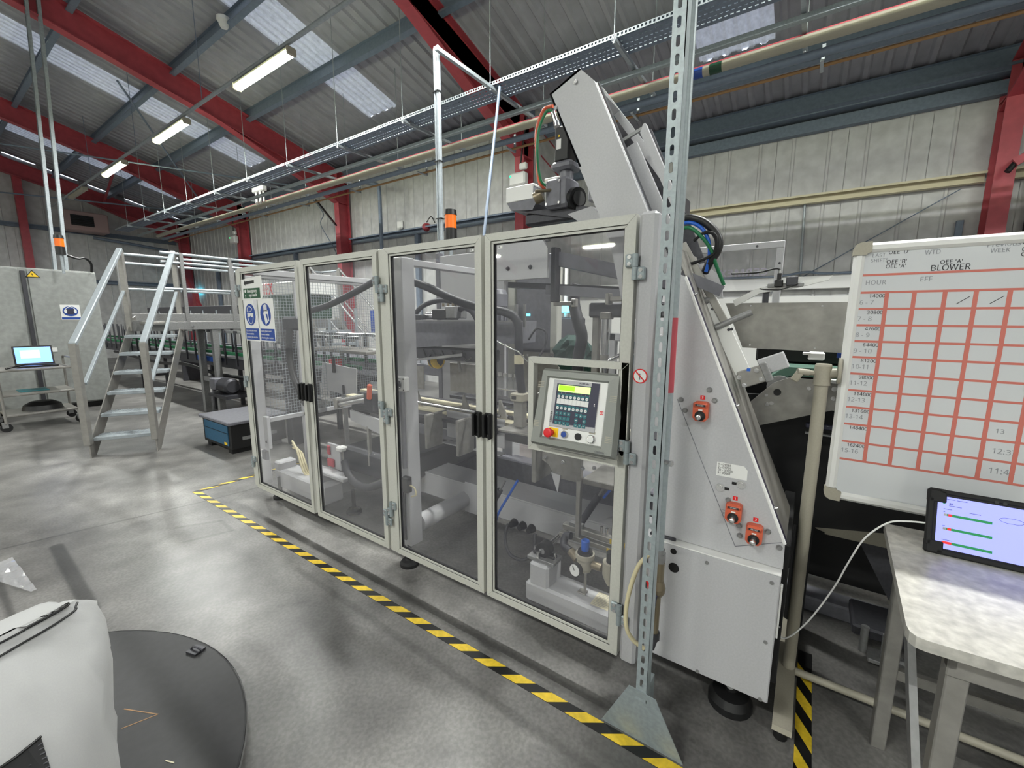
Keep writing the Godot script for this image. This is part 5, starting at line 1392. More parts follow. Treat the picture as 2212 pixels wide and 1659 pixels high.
	put(MB.new().cyl(V(-0.852, 0.375, -1.80) + gd * 0.0225, V(-0.852, 0.375, -1.80) + gd * 0.024, 0.029, -1.0, 24), "dial", M.white, ga)
	put(MB.new().bar(V(-0.852, 0.375, -1.80) + gd * 0.025, V(-0.862, 0.397, -1.80) + gd * 0.025, 0.003, 0.001, gd), "needle", M.black, ga)
	put(MB.new().cyl(V(-0.79, 0.40, -1.84), V(-0.74, 0.40, -1.84), 0.02).cyl(V(-0.87, 0.40, -1.84), V(-0.92, 0.42, -1.86), 0.022), "coupling", M.brass, o)
	put(MB.new().box(V(-0.82, 0.248, -1.81), V(-0.805, 0.36, -1.815), 0.002).box(V(-0.85, 0.246, -1.80), V(-0.805, 0.252, -1.84), 0.002), "support_strip", M.stainless, o)
	o = thing("air_filter", "pale air filter bowl beside the regulator at the door's right edge", "filter", V(-0.70, 0.3, -1.84))
	put(MB.new().lathe([Vector2(0, 0.0), Vector2(0.02, 0.0), Vector2(0.034, 0.03), Vector2(0.042, 0.05), Vector2(0.042, 0.12), Vector2(0, 0.12)], V(-0.69, 0.33, -1.84)), "bowl", M.beige, o)
	put(MB.new().cyl(V(-0.69, 0.45, -1.84), V(-0.69, 0.50, -1.84), 0.026), "cap", M.black, o)
	solo(MB.new().tube(cr([V(-0.92, 0.42, -1.86), V(-0.97, 0.43, -1.88), V(-0.97, 0.47, -1.9), V(-0.94, 0.48, -1.90)]), 0.02, 10), "pipe_elbow", M.steel_dark, "dull metal pipe elbows left of the blue regulator knob", "pipe")
	# push button box
	o = thing("button_box", "small white push button box with black button on the inner column", "button box", V(-1.97, 1.23, -1.68))
	put(MB.new().box(V(-2.025, 1.182, -1.66), V(-1.92, 1.272, -1.70), 0.008), "case", M.white, o)
	put(MB.new().cyl(V(-1.97, 1.225, -1.66), V(-1.97, 1.225, -1.652), 0.026), "bezel", M.chrome, o)
	put(MB.new().cyl(V(-1.97, 1.225, -1.652), V(-1.97, 1.225, -1.645), 0.02), "button", M.black, o)
	put(MB.new().box(V(-1.99, 1.255, -1.66), V(-1.955, 1.264, -1.659)), "label_plate", M.cabinet, o)
	for x in [-2.012, -1.933]:
		for y in [1.194, 1.26]:
			put(MB.new().cyl(V(x, y, -1.66), V(x, y, -1.6585), 0.005, -1.0, 8), "screw", M.black, o)
	solo(MB.new().cyl(V(-1.975, 0.7, -1.685), V(-1.975, 1.182, -1.685), 0.016, -1.0, 8), "button_conduit", M.paint_dark, "grey conduit running down from the push button box", "conduit")
	o = thing("door_switch", "grey door interlock switch bracket low on the inner column", "switch", V(-1.98, 0.6, -1.68))
	put(MB.new().box(V(-2.06, 0.55, -1.66), V(-1.98, 0.64, -1.69), 0.003), "bracket", M.white, o)
	put(MB.new().box(V(-1.985, 0.55, -1.66), V(-1.93, 0.65, -1.70), 0.006), "switch_body", M.black, o)
	put(MB.new().tube(cr([V(-1.93, 0.6, -1.68), V(-1.89, 0.59, -1.68), V(-1.88, 0.55, -1.68), V(-1.92, 0.53, -1.68)]), 0.005, 6), "lead", M.cable_cream, o)
	solo(MB.new().box(V(-2.0, 0.22, -1.68), V(-1.985, 0.55, -1.695)), "cable_channel", M.black, "thin dark cable channel down the inner column", "channel")
	o = thing("door_switch", "grey interlock switch on the left corner column behind the first door", "switch", V(-3.76, 0.55, -1.72))
	put(MB.new().box(V(-3.77, 0.5, -1.69), V(-3.70, 0.78, -1.72), 0.004), "bracket", M.paint, o)
	put(MB.new().box(V(-3.80, 0.40, -1.67), V(-3.73, 0.48, -1.70), 0.004), "switch_body", M.paint_dark, o)
	put(MB.new().box(V(-3.88, 0.41, -1.68), V(-3.80, 0.48, -1.69), 0.003), "plate", M.white, o)
	put(MB.new().cyl(V(-3.735, 0.56, -1.69), V(-3.735, 0.56, -1.685), 0.012), "round_hole_plug", M.black, o)
	# behind the second door: plates, cylinder, red buttons
	o = thing("side_station", "grey plate with two red stop buttons behind the second glazed door", "station", V(-3.2, 0.3, -2.0))
	put(MB.new().box(V(-3.30, 0.34, -1.98), V(-3.12, 0.56, -2.0), 0.004), "plate", M.paint, o)
	put(MB.new().box(V(-3.14, 0.52, -1.95), V(-3.06, 0.56, -2.02), 0.01), "white_cap", M.white, o)
	put(MB.new().box(V(-3.29, 0.36, -1.96), V(-3.20, 0.43, -1.98), 0.006).box(V(-3.29, 0.46, -1.965), V(-3.25, 0.54, -1.98), 0.006), "red_block", M.red, o)
	put(MB.new().box(V(-3.12, 0.36, -2.0), V(-2.4, 0.56, -2.9), 0.02), "dark_cover", M.rubber_grey, o)
	o = thing("slide_cylinder", "chrome slide cylinder lying behind the second glazed door", "cylinder", V(-3.0, 0.93, -2.0))
	put(MB.new().cyl(V(-3.15, 0.90, -2.0), V(-2.82, 0.98, -2.05), 0.022).cyl(V(-3.13, 0.94, -2.0), V(-2.80, 1.02, -2.05), 0.014), "barrel", M.chrome, o)
	put(MB.new().hbox(V(-3.14, 0.92, -2.0), V(0.02, 0.045, 0.03), Basis(Vector3.BACK, 0.2), 0.004), "end_block", M.stainless, o)
	put(MB.new().box(V(-2.80, 0.9, -2.0), V(-2.68, 1.05, -2.1), 0.01), "valve", M.steel_dark, o)
	put(MB.new().hbox(V(-2.69, 1.06, -1.98), V(0.018, 0.06, 0.016), Basis(Vector3.BACK, -0.15), 0.008), "orange_lever", M.orange, o)
	put(MB.new().xy(P([-2.98, 0.80, -2.5, 0.72, -2.5, 0.84, -2.98, 0.88]), -2.0, -0.02), "lower_plate", M.paint, o)
	put(MB.new().box(V(-2.78, 0.45, -2.0), V(-2.755, 0.78, -2.03), 0.004), "leg", M.stainless, o)
	o = thing("large_plate", "large plain grey plate with dark slots behind the second glazed door", "plate", V(-3.7, 0.9, -2.4))
	put(MB.new().xy(P([-4.03, 0.90, -3.47, 0.86, -3.44, 1.14, -4.0, 1.17]), -2.4, -0.012), "plate", M.paint, o)
	put(MB.new().box(V(-3.80, 1.08, -2.38), V(-3.765, 1.24, -2.4), 0.003), "dark_stop", M.black, o)
	put(MB.new().box(V(-3.66, 0.88, -2.385), V(-3.64, 0.97, -2.4), 0.003), "dark_slot", M.rubber_grey, o)
	o = thing("side_table", "grey table top with legs behind the second glazed door", "table", V(-4.0, 0.0, -2.8))
	put(MB.new().box(V(-4.6, 1.25, -2.6), V(-3.55, 1.28, -3.0), 0.004), "table_top", M.stainless, o)
	for x in [-4.5, -3.65]:
		put(MB.new().box(V(x - 0.02, 0, -2.98), V(x + 0.02, 1.25, -2.94), 0.003), "leg", M.steel, o)
	put(MB.new().box(V(-3.66, 1.28, -2.7), V(-3.58, 1.30, -2.75), 0.004), "white_block", M.white, o)
	# unit seen through the mesh
	o = thing("labelling_unit", "green unit with white top and red letters behind the mesh guard", "machine unit", V(-4.95, 1.4, -2.7))
	put(MB.new().box(V(-5.5, 1.60, -2.5), V(-4.55, 1.86, -2.9), 0.01), "green_case", M.green_dark, o)
	put(MB.new().box(V(-5.5, 1.86, -2.5), V(-4.45, 2.0, -2.9), 0.01), "white_top", M.white, o)
	text("MEX", 0.17, V(-5.36, 1.93, -2.497), Vector3.RIGHT, Vector3.UP, "red_lettering", M.redsticker, o, true, true, 0.85)
	put(MB.new().box(V(-5.2, 1.3, -2.5), V(-4.75, 1.60, -2.7), 0.03), "black_head", M.rubber_grey, o)
	put(MB.new().box(V(-5.4, 0.0, -2.7), V(-5.25, 1.6, -2.85), 0.01), "stand", M.steel_dark, o)
	o = thing("blue_notice", "blue rectangular notice on the wall column beyond the far steps", "notice", V(-6.6, 1.55, -5.6))
	put(MB.new().box(V(-7.45, 1.3, -5.6), V(-6.9, 1.75, -5.62), 0.003), "board", M.signblue, o)
	put(MB.new().box(V(-7.2, 0.0, -5.62), V(-7.15, 1.75, -5.66)), "post", M.steel, o)
	o = thing("red_toolbox", "small red box with white print under the grey side table", "box", V(-4.4, 1.0, -2.9))
	put(MB.new().box(V(-4.45, 1.0, -2.75), V(-4.33, 1.15, -2.85), 0.01), "case", M.redsticker, o)
	put(MB.new().box(V(-4.43, 1.06, -2.749), V(-4.35, 1.085, -2.747)), "white_print", M.white, o)

# ------------------------------------------------------------------ control panel
func control_panel() -> void:
	# local frame: x across the face, y up it, z out of it; the head is swivelled and leans back a little
	var o := thing("control_panel", "grey tilted operator control panel with green display, keypad and buttons", "control panel", V(-0.772, 1.237, FZ + 0.01), "", 0.0, true)
	o.rotation = V(-0.22, 0, 0)
	var mb := MB.new()
	# housing: rounded frame ring, deep box behind
	var w := 0.195
	var h := 0.168
	mb.hbox(V(0, 0, -0.07), V(w - 0.008, h - 0.008, 0.06), Basis.IDENTITY, 0.01)
	put(mb, "case", M.paint_dark, o)
	mb = MB.new()
	var ring_o := [V(-w, -h, -0.01), V(w, -h, -0.01), V(w - 0.005, h, -0.01), V(-w + 0.02, h, -0.01)]
	var ring_m := [V(-w + 0.012, -h + 0.012, 0.022), V(w - 0.012, -h + 0.012, 0.022), V(w - 0.016, h - 0.012, 0.022), V(-w + 0.03, h - 0.012, 0.022)]
	var ring_i := [V(-w + 0.055, -h + 0.035, 0.024), V(w - 0.055, -h + 0.035, 0.024), V(w - 0.055, h - 0.035, 0.024), V(-w + 0.055, h - 0.035, 0.024)]
	var ring_d := [V(-w + 0.06, -h + 0.042, 0.012), V(w - 0.06, -h + 0.042, 0.012), V(w - 0.06, h - 0.042, 0.012), V(-w + 0.06, h - 0.042, 0.012)]
	for i in 4:
		var j := (i + 1) % 4
		mb.q(ring_o[i], ring_o[j], ring_m[j], ring_m[i], Vector3.BACK)
		mb.q(ring_m[i], ring_m[j], ring_i[j], ring_i[i], Vector3.BACK)
		mb.q(ring_i[i], ring_i[j], ring_d[j], ring_d[i], Vector3.BACK)
	put(mb, "bezel", mat("bezel_grey", Color(0.55, 0.56, 0.54), 0.45, 0.0, grain, 8.0), o)
	for s in [[-0.165, 0.085], [0.165, 0.055], [-0.165, -0.085], [0.165, -0.105]]:
		for i in 4:
			put(MB.new().box(V(s[0] - 0.014, s[1] + i * 0.007 - 0.0015, 0.0225), V(s[0] + 0.014, s[1] + i * 0.007 + 0.0015, 0.0238)), "grip_rib", M.beige, o)
	put(MB.new().box(V(-0.135, -0.126, 0.010), V(0.135, 0.126, 0.0135), 0.002), "fascia", M.white, o)
	# keypad unit
	var kx0 := -0.108
	var kx1 := 0.102
	var ky0 := -0.078
	var ky1 := 0.121
	var k := put(MB.new().box(V(kx0, ky0, 0.0135), V(kx1, ky1, 0.0175), 0.003), "keypad", M.paint, o)
	put(MB.new().xy(P([kx0 + 0.018, ky0 + 0.012, kx1 - 0.001, ky0 + 0.022, kx1 - 0.001, ky1 - 0.001, 0.066, ky1 - 0.001, 0.066, ky1 - 0.016, kx0 + 0.018, ky1 - 0.016]), 0.0175, 0.0008), "dark_field", M.navy, k)
	put(MB.new().box(V(-0.082, 0.073, 0.0183), V(0.064, 0.101, 0.0195), 0.001), "display_frame", M.lcd_pale, k)
	put(MB.new().box(V(-0.079, 0.078, 0.0196), V(-0.005, 0.099, 0.0199)), "display", M.lcd, k)
	put(MB.new().box(V(-0.082, 0.021, 0.0183), V(0.063, 0.043, 0.0188)), "label_strip", M.white, k)
	for i in 8:
		var x := -0.0745 + i * 0.0183
		for r in 2:
			var y := 0.0525 if r == 0 else 0.0045
			put(MB.new().box(V(x - 0.0075, y - 0.008, 0.0183), V(x + 0.0075, y + 0.012, 0.0192), 0.0006), "key", M.teal, k)
			put(MB.new().cyl(V(x, y - 0.001, 0.0192), V(x, y - 0.001, 0.0198), 0.0062, -1.0, 14), "key_ring", M.white, k)
			text("F%d" % (i + 1 + r * 8), 0.0055, V(x, y - 0.001, 0.0199), Vector3.RIGHT, Vector3.UP, "key_print", M.navy, k, false)
		put(MB.new().box(V(x - 0.0003 + 0.009, 0.062, 0.0183), V(x + 0.0003 + 0.009, 0.070, 0.0186)), "tick_line", M.paint, k)
		put(MB.new().box(V(x + 0.009, 0.022, 0.0188), V(x + 0.0096, 0.042, 0.019)), "strip_line", M.marker_faint, k)
	var names := ["1", "2", "3", "CLR", "4", "5", "6", "-", "7", "8", "9", "."]
	for i in 12:
		var x := -0.0745 + (i % 4) * 0.0183
		var y := -0.018 - (i / 4) * 0.0205
		put(MB.new().box(V(x - 0.0075, y - 0.0075, 0.0183), V(x + 0.0075, y + 0.0075, 0.0192), 0.0006), "key", M.teal, k)
		text(names[i], 0.007 if names[i].length() < 2 else 0.005, V(x, y, 0.0194), Vector3.RIGHT, Vector3.UP, "key_print", M.white, k, false)
	var nav := [[0, 0, "←"], [1, 0, "▲"], [2, 0, "HLP"], [0, 1, "◄"], [2, 1, "►"], [0, 2, "↵"], [1, 2, "▼"], [2, 2, "ENT"]]
	for q in nav:
		var x = 0.0168 + q[0] * 0.0183
		var y = -0.018 - q[1] * 0.0205
		var shape := MB.new()
		if q[2] in ["▲", "▼", "◄", "►"]:
			shape.prism(disc(x, y, 0.0085, 0.0095, 8), V(0, 0, 0.0183), Vector3.RIGHT, Vector3.UP, V(0, 0, 0.0009))
			put(shape, "arrow_key", M.teal, k)
			var d := Vector2(0, 1) if q[2] == "▲" else Vector2(0, -1) if q[2] == "▼" else Vector2(-1, 0) if q[2] == "◄" else Vector2(1, 0)
			var s := Vector2(d.y, -d.x)
			var c := Vector2(x, y)
			put(MB.new().prism([c + d * 0.003, c - d * 0.002 + s * 0.003, c - d * 0.002 - s * 0.003], V(0, 0, 0.0192), Vector3.RIGHT, Vector3.UP, V(0, 0, 0.0003)), "arrow_print", M.white, k)
		else:
			put(shape.box(V(x - 0.0075, y - 0.0075, 0.0183), V(x + 0.0075, y + 0.0075, 0.0192), 0.0006), "key", M.teal, k)
			if q[2].length() > 1:
				text(q[2], 0.0052, V(x, y, 0.0194), Vector3.RIGHT, Vector3.UP, "key_print", M.white, k, false)
			else:
				put(MB.new().hbox(V(x, y, 0.0193), V(0.003, 0.0006, 0.0002)), "key_print", M.white, k)
	text("PCS 095 plus", 0.0085, V(0.012, 0.1135, 0.0178), Vector3.RIGHT, Vector3.UP, "model_print", M.navy, k, true, true, 0.85)
	text("CERMEX", 0.012, V(-0.100, -0.062, 0.0178), Vector3.UP, Vector3.LEFT, "maker_print", M.black, k, true, true)
	for s in [[0.088, 0.035, 0.0025], [0.085, 0.03, 0.0012], [0.09, 0.028, 0.0012]]:
		put(MB.new().cyl(V(s[0], s[1], 0.0183), V(s[0], s[1], 0.0188), s[2], -1.0, 8), "indicator_light", M.white, k)
	put(MB.new().box(V(0.113, -0.002, 0.0135), V(0.128, 0.012, 0.0141)), "number_sticker", M.redsticker, o)
	text("23", 0.011, V(0.1205, 0.005, 0.0142), Vector3.RIGHT, Vector3.UP, "number_print", M.white, o, false, true)
	# buttons
	put(MB.new().box(V(-0.104, -0.121, 0.0135), V(-0.060, -0.083, 0.0145)), "yellow_plate", M.yellow, o)
	put(MB.new().lathe([Vector2(0.013, 0.0), Vector2(0.013, 0.018), Vector2(0.019, 0.022), Vector2(0.0205, 0.03), Vector2(0.019, 0.037), Vector2(0.012, 0.040), Vector2(0, 0.0405)], V(-0.091, -0.105, 0.014), Vector3.BACK), "emergency_stop", M.redsticker, o)
	var b := put(MB.new().lathe([Vector2(0.0155, 0), Vector2(0.0155, 0.009), Vector2(0.0135, 0.011), Vector2(0.0, 0.011)], V(-0.028, -0.103, 0.0135), Vector3.BACK), "push_button", M.chrome, o)
	put(MB.new().cyl(V(-0.028, -0.103, 0.0245), V(-0.028, -0.103, 0.0265), 0.0118, -1.0, 20), "blue_cap", M.signblue, b)
	put(MB.new().box(V(-0.042, -0.084, 0.0135), V(-0.016, -0.078, 0.0142)), "label_plate", M.beige, o)
	put(MB.new().cyl(V(0.033, -0.103, 0.0135), V(0.033, -0.103, 0.0175), 0.0145, -1.0, 20), "blank_plug", M.black, o)
	b = put(MB.new().lathe([Vector2(0.017, 0), Vector2(0.017, 0.010), Vector2(0.0145, 0.013), Vector2(0.0, 0.013)], V(0.092, -0.103, 0.0135), Vector3.BACK), "push_button", M.chrome, o)
	put(MB.new().cyl(V(0.092, -0.103, 0.0265), V(0.092, -0.103, 0.028), 0.0125, -1.0, 20), "white_cap", M.white, b)
	put(MB.new().box(V(0.078, -0.083, 0.0135), V(0.105, -0.074, 0.0142)), "label_plate", M.beige, o)
	text("Optima", 0.012, V(0.135, -0.148, 0.0245), Vector3.RIGHT, Vector3.UP, "bezel_print", M.paint_dark, o, false)
	put(MB.new().box(V(-0.12, -0.185, -0.09), V(0.14, -0.165, -0.05), 0.004), "support_bar", M.steel, o)

# ------------------------------------------------------------------ right end of the machine
func housing() -> void:
	var o := thing("side_housing", "large sloping grey side panel with three orange position indicators", "machine housing", V(-0.22, 0.73, -1.75))
	var poly := P([-0.46, 0.755, -0.004, 0.755, -0.006, 0.845, -0.392, 1.768, -0.46, 1.80])
	put(MB.new().xy(poly, -1.66, -0.012), "side_panel", M.paint, o)
	# folded white edge along the slope
	var e := Vector3(-0.386, 0.923, 0).normalized()
	var n := V(0.923, 0.386, 0).normalized()
	var a := V(-0.006, 0.845, 0)
	var b := V(-0.392, 1.768, 0)
	put(MB.new().bar(a + V(0, 0, -1.663), b + V(0, 0, -1.663), 0.008, 0.012, n, 0.003), "folded_edge", M.white, o)
	put(MB.new().bar(a + V(0, 0, -1.690) + n * 0.001, b + V(0, 0, -1.690) + n * 0.001, 0.03, 0.006, n), "dark_seal", M.purple_edge, o)
	put(MB.new().bar(a + V(0, 0, -1.86) - n * 0.002, b + e * 0.12 + V(0, 0, -1.86) - n * 0.002, 0.31, 0.012, n, 0.002), "slide_plate", M.stainless, o)
	for t in [0.12, 0.5, 0.93]:
		put(MB.new().bolt(a.lerp(b, t) + V(0, 0, -1.69) + n * 0.004, n, 0.005, 0.012), "bolt", M.chrome, o)
	# scribed seam of the adjusting plate
	put(MB.new().bar(V(-0.392, 1.316, -1.6598), V(-0.156, 0.792, -1.6598), 0.0012, 0.002, n), "seam", M.paint_dark, o)
	put(MB.new().bar(V(-0.156, 0.792, -1.6598), V(-0.014, 0.853, -1.6598), 0.0012, 0.002, V(0, 1, 0)), "seam", M.paint_dark, o)
	for p in [[-0.282, 1.362], [-0.378, 1.315], [-0.361, 1.276], [-0.262, 1.325], [-0.191, 0.963], [-0.149, 0.876], [-0.144, 0.839], [-0.059, 0.88], [-0.021, 0.832]]:
		put(MB.new().bolt(V(p[0], p[1], -1.66), Vector3.BACK, 0.0075, 0.008), "bolt", M.steel, o)
	for p in [[-0.221, 1.004, 0.016], [-0.154, 1.03, -0.016]]:
		put(MB.new().box(V(p[0] - 0.014 + p[2], p[1] - 0.005, -1.6598), V(p[0] + 0.014 + p[2], p[1] + 0.005, -1.6592)), "adjusting_slot", M.black, o)
		put(MB.new().cyl(V(p[0], p[1], -1.66), V(p[0], p[1], -1.657), 0.015, -1.0, 18).cyl(V(p[0], p[1], -1.657), V(p[0], p[1], -1.650), 0.008, -1.0, 12), "clamp_bolt", M.chrome, o)
	put(MB.new().box(V(-0.46, 0.752, -1.655), V(-0.36, 0.762, -1.64), 0.002), "latch_strip", M.steel_dark, o)
	text("UU", 0.02, V(-0.20, 0.895, -1.6594), Vector3.UP, Vector3.LEFT, "pen_mark", M.marker_faint, o)
	# handwritten label
	o = thing("handwritten_label", "white label with handwritten setting numbers on the sloping side panel", "label", V(-0.19, 1.07, -1.66))
	put(MB.new().xy(P([-0.238, 1.048, -0.138, 1.049, -0.138, 1.085, -0.150, 1.099, -0.238, 1.10]), -1.66, 0.0008), "paper", M.white, o)
	var rows := ["1 - 01585", "2 - 01725", "02 - 00200", "3 - 00601"]
	for i in 4:
		text(rows[i], 0.0105, V(-0.234, 1.092 - i * 0.0105, -1.6588), Vector3.RIGHT, Vector3.UP, "handwriting", M.marker, o)
	# position indicators
	for q in [[-0.303, 1.281, "3", "orange position indicator numbered 3, highest on the side panel"], [-0.169, 0.924, "1", "orange position indicator numbered 1, left of the lower pair"], [-0.099, 0.862, "2", "orange position indicator numbered 2, right of the lower pair"]]:
		var x: float = q[0]
		var y: float = q[1]
		o = thing("position_indicator", q[3], "indicator", V(x, y, -1.66))
		put(MB.new().xy(P([x - 0.026, y + 0.031, x - 0.018, y + 0.037, x + 0.018, y + 0.037, x + 0.026, y + 0.031, x + 0.026, y - 0.022, x + 0.016, y - 0.034, x - 0.016, y - 0.034, x - 0.026, y - 0.022]), -1.66, 0.026), "body", M.orange, o)
		put(MB.new().hbox(V(x, y + 0.026, -1.634), V(0.022, 0.009, 0.006), Basis(Vector3.RIGHT, 0.5), 0.002), "window_hood", M.orange, o)
		put(MB.new().hbox(V(x, y + 0.0255, -1.627), V(0.017, 0.0045, 0.0008), Basis(Vector3.RIGHT, 0.5)), "counter_window", M.steel_dark, o)
		text("0%s58%s" % [q[2], q[2]], 0.008, V(x, y + 0.0255, -1.6258), Vector3.RIGHT, V(0, 0.88, 0.48), "counter_digits", M.white, o, false)
		put(MB.new().box(V(x - 0.007, y + 0.005, -1.634), V(x + 0.007, y + 0.010, -1.6335)), "arrow_print", M.white, o)
		put(MB.new().cyl(V(x, y - 0.014, -1.634), V(x, y - 0.014, -1.630), 0.018, -1.0, 20), "collar", M.black, o)
		put(MB.new().cyl(V(x, y - 0.014, -1.630), V(x, y - 0.014, -1.602), 0.0095, -1.0, 18).cyl(V(x, y - 0.014, -1.602), V(x, y - 0.014, -1.600), 0.009, 0.004, 18), "shaft_end", M.chrome, o)
		put(MB.new().box(V(x - 0.008, y + 0.043, -1.66), V(x + 0.008, y + 0.058, -1.6592)), "number_sticker", M.redsticker, o)
		text(q[2], 0.012, V(x, y + 0.0505, -1.659), Vector3.RIGHT, Vector3.UP, "number_print", M.white, o, false, true)
	# lower cabinet
	o = thing("lower_cabinet", "square grey steel cabinet panel below the sloping side panel", "cabinet", V(-0.21, 0.0, -1.8))
	put(MB.new().box(V(-0.455, 0.248, -1.62), V(-0.006, 0.748, -1.665), 0.004), "cover", M.paint, o)
	put(MB.new().box(V(-0.44, 0.26, -1.66), V(-0.02, 0.74, -2.3), 0.004), "body", M.paint_dark, o)
	put(MB.new().box(V(-0.455, 0.7475, -1.618), V(-0.006, 0.7525, -1.668), 0.001), "top_lip", M.white, o)
	for p in [[-0.239, 0.718], [-0.031, 0.716], [-0.031, 0.487], [-0.241, 0.258], [-0.029, 0.257]]:
		put(MB.new().cyl(V(p[0], p[1], -1.62), V(p[0], p[1], -1.616), 0.0065, -1.0, 14), "screw", M.steel, o)
	for p in [[-0.36, 0.722, 0.012], [-0.355, 0.655, 0.02]]:
		put(MB.new().cyl(V(p[0], p[1], -1.6199), V(p[0], p[1], -1.6192), p[2], -1.0, 18), "cable_hole", M.black, o)
	put(MB.new().box(V(-0.006, 0.50, -1.64), V(0.002, 0.70, -1.665), 0.002), "side_label", M.white, o)
	put(MB.new().box(V(-0.03, 0.26, -1.72), V(0.012, 0.82, -2.3), 0.004), "dark_inner_frame", M.rubber, o)
	put(MB.new().lathe([Vector2(0, 0.11), Vector2(0.02, 0.11), Vector2(0.024, 0.07), Vector2(0.07, 0.06), Vector2(0.085, 0.03), Vector2(0.085, 0.0)], V(-0.14, 0, -1.83)).cyl(V(-0.14, 0.1, -1.83), V(-0.14, 0.28, -1.83), 0.02), "levelling_foot", M.black, o)
	put(MB.new().bolt(V(-0.14, 0.11, -1.80), V(0, 0.6, 1).normalized(), 0.012, 0.02), "foot_nut", M.steel, o)

func slope_poly(pts: Array, z: float, depth: float) -> MB:
	return MB.new().xy(P(pts), z, depth)

func tower() -> void:
	# tilted carton magazine tower above the doors
	var o := thing("tilted_tower", "tall tilted grey magazine tower rising above the right-hand door", "machine tower", V(-0.75, 1.9, -1.9))
	put(slope_poly([-0.996, 2.552, -0.858, 2.610, -0.794, 2.548, -0.50, 1.90, -0.58, 1.62, -0.62, 1.60, -0.70, 1.92], -1.70, -0.02), "front_plate", M.paint, o)
	put(slope_poly([-0.996, 2.552, -0.858, 2.610, -0.850, 2.603, -0.985, 2.547], -1.70, -0.42), "top_plate", M.paint, o)
	put(slope_poly([-0.996, 2.552, -0.985, 2.547, -0.69, 1.92, -0.70, 1.92], -1.70, -0.3), "left_flange", M.paint, o)
	for p in [[-0.872, 2.563], [-0.962, 2.487]]:
		put(MB.new().cyl(V(p[0], p[1], -1.70), V(p[0], p[1], -1.692), 0.009, -1.0, 12), "button_bolt", M.chrome, o)
	var d := V(0.294, -0.648, 0).normalized()
	var n := V(0.648, 0.294, 0).normalized()
	var a := V(-0.805, 2.54, -1.735)
	var b := a + d * 0.95
	put(MB.new().bar(a, b, 0.03, 0.04, n, 0.003), "aluminium_rail", M.chrome, o)
	put(MB.new().bar(a + n * 0.021 + V(0, 0, 0.006), b + n * 0.021 + V(0, 0, 0.006), 0.005, 0.004, n), "rail_groove", M.steel_dark, o)
	put(MB.new().bar(a + n * 0.021 - V(0, 0, 0.004), b + n * 0.021 - V(0, 0, 0.004), 0.004, 0.004, n), "rail_groove", M.steel_dark, o)
	put(slope_poly([-0.970, 2.720, -0.945, 2.735, -0.60, 2.27, -0.62, 2.23, -0.712, 2.36, -0.93, 2.66], -2.12, -0.02), "rear_arm", M.paint, o)
	put(slope_poly([-0.744, 2.353, -0.693, 2.374, -0.44, 1.84, -0.52, 1.80, -0.601, 2.041], -1.93, -0.02), "second_plate", M.paint, o)
	put(slope_poly([-0.685, 2.457, -0.675, 2.460, -0.50, 2.08, -0.53, 2.07, -0.696, 2.425], -1.98, -0.03), "hook_arm", M.paint, o)
	put(MB.new().bar(V(-0.77, 2.395, -1.95), V(-0.68, 2.452, -2.0), 0.02, 0.012), "hook_bar", M.steel, o)
	put(MB.new().box(V(-0.70, 2.2, -2.2), V(-0.55, 2.0, -2.35), 0.01), "dark_drive", M.steel_dark, o)
	put(slope_poly([-0.90, 2.50, -0.72, 2.52, -0.42, 1.85, -0.60, 1.85], -2.2, -0.02), "back_sheet", M.steel_dark, o)
	# inclined chute parts on the right
	put(MB.new().bar(V(-0.455, 1.915, -1.85), V(-0.276, 1.60, -1.85), 0.012, 0.028, n, 0.002), "chute_rail", M.stainless, o)
	put(slope_poly([-0.475, 1.842, -0.40, 1.85, -0.33, 1.79, -0.315, 1.70, -0.36, 1.70, -0.47, 1.76], -2.0, -0.01), "chute_gusset", M.paint, o)
	put(MB.new().bar(V(-0.44, 1.79, -1.80), V(-0.29, 1.72, -1.80), 0.02, 0.04), "chute_bar", M.paint_dark, o)
	put(slope_poly([-0.359, 1.665, -0.315, 1.70, -0.165, 1.40, -0.225, 1.40], -1.85, -0.012), "white_side_plate", M.white, o)
	for p in [[-0.325, 1.655], [-0.262, 1.575], [-0.252, 1.577]]:
		put(MB.new().cyl(V(p[0], p[1], -1.85), V(p[0], p[1], -1.848), 0.006, -1.0, 10), "screw", M.steel_dark, o)
	put(MB.new().cyl(V(-0.31, 1.582, -1.84), V(-0.19, 1.642, -1.86), 0.012), "round_bar", M.steel, o)
	put(MB.new().cyl(V(-0.40, 1.665, -1.84), V(-0.33, 1.70, -1.86), 0.014), "round_bar", M.steel, o)
	put(MB.new().hbox(V(-0.165, 1.405, -1.80), V(0.042, 0.032, 0.012), Basis(Vector3.BACK, 0.42), 0.003), "clamp_plate", M.stainless, o)
	for p in [[-0.205, 1.40], [-0.15, 1.43], [-0.185, 1.372], [-0.132, 1.40]]:
		put(MB.new().bolt(V(p[0], p[1], -1.788), Vector3.BACK, 0.0065, 0.01), "bolt", M.chrome, o)
	put(MB.new().box(V(-0.182, 1.425, -1.788), V(-0.17, 1.436, -1.7875)), "blue_sticker", M.blue, o)
	put(MB.new().hbox(V(-0.12, 1.425, -1.80), V(0.012, 0.036, 0.014), Basis(Vector3.BACK, 0.42), 0.003), "clamp_jaw", M.steel, o)
	put(MB.new().hbox(V(-0.105, 1.452, -1.87), V(0.045, 0.03, 0.02), Basis(Vector3.BACK, 0.42), 0.003), "grey_block", M.paint, o)
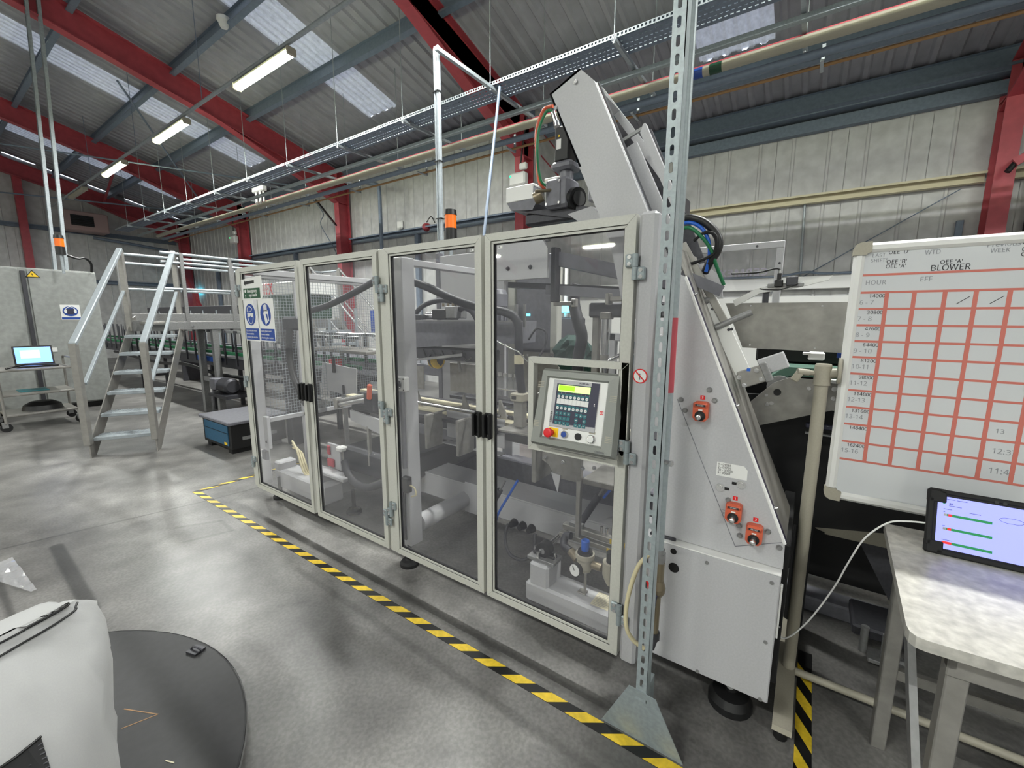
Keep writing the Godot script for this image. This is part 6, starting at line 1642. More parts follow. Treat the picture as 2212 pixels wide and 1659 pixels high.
	solo(MB.new().bar(V(-0.415, 1.735, -1.695), V(-0.365, 1.632, -1.695), 0.02, 0.02, n).bar(V(-0.41, 1.735, -1.71), V(-0.36, 1.632, -1.71), 0.008, 0.03, n), "carton_blanks", M.card, "thin stack of brown carton blank edges on the sloping plate", "cartons")
	# gearmotor on the top left of the tower
	o = thing("gear_motor", "grey gearbox with black servo motor and cover on top of the machine", "motor", V(-1.1, 2.1, -2.0))
	put(MB.new().xy(P([-1.402, 2.298, -1.235, 2.285, -1.22, 2.20, -1.24, 2.17, -1.375, 2.185, -1.402, 2.225]), -1.96, -0.24), "drive_cover", M.paint_dark, o)
	put(MB.new().box(V(-1.40, 2.285, -1.965), V(-1.235, 2.305, -2.2), 0.006).box(V(-1.405, 2.225, -1.955), V(-1.235, 2.30, -1.962), 0.003), "cover_front", M.white, o)
	put(MB.new().box(V(-1.23, 2.20, -2.06), V(-1.09, 2.345, -2.07), 0.003), "mount_plate", M.white, o)
	put(MB.new().box(V(-1.150, 2.155, -1.93), V(-1.02, 2.295, -2.06), 0.014), "gearbox", M.paint_dark, o)
	put(MB.new().box(V(-1.14, 2.165, -1.925), V(-1.06, 2.285, -1.932), 0.003), "gearbox_cover", M.paint_dark, o)
	for p in [[-1.135, 2.275], [-1.065, 2.275], [-1.135, 2.175], [-1.065, 2.175]]:
		put(MB.new().cyl(V(p[0], p[1], -1.925), V(p[0], p[1], -1.92), 0.006, -1.0, 10), "bolt", M.chrome, o)
	put(MB.new().cyl(V(-1.115, 2.24, -1.93), V(-1.16, 2.225, -1.86), 0.008).cyl(V(-1.16, 2.225, -1.93), V(-1.20, 2.21, -1.92), 0.03), "grease_fitting", M.brass, o)
	put(MB.new().cyl(V(-1.03, 2.2, -1.99), V(-0.985, 2.19, -1.97), 0.052, -1.0, 20).cyl(V(-0.985, 2.19, -1.97), V(-0.975, 2.19, -1.965), 0.035, -1.0, 20), "coupling", M.black, o)
	put(MB.new().cyl(V(-1.065, 2.29, -2.0), V(-1.067, 2.345, -2.0), 0.034), "neck", M.paint_dark, o)
	put(MB.new().box(V(-1.128, 2.335, -1.945), V(-1.012, 2.375, -2.055), 0.012), "flange", M.paint_dark, o)
	put(MB.new().box(V(-1.113, 2.375, -1.955), V(-1.035, 2.535, -2.04), 0.006), "servo_motor", M.black, o)
	put(MB.new().box(V(-1.100, 2.43, -1.954), V(-1.075, 2.475, -1.9525)), "rating_label", M.white, o)
	put(MB.new().xy(P([-1.093, 2.485, -1.081, 2.485, -1.087, 2.497]), -1.954, 0.001), "warning_label", M.yellow, o)
	put(MB.new().box(V(-1.30, 2.10, -1.98), V(-0.95, 2.16, -2.2), 0.01).xy(P([-1.32, 2.17, -1.0, 2.10, -0.90, 2.09, -0.9, 2.14, -1.0, 2.16]), -1.97, -0.15), "carrier_beam", M.steel_dark, o)
	put(MB.new().xy(P([-1.03, 2.12, -0.90, 2.14, -0.80, 2.03, -0.90, 2.03]), -1.95, -0.04), "rounded_bracket", M.paint, o)
	put(MB.new().box(V(-1.02, 2.22, -2.15), V(-0.85, 2.31, -2.2), 0.006), "rear_beam", M.paint, o)
	solo(MB.new().tube(cr([V(-1.15, 2.655, -2.0), V(-1.205, 2.65, -2.0), V(-1.245, 2.56, -2.0), V(-1.252, 2.44, -2.02), V(-1.245, 2.33, -2.03), V(-1.225, 2.29, -2.06)]), 0.008, 8), "servo_cable", M.orange, "orange cable arching beside the servo motor", "cable")
	solo(MB.new().tube(cr([V(-1.143, 2.62, -1.99), V(-1.18, 2.635, -1.99), V(-1.225, 2.56, -1.99), V(-1.238, 2.44, -2.0), V(-1.232, 2.33, -2.03), V(-1.20, 2.30, -2.06)]), 0.007, 8), "servo_cable", M.green, "green cable arching beside the servo motor", "cable")
	solo(MB.new().cyl(V(-1.145, 2.622, -1.99), V(-1.125, 2.57, -1.99), 0.012).cyl(V(-1.125, 2.575, -1.99), V(-1.12, 2.55, -1.99), 0.016), "cable_plug", M.chrome, "silver plug at the end of the green servo cable", "plug")
	# hose bundle behind the slotted post
	solo(MB.new().tube(cr([V(-0.50, 2.02, -1.9), V(-0.437, 2.012, -1.85), V(-0.375, 1.985, -1.85), V(-0.327, 1.93, -1.85), V(-0.322, 1.88, -1.85), V(-0.35, 1.835, -1.86), V(-0.37, 1.80, -1.88)]), 0.015, 10), "cable_bundle", M.black, "thick black cable loop behind the slotted post", "cable")
	solo(MB.new().tube(cr([V(-0.50, 1.985, -1.87), V(-0.436, 1.992, -1.84), V(-0.385, 1.965, -1.84), V(-0.355, 1.91, -1.84), V(-0.352, 1.85, -1.85), V(-0.362, 1.80, -1.86)]), 0.007, 8), "air_tube", M.blue, "blue air tube in the cable loop behind the slotted post", "tube")
	solo(MB.new().tube(cr([V(-0.50, 1.965, -1.86), V(-0.43, 1.97, -1.83), V(-0.38, 1.93, -1.83), V(-0.345, 1.88, -1.84), V(-0.325, 1.82, -1.86), V(-0.30, 1.75, -1.9)]), 0.007, 8), "air_tube", M.green, "green air tube in the cable loop behind the slotted post", "tube")
	solo(MB.new().tube(cr([V(-0.41, 1.92, -1.84), V(-0.37, 1.945, -1.83), V(-0.335, 1.935, -1.83), V(-0.325, 1.90, -1.83), V(-0.34, 1.86, -1.84), V(-0.44, 1.83, -1.84), V(-0.47, 1.87, -1.85), V(-0.46, 1.92, -1.86)]), 0.006, 8), "coiled_cable", M.rubber, "coiled thin black cable left of the loop behind the slotted post", "cable")
	# sensor arm
	o = thing("sensor_arm", "white bent arm with photocell and cable above the stainless guard", "sensor", V(-0.15, 1.7, -2.1))
	put(MB.new().prism(P([-0.29, 1.695, -0.20, 1.745, 0.05, 1.785, 0.04, 1.768, -0.06, 1.742, -0.19, 1.725, -0.28, 1.67]), V(0, 0, -2.1), Vector3.RIGHT, Vector3.UP, V(0, 0, -0.02)), "arm", M.white, o)
	put(MB.new().box(V(-0.165, 1.745, -2.09), V(-0.04, 1.762, -2.1), 0.002), "slotted_bar", M.steel, o)
	put(MB.new().box(V(-0.14, 1.745, -2.07), V(-0.11, 1.775, -2.1), 0.004).cyl(V(-0.125, 1.775, -2.085), V(-0.125, 1.80, -2.085), 0.008), "photocell", M.black, o)
	put(MB.new().cyl(V(-0.125, 1.80, -2.085), V(-0.125, 1.812, -2.085), 0.006), "cable_nut", M.chrome, o)
	put(MB.new().box(V(-0.10, 1.75, -2.07), V(-0.06, 1.785, -2.1), 0.003), "cross_clamp", M.steel_dark, o)
	put(MB.new().tube(cr([V(-0.125, 1.812, -2.085), V(-0.14, 1.82, -2.085), V(-0.2, 1.805, -2.05), V(-0.29, 1.80, -2.0)]), 0.004, 6), "cable", M.black, o)
	put(MB.new().tube(cr([V(-0.19, 1.74, -2.07), V(-0.16, 1.735, -2.06), V(-0.11, 1.735, -2.06), V(-0.06, 1.755, -2.06)]), 0.003, 6), "feeler_wire", M.black, o)
	# glazed guard frame on the far side
	o = thing("rear_guard", "grey framed clear guard panel standing beyond the sensor arm", "guard", V(-0.4, 1.0, -3.4))
	put(MB.new().box(V(-0.75, 2.08, -3.4), V(-0.19, 2.125, -3.43), 0.003).box(V(-0.235, 1.2, -3.4), V(-0.19, 2.08, -3.43), 0.003), "frame", M.paint, o)
	put(MB.new().box(V(-0.75, 1.2, -3.412), V(-0.235, 2.08, -3.416)), "pane", M.pane, o)
	text("CERMEX", 0.07, V(-0.27, 1.93, -3.41), Vector3.LEFT, Vector3.UP, "faint_lettering", mat("faint_print", Color(0.72, 0.70, 0.76), 0.6), o, true, true, 1.1)
	for p in [[-0.35, 2.10], [-0.21, 1.98]]:
		put(MB.new().cyl(V(p[0], p[1], -3.4), V(p[0], p[1], -3.395), 0.008, -1.0, 8), "screw", M.steel_dark, o)

# ------------------------------------------------------------------ slotted post and its pipework
func slotted_post() -> void:
	var o := thing("slotted_post", "tall galvanised slotted angle post on a triangular foot before the machine", "post", V(-0.395, 0, -1.43))
	var mb := MB.new()
	var x0 := -0.417
	var x1 := -0.376
	var xc := (x0 + x1) / 2.0 - 0.001
	var r := 0.0062
	var y := 0.2
	while y < 4.3:
		for s in [-1, 1]:
			var xe := x0 if s < 0 else x1
			var pts := [Vector2(xe, y), Vector2(xc, y), Vector2(xc, y + 0.009)]
			for k in 4:
				var a := PI / 2.0 * (k + 1) / 4.0
				pts.append(Vector2(xc + s * r * sin(a), y + 0.009 + r - r * cos(a)))
			for k in 4:
				var a := PI / 2.0 * k / 4.0
				pts.append(Vector2(xc + s * r * cos(a), y + 0.041 - r + r * sin(a)))
			pts.append(Vector2(xc, y + 0.041))
			pts.append(Vector2(xc, y + 0.05))
			pts.append(Vector2(xe, y + 0.05))
			mb.prism(pts, V(0, 0, -1.42), Vector3.RIGHT, Vector3.UP, V(0, 0, -0.0025))
		y += 0.05
	put(mb, "slotted_flange", M.zinc, o)
	put(MB.new().box(V(x1 - 0.0025, 0.2, -1.42), V(x1, 4.3, -1.462)), "side_flange", M.zinc, o)
	put(MB.new().prism(P([-0.443, 0.245, -0.343, 0.238, -0.239, 0.0, -0.557, 0.0]), V(0, 0, -1.446), Vector3.RIGHT, V(0, 1, 0.122), V(0, 0, -0.003)), "foot_plate", M.zinc, o)
	put(MB.new().xy(P([-0.41, 0.22, -0.385, 0.22, -0.385, 0.0, -0.41, 0.0]), -1.452, -0.1), "foot_base", M.zinc, o)
	o = thing("pipe_riser", "grey riser pipe with red paint patch and brass valves beside the slotted post", "pipe", V(-0.395, 0.4, -1.54))
	put(MB.new().cyl(V(-0.392, 0.76, -1.53), V(-0.392, 4.2, -1.53), 0.0165, -1.0, 14), "pipe", M.zinc, o)
	put(MB.new().cyl(V(-0.392, 1.36, -1.53), V(-0.392, 1.62, -1.53), 0.0169, -1.0, 14), "red_paint", M.red, o)
	put(MB.new().cyl(V(-0.392, 0.715, -1.53), V(-0.392, 0.75, -1.53), 0.026, -1.0, 6).cyl(V(-0.392, 0.745, -1.53), V(-0.392, 0.765, -1.53), 0.022, -1.0, 12), "union_nut", M.steel, o)
	put(MB.new().cyl(V(-0.39, 0.64, -1.53), V(-0.39, 0.715, -1.53), 0.022, -1.0, 12).lathe([Vector2(0.016, 0), Vector2(0.028, 0.02), Vector2(0.03, 0.04), Vector2(0.022, 0.07)], V(-0.39, 0.57, -1.53)).cyl(V(-0.392, 0.42, -1.53), V(-0.39, 0.57, -1.53), 0.016, -1.0, 12), "valve_body", M.brass, o)
	put(MB.new().hbox(V(-0.405, 0.63, -1.49), V(0.012, 0.03, 0.006), Basis(Vector3.BACK, 0.3), 0.005), "red_handle", M.redsticker, o)
	put(MB.new().hbox(V(-0.395, 0.54, -1.495), V(0.01, 0.06, 0.006), Basis(Vector3.BACK, -0.12), 0.005), "blue_handle", M.navy, o)
	put(MB.new().cyl(V(-0.392, 0.39, -1.53), V(-0.392, 0.42, -1.53), 0.022, -1.0, 8).cyl(V(-0.40, 0.36, -1.51), V(-0.392, 0.40, -1.53), 0.018), "hose_coupling", M.steel_dark, o)
	put(MB.new().box(V(-0.41, 1.105, -1.50), V(-0.355, 1.12, -1.515), 0.003).cyl(V(-0.36, 1.112, -1.50), V(-0.36, 1.112, -1.49), 0.009, -1.0, 6), "pipe_clip", M.chrome, o)
	solo(MB.new().tube(cr([V(-0.425, 0.735, -1.52), V(-0.455, 0.69, -1.5), V(-0.478, 0.60, -1.49), V(-0.492, 0.50, -1.49), V(-0.487, 0.42, -1.49), V(-0.462, 0.37, -1.5), V(-0.42, 0.345, -1.51)]), 0.0085, 10), "cream_hose", M.cable_cream, "cream coloured hose bowing out beside the slotted post", "hose")

# ------------------------------------------------------------------ on the floor
func hazard_tape(label: String, a: Vector3, b: Vector3, w: float, pitch: float, slant: float) -> void:
	var o := thing("hazard_tape", label, "floor tape", a)
	var d := (b - a).normalized()
	var s := V(-d.z, 0, d.x)
	put(MB.new().bar(a + V(0, 0.0012, 0), b + V(0, 0.0012, 0), w, 0.0016), "black_strip", M.tape_black, o)
	var mb := MB.new()
	var n := int((b - a).length() / pitch)
	for i in n:
		var c := a + d * (pitch * (i + 0.5)) + V(0, 0.0022, 0)
		var h := w / 2.0
		mb.q(c + s * h + d * (slant - pitch * 0.25), c + s * h + d * (slant + pitch * 0.25), c - s * h + d * (-slant + pitch * 0.25), c - s * h + d * (-slant - pitch * 0.25), Vector3.UP)
	put(mb, "yellow_stripes", M.tape_yellow, o)

func floor_things() -> void:
	hazard_tape("yellow and black hazard tape running along the floor before the doors", V(-4.6, 0, -1.41), V(0.22, 0, -1.41), 0.052, 0.1625, -0.038)
	hazard_tape("short yellow and black hazard tape at the far left end of the line", V(-4.575, 0, -1.44), V(-4.575, 0, -2.6), 0.052, 0.16, 0.04)
	hazard_tape("yellow and black hazard tape running back beside the whiteboard stand foot", V(0.12, 0, -1.45), V(0.12, 0, -2.35), 0.055, 0.16, -0.045)
	# turntable disc
	var c := V(-2.075, 0, 0.30)
	var o := thing("turntable_disc", "large round dark grey turntable plate under the white bag", "disc", c)
	put(MB.new().lathe([Vector2(0.93, 0.0), Vector2(0.95, 0.03), Vector2(0.978, 0.055), Vector2(0.976, 0.062), Vector2(0.97, 0.064), Vector2(0, 0.064)], c, Vector3.UP, 72), "plate", M.disc_black, o)
	put(MB.new().lathe([Vector2(0.980, 0.052), Vector2(0.982, 0.057), Vector2(0.978, 0.063)], c, Vector3.UP, 72), "worn_edge", M.steel, o)
	put(MB.new().hbox(V(-2.235, 0.07, -0.615), V(0.03, 0.004, 0.025), Basis(Vector3.UP, 0.3)).tube([V(-2.26, 0.07, -0.60), V(-2.25, 0.085, -0.61), V(-2.215, 0.085, -0.62), V(-2.205, 0.07, -0.63)], 0.004, 5), "lifting_clip", M.steel_dark, o)
	for m in [[-1.72, -0.36, 0.4], [-1.70, -0.12, -0.3]]:
		put(MB.new().hbox(V(m[0], 0.0648, m[1]), V(0.018, 0.0006, 0.002), Basis(Vector3.UP, m[2])), "straw_bit", M.cream, o)
	put(MB.new().bar(V(-2.12, 0.0644, -0.33), V(-1.98, 0.0644, -0.40), 0.004, 0.0006).bar(V(-1.98, 0.0644, -0.40), V(-2.02, 0.0644, -0.30), 0.004, 0.0006), "yellow_mark", M.brown_pipe, o)
	bulk_bag()
	# scrap of clear film
	var f := FastNoiseLite.new()
	f.frequency = 9.0
	f.seed = 4
	var mb := MB.new()
	for i in 14:
		for j in 6:
			var q := []
			for e in [[0, 0], [1, 0], [1, 1], [0, 1]]:
				var u: float = (i + e[0]) / 14.0
				var v: float = (j + e[1]) / 6.0 - 0.5
				var px := -4.25 + u * 0.62
				var pz := -0.16 - u * 0.11 + v * 0.16 * (1.15 - u)
				q.append(V(px, 0.012 + 0.05 * absf(f.get_noise_2d(px, pz)) * (1.2 - u), pz))
			mb.q(q[0], q[1], q[2], q[3], Vector3.UP)
	solo(mb, "film_scrap", M.film, "crumpled scrap of clear plastic film on the floor at left", "plastic film")

func bulk_bag() -> void:
	var o := thing("bulk_bag", "big white woven bulk bag with black stitching on the turntable", "bag", V(-1.72, 0.064, 0.12))
	var f := FastNoiseLite.new()
	f.frequency = 3.2
	f.fractal_octaves = 3
	f.seed = 12
	# rows from floor to ridge: height, centre x, centre z, half widths, roundness
	var rows := [[0.066, -1.70, 0.20, 0.34, 0.34, 3.5], [0.12, -1.69, 0.19, 0.38, 0.38, 3.5], [0.28, -1.68, 0.18, 0.40, 0.40, 3.5], [0.45, -1.67, 0.16, 0.385, 0.385, 3.4], [0.56, -1.665, 0.15, 0.365, 0.37, 3.2],
		[0.66, -1.66, 0.13, 0.31, 0.365, 3.0], [0.74, -1.655, 0.12, 0.245, 0.355, 2.6], [0.785, -1.63, 0.11, 0.17, 0.33, 2.4], [0.825, -1.59, 0.10, 0.095, 0.29, 2.1], [0.848, -1.56, 0.09, 0.04, 0.26, 1.9], [0.860, -1.545, 0.08, 0.004, 0.25, 1.7]]
	var N := 72
	var grid := []
	for k in rows.size():
		var ring := []
		for i in N:
			var a := TAU * i / N
			var e: float = 2.0 / rows[k][5]
			var cx := signf(cos(a)) * pow(absf(cos(a)), e)
			var cz := signf(sin(a)) * pow(absf(sin(a)), e)
			var p := V(rows[k][1] + cx * rows[k][3], rows[k][0], rows[k][2] + cz * rows[k][4])
			var dn := V(cx, 0.2, cz).normalized()
			p += dn * (0.03 * f.get_noise_3d(p.x * 1.6, p.y * 1.1, p.z * 1.6) + 0.012 * absf(f.get_noise_3d(p.x * 4.0 + 9.0, p.y * 2.5, p.z * 4.0)) + 0.006 * sin(a * 9.0 + p.y * 14.0) * clampf((p.y - 0.4) * 2.0, 0.0, 1.0)) * (1.0 if k > 0 else 0.0)
			# ridge slopes down towards +z
			if p.y > 0.6:
				p.y -= (p.y - 0.6) * 0.30 * clampf((p.z + 0.1) / 0.5, -0.3, 1.0)
			ring.append(p)
		grid.append(ring)
	var mb := MB.new()
	var nr := func(k: int, i: int) -> Vector3:
		var a: Vector3 = grid[mini(k + 1, rows.size() - 1)][i] - grid[maxi(k - 1, 0)][i]
		var b: Vector3 = grid[k][(i + 1) % N] - grid[k][(i + N - 1) % N]
		var r := a.cross(b).normalized()
		if r.length() < 0.1:
			return Vector3.UP
		return -r if r.dot(grid[k][i] - V(rows[k][1], rows[k][0] - 0.1, rows[k][2])) < 0.0 else r
	for k in rows.size() - 1:
		for i in N:
			var j := (i + 1) % N
			mb.t3(grid[k][i], grid[k][j], grid[k + 1][j], nr.call(k, i), nr.call(k, j), nr.call(k + 1, j))
			mb.t3(grid[k][i], grid[k + 1][j], grid[k + 1][i], nr.call(k, i), nr.call(k + 1, j), nr.call(k + 1, i))
	put(mb, "sack", M.weave, o)
	# webbing strap down the right-hand face and black stitched seams
	var strap := MB.new()
	for k in range(1, 5):
		for c in 3:
			var i0 := 67 + c
			var q := [grid[k][i0], grid[k][i0 + 1], grid[k + 1][i0 + 1], grid[k + 1][i0]]
			strap.q(q[0] + V(0.004, 0, 0), q[1] + V(0.004, 0, 0), q[2] + V(0.004, 0.002, 0), q[3] + V(0.004, 0.002, 0), Vector3.RIGHT)
	put(strap, "webbing_strap", M.rubber, o)
	var rib := MB.new()
	for k in range(1, 5):
		for s in 11:
			var t := s / 11.0
			var a: Vector3 = grid[k][67].lerp(grid[k + 1][67], t) + V(0.0055, 0, 0)
			var b: Vector3 = grid[k][70].lerp(grid[k + 1][70], minf(t + 0.25, 1.0)) + V(0.0055, 0, 0)
			rib.tube([a, b], 0.0022, 4, false)
	tag(put(rib, "strap_weave", M.rubber_grey, o), "", "", "", "stuff")
	for seam in [[10, 71, 9, 5], [10, 68, 8, 9]]:
		var pts := []
		for i in 14:
			var idx: int = (54 + i * 2) % N
			pts.append(grid[seam[2]][idx] + V(0.003, 0.004, 0))
		put(MB.new().tube(cr(pts, 3), 0.0028, 5), "black_stitching", M.black, o)
	var pts2 := []
	for i in 12:
		pts2.append(grid[5][(67 + i) % N] + V(0.004, 0.004, 0))
	put(MB.new().tube(cr(pts2, 3), 0.003, 5), "black_stitching", M.black, o)

# ------------------------------------------------------------------ whiteboard, table, tablet
func board_and_table() -> void:
	var Z := -2.11
	var o := thing("whiteboard", "large whiteboard on stand with red ruled grid and handwritten figures", "whiteboard", V(0.7, 0.89, Z))
	put(MB.new().box(V(0.135, 0.915, Z), V(1.55, 1.875, Z - 0.012)), "surface", M.board_white, o)
	put(MB.new().box(V(0.108, 0.93, Z + 0.012), V(0.142, 1.865, Z - 0.022), 0.010), "left_rail", M.white, o)
	put(MB.new().box(V(0.145, 1.862, Z + 0.012), V(1.57, 1.897, Z - 0.022), 0.010).box(V(1.54, 0.93, Z + 0.012), V(1.575, 1.865, Z - 0.022), 0.01), "top_rail", M.white, o)
	put(MB.new().box(V(0.145, 0.892, Z + 0.012), V(1.57, 0.925, Z - 0.022), 0.010), "bottom_rail", M.white, o)
	for cy in [1.865, 0.924]:
		var s := 1.0 if cy > 1.5 else -1.0
		put(MB.new().prism(P([0.104, cy - 0.012 * s, 0.104, cy + 0.012 * s, 0.110, cy + 0.026 * s, 0.124, cy + 0.035 * s, 0.158, cy + 0.036 * s, 0.160, cy - 0.002 * s, 0.148, cy - 0.006 * s, 0.144, cy - 0.012 * s]), V(0, 0, Z + 0.016), Vector3.RIGHT, Vector3.UP, V(0, 0, -0.04)), "corner_cap", M.beige, o)
	var ys := [1.780, 1.722, 1.657, 1.597, 1.538, 1.473, 1.408, 1.342, 1.272, 1.206, 1.134, 1.062]
	# ruled lines: 1.780 title line, then rows from 1.715 down
	var rows := [1.780, 1.716, 1.655, 1.594, 1.533, 1.472, 1.408, 1.342, 1.275, 1.207, 1.136, 1.063]
	for i in rows.size():
		put(MB.new().box(V(0.137, rows[i] - 0.004, Z), V(1.54, rows[i] + 0.004, Z + 0.0007)), "ruled_line", M.board_tape, o)
	for x in [0.219, 0.294, 0.373, 0.449, 0.527, 0.606, 0.685]:
		put(MB.new().box(V(x - 0.006, 1.063, Z), V(x + 0.006, 1.716, Z + 0.0009)), "ruled_line", M.board_tape, o)
	var fig := ["14000", "30800", "47600", "64400", "81200", "98000", "114800", "131600", "148400", "162400"]
	var hrs := ["6 - 7", "7 - 8", "8 - 9", "9 - 10", "10-11", "11-12", "12-13", "13-14", "", "15-16"]
	for i in 10:
		var yt: float = rows[i + 1]
		text(fig[i], 0.017, V(0.212 - fig[i].length() * 0.0088, yt - 0.013, Z + 0.0004), Vector3.RIGHT, Vector3.UP, "handwriting", M.marker, o)
		if hrs[i]:
			text(hrs[i], 0.022, V(0.142, yt - 0.037, Z + 0.0004), Vector3.RIGHT, Vector3.UP, "faint_handwriting", M.marker_faint, o)
	for w in [["LAST", 0.162, 1.850, 0.018, 0], ["SHIFTS", 0.160, 1.832, 0.016, 0], ["OEE 'D'", 0.207, 1.858, 0.018, 1], ["OEE 'B'", 0.205, 1.824, 0.018, 1], ["OEE 'A'", 0.204, 1.808, 0.018, 1], ["WTD", 0.305, 1.850, 0.02, 0], ["OEE 'A'", 0.348, 1.814, 0.018, 1], ["BLOWER", 0.325, 1.795, 0.026, 1],
			["Previous", 0.455, 1.862, 0.02, 0], ["WEEK", 0.465, 1.843, 0.018, 0], ["OEE", 0.535, 1.862, 0.018, 1], ["OEE", 0.535, 1.842, 0.018, 1], ["OEE", 0.535, 1.826, 0.018, 1], ["HOUR", 0.152, 1.752, 0.022, 0], ["EFF", 0.302, 1.758, 0.022, 0], ["13", 0.55, 1.24, 0.02, 0], ["12:37", 0.55, 1.17, 0.024, 0], ["11:45", 0.55, 1.10, 0.026, 0]]:
		text(w[0], w[3], V(w[1], w[2], Z + 0.0004), Vector3.RIGHT, Vector3.UP, "handwriting" if w[4] else "faint_handwriting", M.marker if w[4] else M.marker_faint, o)
	for x in [0.405, 0.485]:
		put(MB.new().bar(V(x, 1.670, Z + 0.0004), V(x + 0.03, 1.695, Z + 0.0004), 0.002, 0.0008, Vector3.BACK), "pen_stroke", M.marker, o)
	# stand
	o = thing("board_stand", "beige tubular whiteboard stand with pivot clamp and flat foot", "stand", V(0.06, 0.05, -2.1))
	put(MB.new().cyl(V(0.055, 0.07, -2.1), V(0.055, 1.40, -2.1), 0.0235, -1.0, 24), "upright_tube", M.beige, o)
	put(MB.new().cyl(V(0.055, 1.355, -2.1), V(0.055, 1.432, -2.1), 0.029, -1.0, 24).lathe([Vector2(0.029, 0), Vector2(0.026, 0.008), Vector2(0, 0.01)], V(0.055, 1.432, -2.1)).cyl(V(0.055, 1.40, -2.1), V(0.10, 1.405, -2.105), 0.020, -1.0, 16), "pivot_sleeve", M.beige, o)
	put(MB.new().cyl(V(0.102, 1.415, -2.1), V(0.112, 1.415, -2.1), 0.052, 0.05, 28), "clamp_disc", M.beige, o)
	put(MB.new().cyl(V(0.03, 1.40, -2.1), V(0.0, 1.405, -2.08), 0.01).cyl(V(0.01, 1.403, -2.085), V(-0.03, 1.407, -2.07), 0.013).hbox(V(-0.03, 1.385, -2.07), V(0.014, 0.02, 0.008), Basis(Vector3.BACK, -0.5), 0.004), "wing_handle", M.beige, o)
	var mb := MB.new()
	var prof := P([-1.735, 0.055, -1.74, 0.075, -1.80, 0.078, -2.46, 0.078, -2.47, 0.055, -2.40, 0.05, -1.78, 0.05])
	mb.prism(prof, V(0.015, 0, 0), Vector3.BACK, Vector3.UP, V(0.065, 0, 0))
	var ft := put(mb, "foot", M.beige, o)
	for z in [-1.78, -2.42]:
		put(MB.new().cyl(V(0.045, 0.0, z), V(0.045, 0.05, z), 0.024, -1.0, 16), "castor", M.black, o)
	put(MB.new().cyl(V(0.08, 0.065, -2.1), V(1.5, 0.065, -2.1), 0.016, -1.0, 14), "floor_bar", M.beige, o)
	# table
	o = thing("marble_table", "grey steel table with pale marbled top at the right edge", "table", V(0.6, 0, -1.7), "", 0.045)
	mb = MB.new()
	var tp := []
	tp.append_array([Vector2(-0.287, -0.37), Vector2(0.64, -0.37), Vector2(0.64, 0.355), Vector2(-0.315, 0.355), Vector2(-0.335, 0.35), Vector2(-0.345, 0.335), Vector2(-0.347, 0.31)])
	mb.prism(tp, V(0, 0.82, 0), Vector3.RIGHT, Vector3.BACK, V(0, 0.03, 0))
	put(mb, "table_top", M.marble, o)
	put(MB.new().box(V(-0.26, 0.74, 0.30), V(0.6, 0.815, 0.275), 0.003), "apron", M.stainless, o)
	put(MB.new().box(V(-0.26, 0.74, -0.32), V(0.6, 0.815, -0.295), 0.003).box(V(-0.26, 0.76, -0.32), V(-0.24, 0.815, 0.3), 0.003), "apron", M.stainless, o)
	for p in [[-0.235, 0.27], [-0.235, -0.27], [0.57, 0.27], [0.57, -0.27]]:
		put(MB.new().box(V(p[0] - 0.022, 0.0, p[1] - 0.022), V(p[0] + 0.022, 0.815, p[1] + 0.022), 0.003), "leg", M.stainless, o)
	put(MB.new().bar(V(-0.235, 0.70, -0.2), V(-0.235, 0.2, 0.2), 0.02, 0.04, Vector3.UP), "side_brace", M.steel, o)
	put(MB.new().box(V(-0.23, 0.3, -0.285), V(0.57, 0.34, -0.255), 0.003), "rear_stretcher", M.stainless, o)
	# tablet leaning on a stand
	o = thing("tablet", "tablet in black rugged case showing green production bars", "tablet", V(0.535, 0.852, -1.885), "", 0.0, true)
	o.rotation = V(-0.30, 0.0, 0.0)
	mb = MB.new()
	mb.hbox(V(0, 0.102, 0), V(0.156, 0.104, 0.009), Basis.IDENTITY, 0.006)
	put(mb, "case", M.rubber, o)
	mb = MB.new()
	for sx in [-1, 1]:
		for sy in [-1, 1]:
			mb.hbox(V(sx * 0.133, 0.102 + sy * 0.083, 0.002), V(0.026, 0.025, 0.011), Basis.IDENTITY, 0.008)
	mb.hbox(V(0, 0.102 + 0.099, 0.004), V(0.13, 0.008, 0.009), Basis.IDENTITY, 0.004).hbox(V(0, 0.006, 0.004), V(0.13, 0.009, 0.009), Basis.IDENTITY, 0.004).hbox(V(-0.149, 0.1, 0.004), V(0.009, 0.08, 0.009), Basis.IDENTITY, 0.004)
	put(mb, "bumper", M.rubber, o)
	var ts := put(MB.new().box(V(-0.133, 0.018, 0.0095), V(0.14, 0.187, 0.0102)), "screen", glow("tablet_screen", Color(0.50, 0.52, 0.88), 0.85), o)
	var gb := glow("screen_green", Color(0.03, 0.42, 0.22), 0.6)
	var rb := glow("screen_red", Color(0.75, 0.10, 0.10), 0.6)
	var yb := [0.128, 0.083, 0.038]
	for i in 3:
		var y: float = yb[i]
		put(MB.new().box(V(-0.115, y - 0.004, 0.0102), V(-0.006 + i * 0.002, y + 0.004, 0.0104)), "green_bar", gb, ts)
		put(MB.new().box(V(-0.115 if i == 2 else -0.106, y - 0.004, 0.0104), V(-0.097 if i < 2 else -0.094, y + 0.004, 0.0106)), "red_bar", rb, ts)
		put(MB.new().box(V(-0.117, y - 0.004, 0.0105), V(-0.109, y + 0.004, 0.0107)), "grey_bar" if i < 2 else "red_bar", M.paint if i < 2 else rb, ts)
	var ink := mat("screen_ink", Color(0.12, 0.12, 0.2), 0.5)
	text("B5", 0.008, V(-0.106, 0.165, 0.0106), Vector3.RIGHT, Vector3.UP, "screen_text", ink, ts, true, true)
